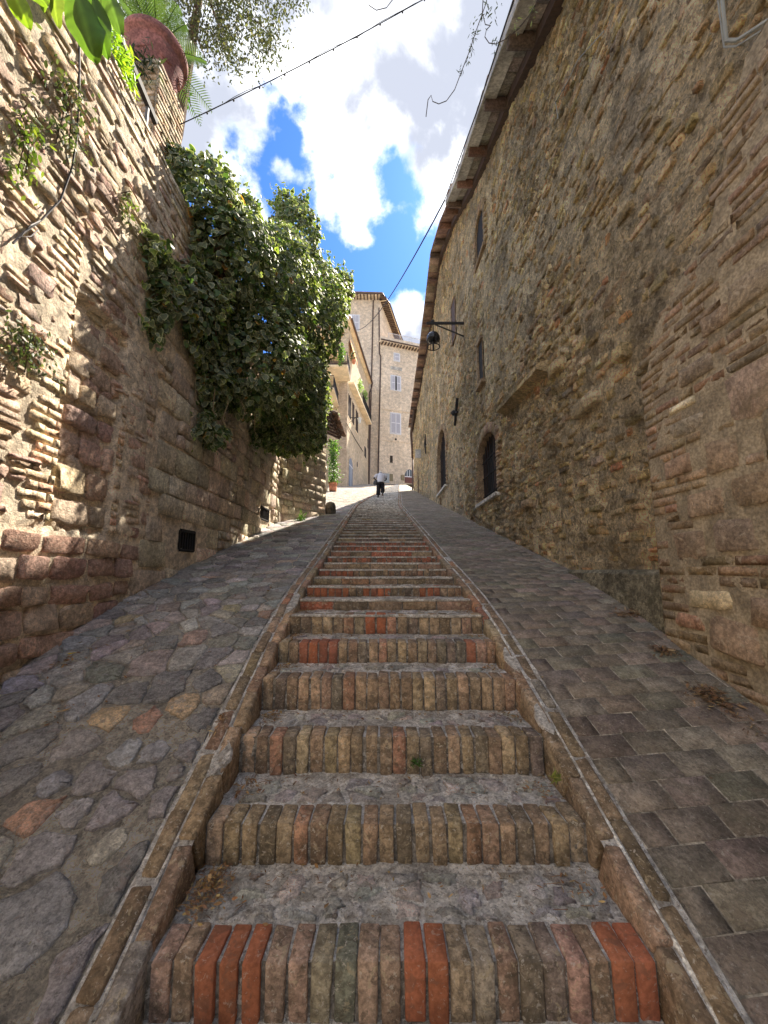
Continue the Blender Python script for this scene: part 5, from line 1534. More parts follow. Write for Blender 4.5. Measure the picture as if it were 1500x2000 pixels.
for r_ in ((761, 926, 767, 940), (783, 928, 789, 938)):
    m = MB(); FL_.box(m, *FL_.rect(*r_), 0.02, 0.12); m.build('wall_box', simple('olive_box', (0.23, 0.19, 0.11), 0.7), low)
m = MB(); m.ball(FL_.pt(*FL_.uz(773, 858), 0.0), 0.14, 8, 6); m.build('vent_cap', M_DARK, low)

# ---- house with balconies on the left
FH = Face((-3.28, 33.5), (-1.86, 45.2))
house = thing('balcony_house', 'sunlit stone house with stacked balconies on the left near the top', 'house', (-4.5, 35, 7))
M_HOUSE = coursed('balcony_house_stone', tuple(FH.U), (0.58, 0.45, 0.29), (0.66, 0.54, 0.38), (0.60, 0.50, 0.37), 0.14, 0.26, 0.05)
M_QUOIN = coursed('balcony_house_brick', (1, 0, 0), (0.52, 0.38, 0.26), (0.58, 0.45, 0.32), (0.52, 0.44, 0.34), 0.075, 0.28, 0.02)
zE = (FH.uz(718, 742)[1] + FH.uz(682, 640)[1]) / 2
m = MB(); e = FH.pt(FH.L, 0)
m.prism([(-10, 33.5, 3), (-3.28, 33.5, 3), (e[0], e[1], 3), (-10, e[1], 3)], (0, 0, zE - 3 + 0.1)); m.build('wall', M_HOUSE, house)
m = MB(); m.box(-4.05, -3.275, 33.46, 33.64, 3, 16.5); m.build('brick_corner', M_QUOIN, house)
m = MB(); FH.box(m, -0.6, FH.L + 0.2, zE + 0.0, zE + 0.12, -2.0, 0.30); FH.box(m, -0.6, FH.L + 0.2, zE + 0.12, zE + 0.34, -2.0, 0.36, (0.62, 0.45, 0.36))
rf = m.build('eaves', M_PLASTER, house)
m = MB(); p = [FH.pt(-0.7, zE + 0.34, 0.38), FH.pt(FH.L + 0.2, zE + 0.34, 0.38), FH.pt(FH.L + 0.2, zE + 2.0, -4.0), FH.pt(-0.7, zE + 2.0, -4.0)]
m.prism(p, (0, 0, 0.12)); m.build('roof', M_TILE, house)
g = MB(); g.tube([FH.pt(-0.6, zE + 0.16, 0.44), FH.pt(FH.L + 0.1, zE + 0.10, 0.44), FH.pt(FH.L + 0.15, zE - 0.6, 0.3), FH.pt(FH.L - 0.1, zE - 1.2, 0.12), FH.pt(FH.L - 0.1, Z_TOP - 0.2, 0.12)], 0.09, 6); g.build('gutter', M_GUTTER, house)
def slab(x0, x1, y0, y1, z, t, name='balcony', mat=M_PLASTER):
    m = MB(); m.box(x0, x1, y0, y1, z, z + t); b_ = m.build(name, mat, house)
    g_ = MB()
    for h in (0.12, 0.95):
        g_.bar((x0, y0 + .05, z + t + h), (x1 - .05, y0 + .05, z + t + h), 0.04); g_.bar((x1 - .05, y0 + .05, z + t + h), (x1 - .05, y1, z + t + h), 0.04)
    for k in range(int((x1 - x0) / 0.14)): g_.bar((x0 + k * .14, y0 + .05, z + t), (x0 + k * .14, y0 + .05, z + t + .95), 0.02)
    for k in range(int((y1 - y0) / 0.14)): g_.bar((x1 - .05, y0 + k * .14 + .05, z + t), (x1 - .05, y0 + k * .14 + .05, z + t + .95), 0.02)
    g_.build('railing', M_IRON, b_)
    e_ = MB(); e_.box(x0, x1 + 0.02, y0 - 0.02, y0 - 0.001, z + t * 0.5, z + t + .03); e_.box(x1 + 0.001, x1 + 0.02, y0 - 0.02, y1, z + t * 0.5, z + t + 0.03); e_.build('edge_trim', M_GUTTER, b_)
    return b_
slab(-8.2, -4.02, 28.7, 33.46, 18.65, 0.24); slab(-9, -3.03, 30.8, 33.46, 16.65, 0.33); slab(-8.2, -4.02, 29.9, 33.46, 14.25, 0.22)
zB = FH.uz(700, 790)[1]
m = MB(); FH.box(m, 0.4, FH.L - 1.0, zB - 0.12, zB + 0.06, 0, 0.55); sb = m.build('street_balcony', M_PLASTER, house)
g = MB(); g.bar(FH.pt(5, zB + 1.0, 0.5), FH.pt(FH.L - 1, zB + 1.0, 0.5), 0.05)
for k in range(60): g.bar(FH.pt(5 + (FH.L - 6) * k / 59, zB + .06, 0.5), FH.pt(5 + (FH.L - 6) * k / 59, zB + 1.0, 0.5), 0.025)
g.build('railing', M_IRON, sb)
m = MB()
a0 = FH.pt(0.2, 21.0, 0.1); a1 = FH.pt(2.6, 21.0, 0.1)
m.prism([a0, a1, a1 + FH.N * 0.35 + np.array((0, 0, -1.5)), a0 + FH.N * 0.35 + np.array((0, 0, -1.5))], (0, 0, 0.04))
m.build('awning', simple('orange_awning', (0.62, 0.27, 0.035), 0.8, 0, 0.1, 6), house)
for rc in ((679.3, 772, 684.5, 816), (687, 787, 690.5, 828), (694, 802, 698, 843)):
    a = FH.rect(*rc); 
    w = MB(); FH.box(w, a[0] - .1, a[1] + .1, a[2] - .12, a[3] + .1, -0.02, 0.03); w = w.build('window', M_PLASTER, house)
    g = MB(); FH.box(g, a[0], a[1], a[2], a[3], 0.032, 0.04); g.build('pane', M_DARK, w)
    f = MB(); FH.box(f, (a[0] + a[1]) / 2 - .04, (a[0] + a[1]) / 2 + .04, a[2], a[3], 0.042, 0.08); FH.box(f, a[0], a[0] + .07, a[2], a[3], 0.042, 0.08); FH.box(f, a[1] - .07, a[1], a[2], a[3], 0.042, 0.08); f.build('frame', M_WOOD, w)
def arched(face, rc, root, name, mat, fr):
    u0, u1, z0, z1 = rc; c_ = (u0 + u1) / 2; hw = (u1 - u0) / 2; zs_ = z1 - hw * 0.9
    P_ = [(u0, z0)] + [(c_ - hw * math.cos(t), zs_ + (z1 - zs_) * math.sin(t)) for t in np.linspace(0, math.pi, 10)] + [(u1, z0)]
    m_ = MB(); m_.prism([face.pt(c_ + (a - c_) * 1.2, b_ if b_ == z0 else b_ + 0.16, 0) for a, b_ in P_], face.N * 0.05); w_ = m_.build(name, fr, root)
    m_ = MB(); m_.prism([face.pt(a, b_, 0.052) for a, b_ in P_], face.N * 0.012); m_.build('leaf', mat, w_)
    m_ = MB(); face.box(m_, c_ - .03, c_ + .03, z0, zs_, 0.066, 0.10); face.box(m_, u0, u1, zs_ - .04, zs_ + .04, 0.066, 0.1); m_.build('glazing_bar', M_WHITE, w_)
arched(FH, FH.rect(680, 895, 687.5, 953), house, 'arched_door', simple('blue_grey_door', (0.20, 0.23, 0.27), 0.6), M_QUOIN)
dark_window(FH, FH.rect(696.5, 902, 698.5, 912), house); dark_window(FH, FH.rect(711, 873, 715, 894), house); dark_window(FH, FH.rect(717, 857, 719, 876), house)
m = MB(); a = FH.uz(675, 826); b_ = FH.uz(708, 882); m.tube([FH.pt(*a, 0.06), FH.pt((a[0] + b_[0]) / 2, (a[1] + b_[1]) / 2 - .1, 0.06), FH.pt(*b_, 0.06)], 0.03, 5); m.build('facade_line', M_CABLE, house)  # thin dark tube following the diagonal line across the house front
lp = thing('street_lamp', 'small wall lantern on a bracket against the sunlit balcony house', 'lamp', tuple(FH.pt(*FH.uz(694, 830), 0.7)))
m = MB(); a = FH.uz(682, 816); m.bar(FH.pt(a[0], a[1], 0), FH.pt(a[0], a[1], 1.0), 0.05); m.bar(FH.pt(a[0], a[1] - .5, 0), FH.pt(a[0], a[1], 0.6), 0.03); m.build('bracket', M_IRON, lp)
m = MB(); p = FH.pt(a[0], a[1], 0.95); m.lathe([(0.02, 0.0), (0.22, -0.12), (0.20, -0.16), (0.16, -0.17), (0.11, -0.55), (0.03, -0.6)], p, 10); m.build('lantern', simple('lantern_glass', (0.55, 0.55, 0.52), 0.3), lp)

# ---- little tiled roof over the gate behind the wall's end
can = thing('tiled_canopy', 'small dark timbered canopy with tile edge beyond the end of the left wall', 'canopy', (-2.3, 12.6, 2))
a = at(648, 808, Y=11.5); b_ = at(667, 858, Y=13.7)
a[2] = b_[2] = (a[2] + b_[2]) / 2
m = MB(); up_ = np.array((-1.5, 0.1, 0.75))
m.prism([a, b_, b_ + up_, a + up_], (0, 0, 0.06)); m.build('boarding', M_WOOD, can)
m = MB()
for k in range(6):
    p = a + (b_ - a) * (k + 0.5) / 6; m.bar(p + up_ * 0.02 - np.array((0, 0, .06)), p + up_ - np.array((0, 0, .06)), 0.10, 0.12)
m.build('rafter', M_WOOD, can)
tl2 = Pieces(tv, 'tile')
for k in range(11):
    p = a + (b_ - a) * (k + 0.5) / 11
    dirv = up_ / np.linalg.norm(up_); t_ = (b_ - a) / np.linalg.norm(b_ - a); nn = np.cross(t_, dirv)
    for q in range(4):
        tl2.add(int(rng.integers(4)), mat4(np.stack([t_, dirv, nn if nn[2] > 0 else -nn]) if nn[2] > 0 else np.stack([-t_, dirv, -nn]), p + up_ * (0.05 + 0.26 * q) + np.array((0, 0, .08)), (1.1, 1, 1)), pick(TILEC))
tl2.build('tile', 'tiles', M_TILE, can, 44)
m = MB(); m.bar((-1.95, 11.6, float(sprof(11.6))), (-1.95, 11.6, a[2]), 0.12); m.bar((-3.2, 14.6, float(sprof(14))), (-3.2, 14.6, a[2] + .6), 0.12); m.build('post', M_WOOD, can)
m = MB(); m.prism([(-5, 11.3, 1), (-1.75, 11.3, 1), (-1.75, 11.3, 4.3), (-5, 11.3, 4.3)], (0, 0.25, 0)); m.build('wall_return', M_MORTAR_L, left_wall)

# dark rounded boundary stone at the corner
m = MB(); m.lathe([(0.16, -0.1), (0.17, 0.1), (0.16, 0.24), (0.12, 0.33), (0.05, 0.36)], (-1.60, 11.62, float(sprof(11.62))), 10)
o = m.build('boundary_stone', masonry('dark_stone', (0.10, 0.09, 0.075), use_obj=False)); tag(o, 'squat dark stone standing at the end of the left wall', 'stone')

# ================================================================== wall lamp on an iron arm
lamp = thing('wall_lamp', 'black iron lamp hanging from a bracket on the right building', 'lamp', (2.2, 10.0, 6.7))
m = MB(); m.bar((2.24, 10.1, 6.74), (1.18, 10.1, 6.74), 0.05, 0.06); m.bar((2.22, 10.1, 6.34), (1.42, 10.1, 6.70), 0.028); m.ball((1.36, 10.1, 6.80), 0.05, 6, 5); m.build('bracket', M_IRON, lamp)
m = MB(); m.tube([(1.36, 10.1, 6.74), (1.36, 10.1, 6.46)], 0.014, 5); m.build('hanger', M_IRON, lamp)
m = MB(); m.lathe([(0.02, 0.20), (0.05, 0.19), (0.12, 0.15), (0.175, 0.07), (0.19, -0.02), (0.18, -0.06), (0.10, -0.08), (0.03, -0.085)], (1.36, 10.1, 6.28), 18); m.build('hood', simple('black_enamel', (0.02, 0.022, 0.025), 0.18, 0.2), lamp, True)
m = MB()
pts_ = [(1.36 + 0.175 * math.cos(t), 10.1 + 0.175 * math.sin(t), 6.03) for t in np.linspace(0, 2 * math.pi, 20)]
m.tube(pts_, 0.014, 5, cap=False)
for t in (0.3, 1.87, 3.44, 5.0): m.tube([(1.36 + 0.18 * math.cos(t), 10.1 + 0.18 * math.sin(t), 6.26), (1.36 + 0.18 * math.cos(t), 10.1 + 0.18 * math.sin(t), 6.02)], 0.010, 4)
m.tube([(1.36, 10.1, 6.22), (1.36, 10.1, 5.92)], 0.028, 6)
m.build('cage', M_IRON, lamp)

# ================================================================== pillar, pot, railing above the left wall
gp = thing('gate_pillar', 'square stone gate pillar above the left wall carrying the big pot', 'pillar', (-2.85, 4.04, WALL_TOP))
m = MB(); m.box(-3.12, -2.60, 3.78, 4.32, WALL_TOP - 0.1, 5.80); m.build('pillar_core', M_MORTAR_L, gp)
pb = Pieces(VARS, 'brick')
z = WALL_TOP
r_ = 0
while z < 5.76:
    for U_, N_, o0, Lf in (((0, 1.0, 0), (1.0, 0, 0), (-2.60, 3.78), 0.54), ((1.0, 0, 0), (0, -1.0, 0), (-3.12, 3.78), 0.52)):
        U_ = np.array(U_); N_ = np.array(N_)
        for k, (s0, s1) in enumerate(((0, .5), (.5, 1)) if r_ % 2 else ((0, .26), (.26, .74), (.74, 1))):
            c0 = np.array((o0[0], o0[1], z + 0.036)) + U_ * Lf * (s0 + s1) / 2
            put(pb, 'b', U_, N_, c0, Lf * (s1 - s0) - 0.006, 0.062, 0.022, 0.05, pick([(3, (0.46, 0.38, 0.26)), (2, (0.40, 0.34, 0.25)), (1, (0.44, 0.33, 0.22))]), 0.012)
    z += 0.072; r_ += 1
pb.build('brick', 'small_bricks', M_STONE_L, gp, 110)
m = MB(); m.box(-3.12, -2.60, 3.78, 4.32, 5.76, 5.83); m.build('cap_slab', M_STONE_L, gp)
pot = thing('terracotta_pot', 'large weathered terracotta pot with thick rim on the gate pillar', 'pot', (-2.84, 4.05, 5.83))
m = MB(); m.lathe([(0.20, 0.0), (0.22, 0.02), (0.24, 0.10), (0.29, 0.26), (0.315, 0.36), (0.32, 0.40), (0.355, 0.42), (0.365, 0.45), (0.365, 0.50), (0.35, 0.53), (0.30, 0.53), (0.28, 0.47)], (-2.84, 4.05, 5.83), 36); m.build('body', M_TERRA_DARK, pot, True)
m = MB()
for k in range(6):
    a0 = k * math.pi / 3
    pts_ = [(-2.84 + (0.272 + 0.018 * math.sin(q * math.pi) ** 1 - 0.01) * math.cos(a0 + q * 1.0), 4.05 + 0.275 * math.sin(a0 + q * 1.0), 5.83 + 0.27 - 0.07 * math.sin(q * math.pi)) for q in np.linspace(0, 1, 8)]
    m.tube(pts_, 0.013, 5)
m.build('garland_relief', M_TERRA_DARK, pot)
m = MB(); m.lathe([(0.0, 0.0), (0.29, 0.0), (0.29, 0.01), (0, 0.012)], (-2.84, 4.05, 6.30), 16); m.build('soil', M_GROUND, pot)
rail = thing('iron_railing', 'dark iron handrail with thin posts along the top of the left wall', 'railing', (-2.56, 2.5, WALL_TOP))
m = MB(); m.bar((-2.47, 0.8, 5.42), (-2.56, 3.76, 4.95), 0.045, 0.07); m.build('handrail', M_IRON, rail)
for yy in (1.1, 1.6, 2.1, 2.55, 2.95, 3.3, 3.6):
    m = MB(); xx = -2.47 - 0.09 * (yy - 0.8) / 2.96; m.bar((xx, yy, WALL_TOP), (xx, yy, 5.42 - 0.47 * (yy - 0.8) / 2.96), 0.018, 0.03); m.build('baluster', simple('grey_steel', (0.11, 0.11, 0.11), 0.6, 0.2) if 'M_STEEL' not in globals() else M_STEEL, rail)

# ================================================================== plants
def leaf_var(seed, kind='ivy', rim=(1, 1, 1), mid=(1, 1, 1)):
    """one leaf, tip along +y, unit length 1, upper face +z; returns V,T,vertex colours"""
    r = np.random.default_rng(seed)
    if kind == 'ivy':
        o = [(0, -0.06), (0.26, -0.16), (0.46, 0.06), (0.42, 0.34), (0.24, 0.66), (0, 1.0), (-0.24, 0.66), (-0.42, 0.34), (-0.46, 0.06), (-0.26, -0.16)]
    elif kind == 'oval':
        o = [(0, 0), (0.18, 0.22), (0.24, 0.5), (0.14, 0.8), (0, 1.0), (-0.14, 0.8), (-0.24, 0.5), (-0.18, 0.22)]
    else:
        o = [(0, 0), (0.10, 0.25), (0.11, 0.55), (0, 1.0), (-0.11, 0.55), (-0.10, 0.25)]
    o = np.array(o) * (1 + r.uniform(-0.10, 0.10, (len(o), 2)))
    n = len(o); c = np.array((0, 0.38))
    fold = r.uniform(0.10, 0.30); curl = r.uniform(-0.25, 0.05); tw = r.uniform(-0.15, 0.15)
    def zz(p): return -fold * abs(p[0]) * 0.8 + curl * (p[1] ** 2) + tw * p[0] * p[1]
    V = [(c[0], c[1], zz(c) + 0.02)]; C = [mid]
    if kind == 'ivy':
        for s_ in (0.76,):
            for p in o: q = c + (p - c) * s_ * r.uniform(0.9, 1.06); V.append((q[0], q[1], zz(q))); C.append(mid)
        for p in o: q = c + (p - c) * 0.86; V.append((q[0], q[1], zz(q))); C.append(rim)
    for p in o: V.append((p[0], p[1], zz(p))); C.append(rim if kind == 'ivy' else mid)
    T = [(0, 1 + k, 1 + (k + 1) % n) for k in range(n)]
    rings = 3 if kind == 'ivy' else 1
    for g in range(rings - 1):
        for k in range(n):
            k2 = (k + 1) % n; a, b_, d, e = 1 + g * n + k, 1 + g * n + k2, 1 + (g + 1) * n + k2, 1 + (g + 1) * n + k
            T += [(a, d, b_), (a, e, d)]
    return np.array(V), np.array(T), np.array(C, np.float32)
def leaf_axes(tip, nrm, spin=0.0):
    t = np.asarray(tip, float); t = t / np.linalg.norm(t)
    n = np.asarray(nrm, float); n = n - t * np.dot(n, t); n = n / (np.linalg.norm(n) + 1e-9)
    return np.stack([np.cross(t, n), t, n])
IVY_MID, IVY_RIM = (0.135, 0.165, 0.10), (0.42, 0.43, 0.28)
ivyv = [leaf_var(1000 + q, 'ivy', IVY_RIM if q < 9 else (0.08, 0.13, 0.045), IVY_MID if q < 9 else (0.065, 0.115, 0.035)) for q in range(12)]
ivyv += [leaf_var(1040 + q, 'ivy', (0.40, 0.42, 0.16), (0.19, 0.26, 0.06)) for q in range(3)]
ivy = thing('ivy_bush', 'huge variegated ivy mass spilling over the left retaining wall', 'ivy', (-2.2, 7, WALL_TOP))
BL = [(395, 395, 5.0, 80, 85), (345, 330, 4.7, 40, 42), (440, 500, 5.4, 105, 100), (365, 610, 4.8, 78, 105), (395, 740, 5.2, 66, 78), (520, 560, 6.3, 105, 120), (500, 700, 6.1, 115, 120), (575, 465, 7.6, 52, 68),
      (600, 600, 7.8, 80, 110), (578, 760, 7.5, 62, 90), (640, 585, 9.0, 36, 48), (555, 845, 7.5, 62, 42), (598, 690, 8.2, 36, 56), (470, 420, 5.8, 40, 40), (600, 850, 8.2, 38, 36), (600, 790, 8.2, 34, 46), (318, 560, 4.5, 36, 75), (560, 400, 7.8, 22, 26), (300, 500, 4.35, 22, 40), (305, 620, 4.4, 24, 40), (585, 405, 7.9, 16, 20), (360, 830, 4.9, 24, 30), (420, 850, 5.3, 30, 22), (655, 560, 9.2, 26, 36), (668, 590, 9.5, 16, 30), (625, 545, 8.6, 24, 30), (676, 562, 9.5, 15, 26), (600, 850, 9.7, 36, 34), (572, 800, 9.3, 46, 60), (612, 770, 10.0, 32, 60), (555, 845, 8.6, 50, 36), (604, 705, 10.2, 30, 55), (616, 750, 9.4, 22, 44), (618, 800, 9.7, 22, 40)]
IV = Pieces(ivyv, 'leaf')
blobs = []
for px, py, d_, rx, ry in BL:
    if px < 410: d_ *= 1.035
    c0 = ray(px, py) * d_; r3 = np.array((rx / F * d_, 0.55 * (rx + ry) / F * d_ * 0.8, ry / F * d_))
    if px < 345 and py > 400:                              # thin growth clinging to the face of the wall
        c0 = at(px, py, X=float(wall_l(4.2)) + 0.06); r3 = np.array((0.09, r3[1] * 0.8, r3[2]))
    blobs.append((c0, r3))
def in_blobs(p, skip, s_=0.86):
    for q, (c0, r3) in enumerate(blobs):
        if q != skip and np.sum(((p - c0) / r3) ** 2) < s_ * s_: return True
    return False
def wall_x(Y): return float(wall_l(min(Y, 11.29)))
for q, (c0, r3) in enumerate(blobs):
    area = 4 * math.pi * ((r3[0] * r3[1]) ** 1.6 / 3 + (r3[0] * r3[2]) ** 1.6 / 3 + (r3[1] * r3[2]) ** 1.6 / 3) ** (1 / 1.6)
    for k in range(int(area * 520)):
        n_ = rng.normal(size=3); n_ /= np.linalg.norm(n_)
        rad = 1 - abs(rng.normal(0, 0.13)) if rng.random() < 0.75 else rng.uniform(0.55, 0.9)
        rad += 0.10 * math.sin(5 * n_[0] + q) * math.sin(6 * n_[2] + 2 * q)
        p = c0 + n_ * r3 * rad
        if n_[1] > 0.75: continue
        if rad > 0.85 and in_blobs(p, q, 0.80): continue
        if p[2] < WALL_TOP and p[0] < wall_x(p[1]) + 0.04: 
            if rng.random() < 0.55: continue
            p[0] = wall_x(p[1]) + rng.uniform(0.05, 0.2)
        tip = n_ * 0.45 + np.array((0, 0, -0.85)) + rng.normal(0, 0.35, 3)
        nr = n_ * 0.75 + np.array((0.1, -0.1, 0.5)) + rng.normal(0, 0.40, 3)
        s_ = rng.choice([rng.uniform(0.04, 0.07), rng.uniform(0.065, 0.11)])
        hi = n_[2] > 0.1 and rng.random() < 0.25
        kk = int(rng.integers(12)) if not (rng.random() < (0.09 if q in (2, 3, 16) and n_[0] < 0 else 0.025)) else 12 + int(rng.integers(3))
        IV.add(kk, mat4(leaf_axes(tip, nr), p, (s_, s_, s_)), np.array((1.9, 0.9, 0.45)) if rng.random() < 0.012 else np.ones(3) * rng.uniform(0.6, 1.45))
for q, (c0, r3) in enumerate(blobs):                           # loose sprigs breaking the outline
    for k in range(int(10 + 16 * r3[0])):
        n_ = rng.normal(size=3); n_[1] = -abs(n_[1]) * 0.7; n_ /= np.linalg.norm(n_)
        if in_blobs(c0 + n_ * r3 * 1.05, q, 0.9): continue
        p = c0 + n_ * r3 * 0.9; L = rng.uniform(0.10, 0.32); dr_ = n_ * 0.9 + np.array((0, 0, rng.choice([0.6, -1.0]))) + rng.normal(0, .3, 3); dr_ /= np.linalg.norm(dr_)
        for t in np.linspace(0.1, 1, int(5 + L * 22)):
            pp = p + dr_ * L * t + rng.normal(0, 0.018, 3); s_ = rng.uniform(0.045, 0.095) * (1.15 - 0.5 * t)
            IV.add(int(rng.integers(12)) if rng.random() < .85 else 12 + int(rng.integers(3)), mat4(leaf_axes(dr_ * .4 + rng.normal(0, .5, 3) + np.array((0, 0, -.5)), n_ + rng.normal(0, .5, 3) + np.array((0, 0, .4))), pp, (s_,) * 3), np.ones(3) * rng.uniform(0.85, 1.5))
print('ivy', len(IV.k), IV.build('leaf', 'foliage', M_LEAF_IVY, ivy, 300))
m = MB()
for k in range(46):                                           # woody stems inside, fixed to the wall top
    q = int(rng.integers(len(blobs))); c0, r3 = blobs[q]
    yb_ = float(np.clip(c0[1] + rng.normal(0, .4), 4.2, 11)); st = np.array((wall_x(yb_) - 0.1, yb_, WALL_TOP + rng.uniform(-0.1, 0.1)))
    en = c0 + rng.normal(0, 0.35, 3) * r3
    md = (st + en) / 2 + np.array((0.1, 0, 0.3)) + rng.normal(0, 0.12, 3)
    m.tube([st, (st + md) / 2 + rng.normal(0, .05, 3), md, (md + en) / 2 + rng.normal(0, .06, 3), en], [0.04, 0.034, 0.026, 0.018, 0.008], 5)
m.build('stems', M_BARK, ivy)
a = at(428, 470, d=5.6); m = MB(); m.tube([at(405, 620, d=5.2), at(418, 560, d=5.2), at(422, 480, d=5.15), at(430, 420, d=5.3)], [0.07, 0.075, 0.06, 0.04], 7); m.tube([at(440, 600, d=5.3), at(436, 500, d=5.25), at(445, 440, d=5.4)], [0.05, 0.045, 0.03], 6); m.build('trunk', M_BARK, ivy)
M_PALE_STEM = simple('pale_stem', (0.30, 0.23, 0.13), 0.8)
for px, py, d_, ln in ((440, 820, 5.3, 0.5), (388, 800, 5.0, 0.35), (470, 850, 5.6, 0.4), (420, 830, 5.1, 0.3), (500, 870, 6.0, 0.35), (365, 800, 4.9, .3), (540, 880, 6.6, 0.3), (340, 780, 4.7, 0.25)):
    p = at(px, py - 70, d=d_); w_ = rng.normal(0, 0.04, 3); m = MB()
    m.tube([p, p + np.array((0.02, 0, -ln * .5)) + w_, p + np.array((0.0, -.02, -ln)), p + np.array((0.05, -.04, -ln * 1.2))], 0.006, 4)
    m.build('trailing_stem', M_PALE_STEM, ivy)

def scatter_leaves(parent, name, var, pts, size, down, spread, mat, tints, limit=0, rest='foliage'):
    P = Pieces(var, name)
    for p in pts:
        tip = np.array((0, 0, -down)) + rng.normal(0, spread, 3); nr = np.array((0.3, -0.4, 0.8)) + rng.normal(0, 0.5, 3)
        s_ = size * rng.uniform(0.7, 1.3)
        P.add(int(rng.integers(len(var))), mat4(leaf_axes(tip, nr), p, (s_,) * 3), pick(tints, 0.15))
    P.build(name, rest, mat, parent, limit)
ovalv = [leaf_var(1100 + q, 'oval') for q in range(6)]
thinv = [leaf_var(1200 + q, 'thin') for q in range(6)]
G_DULL = [(3, (0.085, 0.11, 0.055)), (2, (0.12, 0.145, 0.075)), (1, (0.06, 0.08, 0.04))]
G_OAK = [(3, (0.055, 0.062, 0.036)), (2, (0.08, 0.082, 0.046)), (1, (0.04, 0.046, 0.028)), (0.5, (0.14, 0.135, 0.075))]
G_BRIGHT = [(3, (0.22, 0.34, 0.035)), (2, (0.30, 0.40, 0.05)), (1, (0.15, 0.26, 0.03))]
G_MID = [(3, (0.07, 0.14, 0.03)), (2, (0.10, 0.19, 0.04)), (1, (0.05, 0.10, 0.03))]

# plants rooted in the joints of the left wall
def wall_plant(name, label, px, py, w, h, n, tints, size=0.05, X=None, dull=True):
    p0 = at(px, py, X=-2.33) if X is None else at(px, py, X=X)
    root = thing(name, label, 'plant', tuple(p0), 'plants growing from the joints of the left wall')
    pts = []
    for k in range(n):
        t = rng.random()
        pts.append(p0 + np.array((0.03 + abs(rng.normal(0, 0.05)), rng.normal(0, w / 2.2), -h * t + 0.1 * h + rng.normal(0, h * 0.1))))
    scatter_leaves(root, 'leaf', ovalv, pts, size, 0.6, 0.6, M_LEAF_DULL, tints, 25)
    m = MB()
    for k in range(7):
        e_ = pts[int(rng.integers(len(pts)))]; m.tube([p0 + np.array((-.04, 0, 0.03)), (p0 + e_) / 2 + np.array((0.03, 0, 0.03)), e_], 0.004, 4)
    m.build('stem', M_BARK, root)
wall_plant('wall_plant', 'grey green creeping plant high on the left wall under the hanging broad leaves', 125, 165, 0.22, 0.60, 300, G_DULL, 0.036)
wall_plant('wall_plant', 'narrow green plant hanging from a wall joint near the left edge', 42, 240, 0.12, 0.50, 170, [(2, (0.13, 0.19, 0.05)), (1, (0.22, 0.28, 0.06))], 0.04)
wall_plant('wall_plant', 'bushy grey green tuft on the sunlit brick strip, lowest of the wall plants', 42, 650, 0.20, 0.26, 300, G_DULL, 0.030)
wall_plant('wall_plant', 'thin pale sprig on the wall just left of the ivy', 238, 385, 0.10, 0.24, 70, [(2, (0.15, 0.19, 0.07))], 0.04, X=-2.36)
p0 = np.array((float(wall_l(9.0)) + 0.1, 9.1, float(sprof(9.1)))); p0 = at(588, 1028, d=9.9)
root = thing('weed_tuft', 'small dark weed at the foot of the left wall past the second grate', 'weed', tuple(p0))
scatter_leaves(root, 'leaf', thinv, [p0 + np.array((rng.normal(0, .05), rng.normal(0, .05), abs(rng.normal(0.1, .08)))) for _ in range(120)], 0.12, -0.7, 0.5, M_LEAF_DULL, G_MID)
for px, py, Y_, lb in ((812, 1494, 2.16, 'tiny green weed at the base of the third riser'), (1085, 1525, 1.80, 'yellowish weed sprig by the right kerb beside a tread')):
    p0 = at(px, py, Y=Y_)
    root = thing('weed_tuft', lb, 'weed', tuple(p0))
    scatter_leaves(root, 'leaf', thinv, [p0 + np.array((rng.normal(0, .010), rng.normal(-.006, .004), abs(rng.normal(0.008, .010)))) for _ in range(50)], 0.026, -0.6, 0.6, M_LEAF_DULL, G_MID if px < 1000 else [(1, (.22, .24, .06))])

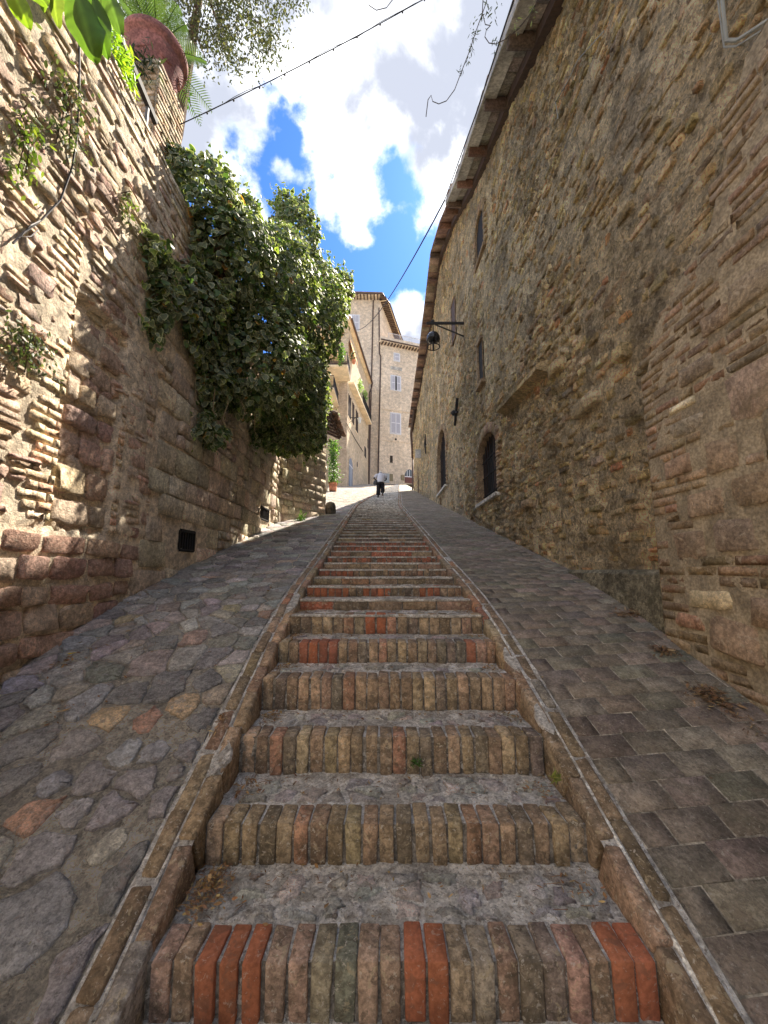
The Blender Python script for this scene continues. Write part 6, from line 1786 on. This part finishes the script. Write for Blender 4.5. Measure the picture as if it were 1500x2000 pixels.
# bright creeper and the big hanging leaves top left
cr = thing('bright_creeper', 'bright yellow green creeper on the wall top below the railing', 'plant', (-2.4, 2.9, 4.5))
pts = []
for px, py, s_, n in ((215, 95, 0.10, 120), (235, 130, 0.08, 110), (200, 80, .08, 80), (245, 150, .06, 70), (225, 75, .08, 60), (250, 120, .05, 40)):
    c0 = at(px, py, X=-2.40); pts += [c0 + rng.normal(0, s_, 3) * np.array((0.5, 1, 1)) for _ in range(n)]
scatter_leaves(cr, 'leaf', thinv, pts, 0.085, 0.35, 0.8, M_LEAF_BRIGHT, G_BRIGHT, 60)
br = thing('broadleaf_branch', 'overhanging branch with very large backlit green leaves in the top left corner', 'branch', tuple(at(140, -60, d=2.6)))
def broad_leaf(seed):
    """large leaf with a folded midrib, wavy margin and paler veins"""
    r = np.random.default_rng(seed); nu, nv = 8, 14; V = []; C = []; T = []
    ph = r.uniform(0, 6, 3)
    for j in range(nv + 1):
        t = j / nv; w = 0.27 * math.sin(math.pi * min(1.0, 0.04 + 0.96 * t) ** 0.82) ** 0.75 * (1 + 0.05 * math.sin(9 * t + ph[0]))
        for i in range(nu + 1):
            s_ = (i / nu) * 2 - 1; x = s_ * w
            z = -abs(x) * 0.42 - 0.30 * t * t + 0.030 * math.sin(11 * t + ph[1]) * s_ * s_ + 0.02 * math.sin(7 * t + ph[2]) * s_
            V.append((x, t, z))
            vein = 1.0 if i == nu // 2 else max(0, 1 - abs(((t * 7 - abs(s_) * 1.5) % 1.0) - 0.5) * 9)
            C.append(np.array((1, 1, 1)) * (0.92 + 0.55 * vein * (1.0 if i == nu // 2 else 0.5)) * (1 + 0.25 * (r.random() - 0.5)))
    for j in range(nv):
        for i in range(nu):
            a = j * (nu + 1) + i; b_ = a + 1; c = a + nu + 2; d = a + nu + 1
            T += [(a, b_, c), (a, c, d)]
    return np.array(V), np.array(T), np.array(C, np.float32)
bigv = [broad_leaf(1300 + q) for q in range(5)]
BP = Pieces(bigv, 'leaf')
for px, py, d_, ln, wd, ang, c in ((150, -15, 2.5, 0.40, 0.46, -0.25, (0.115, 0.20, 0.04)), (178, -8, 2.55, 0.36, 0.30, -0.20, (0.10, 0.185, 0.035)), (208, -20, 2.6, 0.27, 0.26, -0.35, (0.10, 0.17, 0.045)), (22, -22, 2.3, 0.22, 0.24, -0.45, (0.30, 0.46, 0.04)), (105, -25, 2.7, 0.24, 0.24, 0.1, (0.20, 0.26, 0.06)),
                             (85, -30, 2.6, 0.16, 0.2, 0.3, (0.20, 0.30, 0.05)), (60, -25, 2.5, 0.13, 0.24, -0.9, (0.25, 0.38, 0.05)), (130, -25, 2.6, 0.25, 0.25, -0.5, (0.17, 0.27, 0.05)), (190, -25, 2.7, 0.30, 0.2, -0.1, (0.09, 0.15, 0.035)), (120, -20, 2.75, 0.20, 0.2, 0.5, (0.24, 0.3, 0.06))):
    p = at(px, py, d=d_)
    tip = np.array((-math.sin(ang), 0.15, -math.cos(ang))); nr = np.array((0.25, -1, 0.25)) + rng.normal(0, 0.12, 3)
    BP.add(int(rng.integers(5)), mat4(leaf_axes(tip, nr), p, (wd * 0.85, ln * 0.85, ln * 0.85)), np.array(c) * 0.72)
BP.build('leaf', 'leaves', M_LEAF_BRIGHT, br, 40)
m = MB(); m.tube([at(300, -120, d=3.0), at(200, -45, d=2.65), at(110, -40, d=2.6), at(10, -35, d=2.4)], [0.016, 0.013, 0.011, 0.006], 6)
for px, py, d_ in ((150, -15, 2.5), (208, -20, 2.6), (22, -22, 2.3)): m.tube([at(px, -42, d=d_ + .05), at(px, py, d=d_)], 0.004, 4)
m.build('twig', M_BARK, br)

# cycad palm in the pot
palm = thing('cycad_palm', 'small palm with stiff feather fronds growing in the terracotta pot', 'palm', (-2.84, 4.05, 6.31))
base = np.array((-2.84, 4.05, 6.34))
for k in range(17):
    az = k * 2.39996; el = 0.25 + 0.9 * ((k * 0.37) % 1.0); L = rng.uniform(0.62, 0.85)
    d_ = np.array((math.cos(az) * math.cos(el), math.sin(az) * math.cos(el), math.sin(el)))
    pts = []
    for q in range(9):
        t = q / 8; pts.append(base + d_ * L * t + np.array((0, 0, -0.42 * L * t * t)))
    m = MB(); m.tube(pts, [0.010 - 0.008 * q / 8 for q in range(9)], 4, (0.5, 0.75, 0.4))
    side = np.cross(d_, UP); side /= np.linalg.norm(side)
    V = []; Fc = []; cs = []
    for q in range(26):
        t = 0.12 + 0.87 * q / 25; p = base + d_ * L * t + np.array((0, 0, -0.42 * L * t * t))
        ll = 0.17 * math.sin(math.pi * min(1, t * 0.95 + 0.08)) ** 0.6 + 0.02
        for sg in (-1, 1):
            dr_ = side * sg * 0.85 + d_ * 0.55 + np.array((0, 0, 0.10)); dr_ /= np.linalg.norm(dr_)
            b0 = len(V); wv = d_ * 0.007
            V += [p - wv, p + wv, p + dr_ * ll * .6 + wv * .8 + np.array((0, 0, -.01)), p + dr_ * ll + np.array((0, 0, -.035)), p + dr_ * ll * .6 - wv * .8 + np.array((0, 0, -.01))]
            Fc.append((b0, b0 + 1, b0 + 2, b0 + 3, b0 + 4))
    m.add(V, Fc)
    o = m.build('frond', M_LEAF_PALM if 'M_LEAF_PALM' in globals() else leafy('palm_leaf', 0.45, 0.3, False, (0.10, 0.16, 0.055)), palm, fix=False)
    M_LEAF_PALM = o.data.materials[0]
# dark leafy plant around the pillar's head and a trailing shoot on its right
pp_ = thing('trailing_plant', 'dark leafy plant clinging to the pillar below the pot', 'plant', (-2.9, 3.78, 5.6))
pts = [at(px_, py_, Y=3.72) + rng.normal(0, 0.035, 3) for px_, py_ in zip(rng.normal(272, 20, 170), rng.normal(128, 20, 170))]
scatter_leaves(pp_, 'leaf', thinv, pts, 0.09, 0.3, 0.7, M_LEAF_DULL, [(1, (0.035, 0.05, 0.03)), (1, (0.05, 0.065, 0.035))])
sh_ = thing('trailing_shoot', 'thin leafy shoot hanging in the sky at the right edge of the pillar', 'plant', tuple(at(360, 150, d=5.1)))
l_ = [at(x_, y_, d=5.1) for x_, y_ in ((358, 150), (368, 175), (372, 200), (370, 215))]
m = MB(); m.tube(l_, 0.004, 4); m.build('stem', M_BARK, sh_)
scatter_leaves(sh_, 'leaf', ovalv, [at(x_, y_, d=5.1) for x_, y_ in ((362, 158), (370, 165), (366, 175), (374, 180), (369, 190), (376, 197), (368, 205), (373, 213), (380, 210), (362, 168))], 0.06, 0.6, .5, M_LEAF_DULL, G_MID, 12)

# tree over the garden, top left
tree = thing('oak_tree', 'small leaved evergreen tree leaning over the garden behind the pillar', 'tree', (-5.2, 7.6, WALL_TOP - 0.05))
CL = []
Ct = at(425, 10, d=9.2)
for k in range(150):
    while True:
        px_, py_ = rng.uniform(215, 585), rng.uniform(-260, 152)
        lim = np.interp(px_, [215, 262, 300, 400, 450, 520, 585], [45, 60, 50, 140, 138, 112, 40])
        if py_ < lim - 8 and (px_ < 560 or py_ < 40): break
    CL.append(at(px_, py_, d=rng.uniform(8.2, 10.6)))
pts = []
for c0 in CL:
    pts += [c0 + rng.normal(0, 0.17, 3) for _ in range(165)]
scatter_leaves(tree, 'leaf', ovalv, pts, 0.075, 0.4, 0.8, M_LEAF_DULL, G_OAK, 0, 'crown')
m = MB(); fork = at(395, -40, d=9.6)
m.tube([(-5.2, 7.6, WALL_TOP - 0.1), (-5.1, 7.7, 7.5), (-4.8, 7.8, 10.0), fork], [0.22, 0.18, 0.14, 0.08], 9); m.build('trunk', M_BARK, tree)
m = MB(); m.tube([fork, at(388, 20, d=9.4), at(384, 70, d=9.2), at(400, 110, d=9.1)], [0.07, 0.05, 0.03, 0.012], 6)
for c0 in CL[::2]:
    md = (fork + c0) / 2 + rng.normal(0, .15, 3) + np.array((0, 0, 0.2)); m.tube([fork, md, c0], [0.03, 0.016, 0.005], 4)
m.build('branches', M_BARK, tree)

# planter with a tall shrub, greenery on the balconies
pl_ = thing('square_planter', 'square terracotta planter standing in the sun past the left wall', 'planter', (-3.3, 25, float(sprof(25))))
zq = float(sprof(25)) + 0.07
m = MB(); m.prism([(-3.52, 24.78, zq), (-3.08, 24.78, zq), (-3.08, 25.22, zq), (-3.52, 25.22, zq)], (0, 0, 0.42)); m.box(-3.56, -3.04, 24.74, 25.26, zq + 0.42, zq + 0.55); m.build('body', M_TERRA, pl_)
sb_ = thing('tall_shrub', 'tall bright green shrub growing in the square planter', 'shrub', (-3.3, 25, zq + .5))
pts = []
for k in range(1500):
    h = rng.random(); w_ = 0.36 * (1 - 0.3 * h) * (1 + 0.25 * math.sin(h * 9))
    pts.append(np.array((-3.3 + rng.normal(0, w_ * .6), 25 + rng.normal(0, w_ * .6), zq + 0.5 + h * 2.9)))
scatter_leaves(sb_, 'leaf', ovalv, pts, 0.13, 0.2, 0.8, M_LEAF_BRIGHT, G_MID + [(1, (0.16, 0.26, 0.05))], 0)
m = MB(); m.tube([(-3.3, 25, zq + .4), (-3.28, 25, zq + 1.6), (-3.32, 25, zq + 3.0)], [0.04, 0.03, 0.012], 6); m.build('stem', M_BARK, sb_)
m = MB(); m.bar((-3.62, 24.4, float(sprof(24.4))), (-3.62, 24.4, float(sprof(24.4)) + 1.5), 0.12); o = m.build('wooden_post', simple('pale_wood', (0.42, 0.34, 0.22), 0.8)); tag(o, 'pale wooden post between the wall end and the planter', 'post')
def leafy_clump(name, label, cen, r3, n, size, tints, mat, group=None):
    root = thing(name, label, 'plant', tuple(cen), group)
    pts = []
    for k in range(n):
        v = rng.normal(size=3); v /= np.linalg.norm(v); pts.append(np.array(cen) + v * np.array(r3) * rng.uniform(0.3, 1.0))
    scatter_leaves(root, 'leaf', ovalv, pts, size, 0.5, 0.7, mat, tints, 0)
    m = MB(); m.tube([np.array(cen) + (0, 0, r3[2]), np.array(cen), np.array(cen) - (0, 0, r3[2] * .8)], 0.03, 5); m.build('stem', M_BARK, root)
leafy_clump('hanging_plant', 'green plant hanging from the corner of the upper balcony', at(667, 692, Y=30.5), (0.35, 0.4, 1.15), 420, 0.16, G_MID + [(2, (0.2, 0.3, 0.06))], M_LEAF_BRIGHT)
leafy_clump('hanging_plant', 'green plant on the top balcony near the ivy tip', at(661, 645, Y=29.3), (0.25, 0.3, 0.7), 220, 0.15, G_MID, M_LEAF_BRIGHT)
leafy_clump('balcony_plant', 'pale green plant on the street balcony, nearer one', FH.pt(*FH.uz(694, 752), 0.5), (0.3, 1.0, 0.6), 300, 0.16, [(1, (0.22, 0.30, 0.16)), (1, (0.15, 0.24, 0.09))], M_LEAF_BRIGHT)
leafy_clump('balcony_plant', 'pale green plant on the street balcony, farther one', FH.pt(*FH.uz(704, 772), 0.5), (0.3, 1.2, 0.5), 300, 0.16, [(1, (0.26, 0.34, 0.20)), (1, (0.17, 0.26, 0.10))], M_LEAF_BRIGHT)
leafy_clump('yellow_green_shrub', 'bright yellow green foliage between the ivy and the lowest balcony', at(632, 795, Y=14.5), (0.32, 0.5, 0.55), 420, 0.13, G_BRIGHT, M_LEAF_BRIGHT)
leafy_clump('leafy_climber', 'green climber under the canopy beside the house corner', at(656, 822, Y=27.5), (0.35, 0.4, 0.9), 300, 0.15, G_MID, M_LEAF_BRIGHT)
leafy_clump('flowering_pot_plant', 'dark plant with a small terracotta pot on the upper street balcony', at(688, 694, Y=32.5), (0.3, 0.4, 0.55), 160, 0.15, [(2, (0.06, 0.09, 0.03)), (1, (0.30, 0.10, 0.04))], M_LEAF_DULL)
m = MB()
q_ = at(691, 706, Y=32.5); m.lathe([(0.12, 0), (0.17, 0.28), (0.19, 0.28), (0.19, 0.34), (0.15, 0.34)], q_ - np.array((0, 0, .2)), 12); q_ = at(665, 652, Y=30.6); m2 = MB(); m2.lathe([(0.16, 0), (0.24, 0.36), (0.27, 0.36), (0.27, 0.45), (0.2, 0.45)], q_ - np.array((0, 0, .25)), 14)
o = m.build('flower_pot', M_TERRA); tag(o, 'small terracotta pot under the dark plant on the upper balcony', 'pot')
o = m2.build('flower_pot', M_TERRA); tag(o, 'larger terracotta pot on the upper balcony by the orange awning', 'pot')

# ================================================================== cables
def sag(a, b_, s_, n=24):
    a = np.array(a, float); b_ = np.array(b_, float)
    return [a + (b_ - a) * t + np.array((0, 0, -4 * s_ * t * (1 - t))) for t in np.linspace(0, 1, n)]
ca, cb_ = at(352, 243, d=4.55), at(1010, -110, d=5.4)
st_ = thing('light_string', 'cable strung with small bulbs crossing the sky from the pillar', 'string lights', tuple(ca))
line = sag(ca, cb_, 0.10, 30)
m = MB(); m.tube(line, 0.0055, 5); m.build('cable', M_CABLE, st_)
m = MB(); m.tube([p + np.array((0, 0.01 * math.sin(q), 0.008 + 0.010 * math.sin(q * 1.7))) for q, p in enumerate(line)], 0.003, 4); m.build('thin_wire', M_CABLE, st_)
for k in range(2, 28, 2):
    p = line[k]; m = MB(); m.lathe([(0.006, 0.0), (0.010, -0.008), (0.012, -0.022), (0.008, -0.032), (0.003, -0.036)], p, 8); m.build('bulb', M_CABLE, st_)
a_ = np.array((1.66, 9.5, float(topr(9.5)) + 0.1)); b2 = FH.pt(*FH.uz(688, 645), 0.4)
m = MB(); m.tube(sag(a_, b2, 1.0, 30), 0.022, 5); o = m.build('power_cable', M_CABLE); tag(o, 'black power cable sagging from the right eaves to the balcony house', 'cable')
m = MB(); m.tube([(1.64, 3.0, float(topr(3.0)) + 0.02), (1.66, 6.0, float(topr(6)) - 0.02), (1.66, 9.5, float(topr(9.5)) + .1)], 0.012, 5); o = m.build('eave_cable', M_CABLE); tag(o, 'thin cable running along the fascia of the right eaves', 'cable')
m = MB(); m.tube([at(155, 60, X=-2.30), at(155, 170, X=-2.31), at(150, 270, X=-2.31), at(140, 330, X=-2.31), at(118, 390, X=-2.31), at(80, 430, X=-2.30), at(45, 455, X=-2.30), at(25, 475, X=-2.29)], 0.007, 5)
m.tube([at(80, 430, X=-2.30), at(60, 440, X=-2.26), at(40, 462, X=-2.26), at(60, 462, X=-2.27), at(75, 448, X=-2.28)], 0.004, 4)
o = m.build('wall_cable', M_CABLE); tag(o, 'dark loose cable drooping down the sunlit left wall', 'cable')
m = MB(); m.tube([at(1180, 60, X=2.10), at(1130, 115, X=2.12), at(1108, 160, X=2.12), at(1085, 200, X=2.14), at(1090, 232, X=2.05)], 0.006, 4); o = m.build('wall_wire', M_CABLE_GREY); tag(o, 'thin pale wire running diagonally on the upper right wall', 'cable')

# vine tendrils against the sky
def tendril(label, path, d_, leaves, size=0.045, tints=None):
    L_ = [at(x_, y_, d=d_) for x_, y_ in path]
    root = thing('vine_tendril', label, 'vine', tuple(L_[0]))
    m = MB(); m.tube(L_, 0.0045, 4); m.build('stem', M_CABLE_VINE, root)
    if leaves: scatter_leaves(root, 'leaf', thinv, [at(x_, y_, d=d_) for x_, y_ in leaves], size, 0.6, 0.7, M_LEAF_DULL, tints or G_DULL, 60)
M_CABLE_VINE = simple('vine_stem', (0.09, 0.07, 0.06), 0.8)
lv = []
for x_, y_ in ((951, 15), (945, 35), (938, 55), (930, 65), (926, 75), (922, 90), (918, 105), (925, 40), (920, 60), (903, 135), (899, 142), (926, 70), (921, 100), (917, 118)): lv += [(x_ + rng.normal(0, 3), y_ + rng.normal(0, 4)) for _ in range(5)]
tendril('long vine tendril with small leaves hooking down against the sky', [(960, -40), (948, 10), (930, 60), (915, 105), (902, 138), (888, 175), (872, 197), (857, 203), (845, 198), (842, 186), (836, 195), (832, 228)], 4.3, lv)
lv = []
for x_, y_ in ((955, 5), (962, 15), (958, 30), (952, 22), (965, 40), (975, 8), (966, 80), (972, 82), (960, 85), (968, 100)): lv += [(x_ + rng.normal(0, 3), y_ + rng.normal(0, 3)) for _ in range(4)]
tendril('curling vine tendril touching the edge of the right eaves', [(945, -30), (942, 25), (948, 48), (958, 50), (950, 58), (947, 72), (955, 84), (968, 86), (985, 78), (1015, 55), (1040, 20)], 4.2, lv)
lv = [(1010 + rng.normal(0, 4), 52 + rng.normal(0, 9)) for _ in range(10)] + [(1040 + rng.normal(0, 3), 22 + rng.normal(0, 10)) for _ in range(12)]
tendril('pale green leaflets dangling in front of the right fascia', [(1062, -20), (1042, 15), (1030, 35), (1008, 60)], 4.1, lv, 0.05, [(1, (0.30, 0.34, 0.18))])
tendril('bare looping tendril at the very top of the sky', [(718, -10), (720, 10), (735, 20), (755, 15), (770, -5)], 4.5, [])

# ================================================================== dry leaves and straw lying about
DRY = [(3, (0.28, 0.16, 0.07)), (2, (0.36, 0.23, 0.09)), (2, (0.20, 0.11, 0.06)), (1, (0.42, 0.30, 0.13))]
DRYR = [(3, (0.21, 0.125, 0.07)), (2, (0.29, 0.18, 0.09)), (1.5, (0.36, 0.26, 0.14)), (1, (0.13, 0.08, 0.05))]
def litter(name, spots, zf, tints, size=0.035):
    P = Pieces(ovalv + thinv, 'leaf')
    for cx, cy, sx, sy, n, heap in spots:
        for k in range(n):
            x_, y_ = cx + rng.normal(0, sx), cy + rng.normal(0, sy)
            z_ = zf(x_, y_) + 0.006 + heap * rng.random() * math.exp(-((x_ - cx) / (sx * 1.3)) ** 2 - ((y_ - cy) / (sy * 1.3)) ** 2)
            tip = np.array((rng.normal(), rng.normal(), rng.normal(0, 0.25))); nr = np.array((rng.normal(0, .4), rng.normal(0, .4), 1))
            s_ = size * rng.uniform(0.5, 1.5)
            P.add(int(rng.integers(12)), mat4(leaf_axes(tip, nr), (x_, y_, z_), (s_ * rng.uniform(.5, 1), s_, s_)), pick(tints, .15))
    P.build('leaf', name, M_DRY, None, 0)
def tread_z(x_, y_):
    k = int(np.searchsorted(_ny, y_)) - 1
    return float(_nz[k])
sz = lambda x_, y_: float(sprof(y_))
def gp_(px, py):                                          # the point of the slope seen at a pixel
    t = 0.3
    r_ = ray(px, py)
    for q in range(4000):
        p = r_ * (0.5 + q * 0.01)
        if p[2] < float(sprof(p[1])): return p
    return p
spots = []
for px, py, sx, sy, n, hp in ((1395, 1368, .055, .06, 300, .05), (1300, 1275, .04, .035, 150, .03), (1245, 1200, .07, .04, 260, .03), (1215, 1203, .05, .03, 40, .0), (1470, 1420, .04, .05, 30, 0)):
    p = gp_(px, py); spots.append((p[0], p[1], sx, sy, n, hp))
litter('dry_leaves', spots, sz, DRYR, 0.036)
spots = []
for px, py, sx, sy, n, hp in ((260, 1160, .10, .10, 110, .01), (285, 1140, .05, .08, 60, .01), (120, 1298, .06, .05, 60, .01), (130, 1390, .04, .04, 20, 0), (432, 1412, .02, .05, 40, .01), (150, 1380, .15, .1, 25, 0), (300, 1240, .3, .3, 40, 0), (420, 1110, .4, .5, 60, 0), (480, 1150, .2, .4, 40, 0)):
    p = gp_(px, py); spots.append((p[0], p[1], sx, sy, n, hp))
litter('dry_leaves', spots, lambda x_, y_: sz(x_, y_) + 0.006, DRY, 0.028)
spots = []
for k in range(0, 14):
    y0 = NOSE[first + k][0]; y1 = NOSE[first + k + 1][0]; xl, xr = float(edge_l(y0)), float(edge_r(y0))
    spots += [(xl + .07, y1 - 0.13, 0.035, 0.06, 110 if k else 420, 0.02 if k else 0.05), (xr - 0.08, y1 - 0.12, 0.045, 0.06, 45, 0.005), ((xl + xr) / 2, y1 - .12, 0.42, 0.07, 70, 0), (xl + .25, y1 - 0.06, 0.16, 0.03, 26, 0)]
litter('dry_leaves', spots, lambda x_, y_: tread_z(x_, min(y_, 9)) + 0.002, DRY, 0.020)
spots = [(rng.uniform(1.1, 2.0), y_, .25, .25, 5, 0) for y_ in np.arange(1.2, 14, 0.35)] + [(rng.uniform(-2.1, -1.0), y_, .3, .3, 4, 0) for y_ in np.arange(1.2, 12, 0.4)] + [(float(wall_r(y_)) - 0.12, y_, .06, .2, 26, 0) for y_ in np.arange(3.0, 14, 0.4)] + [(float(wall_l(y_)) + 0.10, y_, .06, .2, 22, 0) for y_ in np.arange(2.4, 10.5, 0.4)]
litter('dry_leaves', spots, lambda x_, y_: sz(x_, y_) + 0.004, [(3, (0.30, 0.19, 0.09)), (2, (0.55, 0.50, 0.42)), (2, (0.20, 0.12, 0.07))], 0.018)
# straws
m = MB()
for k in range(120):
    kk = int(rng.integers(0, 6)); y0 = NOSE[first + kk][0]; y1 = NOSE[first + kk + 1][0]
    x_ = rng.choice([float(edge_l(y0)) + abs(rng.normal(0, .12)), float(edge_r(y0)) - abs(rng.normal(0, .15))]); y_ = rng.uniform(y0 + .16, y1 - .03); a_ = rng.uniform(0, 6.3); l_ = rng.uniform(.02, .07)
    z_ = NOSE[first + kk][1] + 0.008
    m.tube([(x_, y_, z_), (x_ + l_ * math.cos(a_), y_ + l_ * math.sin(a_) * .6, z_ + rng.uniform(0, .006))], 0.0012, 3, tuple(pick(DRY)))
m.build('straw', M_DRY, None)['kind'] = 'stuff'
for px, py, lb, c in ((137, 1281, 'single yellow fallen leaf by the foot of the left wall', (0.62, 0.46, 0.05)), (38, 1606, 'small yellow fallen leaf on a red ramp stone near the left edge', (0.60, 0.42, 0.05))):
    p = gp_(px, py)
    V, T, C = leaf_var(1400 + px, 'oval'); o = link('fallen_leaf', raw_mesh('fallen_leaf', V, tris=T, colr=np.tile(np.array(c, np.float32), (len(V), 1))), M_DRY, None, mat4(leaf_axes((1, 0.3, 0.1), (0.1, -.3, 1)), p + np.array((-.02, 0, .016)), (.05, .055, .055)))
    tag(o, lb, 'leaf')

# ================================================================== the walker
PY = 19.75
kz = int(np.searchsorted(_ny, PY)) - 1
z0 = float(_nz[kz]); PX = -0.17
person = thing('person', 'person in a white shirt and black cropped trousers climbing the stairs, seen from behind', 'person', (PX, PY, z0))
def W_(p): return (PX + p[0], PY + p[1], z0 + p[2])
def skin_body(name, J, E, mat, parent, sub=2):
    me = bpy.data.meshes.new(name)
    me.from_pydata([W_(j[0]) for j in J], E, [])
    a = me.color_attributes.new('Col', 'FLOAT_COLOR', 'POINT'); a.data.foreach_set('color', np.ones(len(J) * 4, np.float32))
    o = link(name, me, mat, parent)
    o.modifiers.new('skin', 'SKIN'); 
    if not me.skin_vertices: me.skin_vertices.new()
    for k, j in enumerate(J):
        r_ = j[1] if isinstance(j[1], tuple) else (j[1], j[1]); me.skin_vertices[0].data[k].radius = r_
    me.skin_vertices[0].data[0].use_root = True
    s_ = o.modifiers.new('sub', 'SUBSURF'); s_.levels = sub; s_.render_levels = sub
    return o
M_SKIN = simple('skin', (0.50, 0.30, 0.22), 0.6, 0, 0.05)
J = [((0, 0, 0.86), (0.13, 0.10)), ((0, 0.05, 1.02), (0.12, 0.09)), ((0, 0.14, 1.20), (0.15, 0.10)), ((0, 0.22, 1.32), (0.07, 0.07)), ((0.0, 0.31, 1.38), (0.085, 0.10)), ((0.0, 0.38, 1.40), (0.06, 0.07)),
     ((-0.20, 0.17, 1.27), 0.055), ((-0.36, 0.14, 1.08), 0.040), ((-0.17, 0.26, 0.98), 0.030), ((-0.10, 0.30, 0.97), 0.030),
     ((0.20, 0.17, 1.27), 0.055), ((0.30, 0.14, 1.02), 0.040), ((0.17, 0.33, 0.98), 0.030), ((0.11, 0.38, 0.99), 0.028),
     ((-0.10, 0.0, 0.80), 0.095), ((-0.12, 0.04, 0.46), 0.062), ((-0.13, -0.03, 0.10), 0.040), ((-0.13, 0.0, 0.045), 0.040), ((-0.13, 0.12, 0.025), 0.032),
     ((0.10, 0.0, 0.80), 0.095), ((0.11, 0.16, 0.50), 0.062), ((0.10, -0.14, 0.30), 0.040), ((0.10, -0.17, 0.24), 0.038), ((0.10, -0.08, 0.17), 0.030)]
E_ = [(0, 1), (1, 2), (2, 3), (3, 4), (4, 5), (2, 6), (6, 7), (7, 8), (8, 9), (2, 10), (10, 11), (11, 12), (12, 13), (0, 14), (14, 15), (15, 16), (16, 17), (17, 18), (0, 19), (19, 20), (20, 21), (21, 22), (22, 23)]
skin_body('body', J, E_, M_SKIN, person)
def loft(mb, rings, n=16, c=(1, 1, 1)):
    V = []; Fc = []
    for (cx, cy, cz, rx, ry, tl) in rings:
        for k in range(n):
            t = 2 * math.pi * k / n; dy = ry * math.sin(t)
            V.append(W_((cx + rx * math.cos(t), cy + dy, cz - dy * tl)))
    for q in range(len(rings) - 1):
        for k in range(n): k2 = (k + 1) % n; Fc.append((q * n + k, q * n + k2, (q + 1) * n + k2, (q + 1) * n + k))
    Fc.append(tuple(range(n - 1, -1, -1))); Fc.append(tuple(range((len(rings) - 1) * n, len(rings) * n)))
    mb.add(V, Fc, c)
m = MB(); loft(m, [(0, -.01, .80, .185, .150, 0), (0, 0.0, .92, .185, .145, .1), (0, .06, 1.05, .185, .135, .3), (0, .13, 1.18, .205, .125, .45), (0, .175, 1.27, .20, .10, .6), (0, .205, 1.325, .11, .075, .7), (0, .22, 1.345, .06, .05, .7)])
for sg in (-1, 1):
    e_ = (-0.315, 0.15, 1.13) if sg < 0 else (0.27, 0.15, 1.09)
    m.tube([W_((sg * .14, .16, 1.27)), W_((sg * .20, .17, 1.26)), W_(e_)], [0.075, 0.075, 0.068], 10)
m.build('shirt', simple('white_shirt', (0.62, 0.63, 0.70), 0.85, 0, 0.05), person, True)
m = MB(); loft(m, [(0, 0, .90, .17, .135, 0), (0, -.01, .82, .185, .155, 0), (0, 0, .74, .18, .15, 0)])
m.tube([W_((-.09, 0, .80)), W_((-.105, .02, .62)), W_((-.115, .03, .44)), W_((-.125, -.01, .20))], [0.105, 0.112, 0.105, 0.110], 12)
m.tube([W_((.09, 0, .80)), W_((.10, .10, .63)), W_((.105, .12, .50)), W_((.10, -.03, .36))], [0.105, 0.112, 0.108, 0.105], 12)
m.build('trousers', simple('black_cloth', (0.012, 0.012, 0.018), 0.85), person, True)
m = MB(); m.ball(W_((0.0, 0.335, 1.425)), (.092, .105, .085), 12, 8); m.build('hair', simple('white_hair', (0.62, 0.58, 0.54), 0.7), person, True)
for cx, cy, cz in ((-.13, .05, .012), (.10, -.11, .165)):
    m = MB(); m.prism([W_((cx - .04, cy - .11, cz)), W_((cx + .04, cy - .11, cz)), W_((cx + .045, cy + .08, cz)), W_((cx, cy + .13, cz)), W_((cx - .045, cy + .08, cz))], (0, 0, -.018)); m.tube([W_((cx - .042, cy + .03, cz)), W_((cx, cy + .03, cz + .06)), W_((cx + .042, cy + .03, cz))], .008, 5); m.build('sandal', simple('sandal', (0.35, 0.24, 0.15), 0.7), person)
bag = thing('shoulder_bag', 'dark shoulder bag hanging at the left hip of the walking person', 'bag', W_((-.25, -.02, .78)))
m = MB(); loft(m, [(-.25, -.04, .70, .10, .05, 0), (-.25, -.04, .74, .135, .075, 0), (-.245, -.04, .84, .125, .07, 0), (-.24, -.03, .92, .09, .045, 0), (-.24, -.03, .94, .06, .02, 0)], 12); m.build('pouch', simple('bag_leather', (0.03, 0.03, 0.035), 0.5), bag, True)
m = MB(); m.tube([W_((-.25, -.03, .93)), W_((-.21, -.015, 1.08)), W_((-.16, .09, 1.25)), W_((-.12, .19, 1.335)), W_((-.12, .27, 1.28))], 0.014, 5); m.build('strap', simple('strap', (0.03, 0.03, 0.035), 0.5), bag)
for mt in bpy.data.materials: mt.use_fake_user = False
print('objects', len(bpy.data.objects), 'tris', sum(len(o.data.polygons) for o in bpy.data.objects if o.type == 'MESH'))
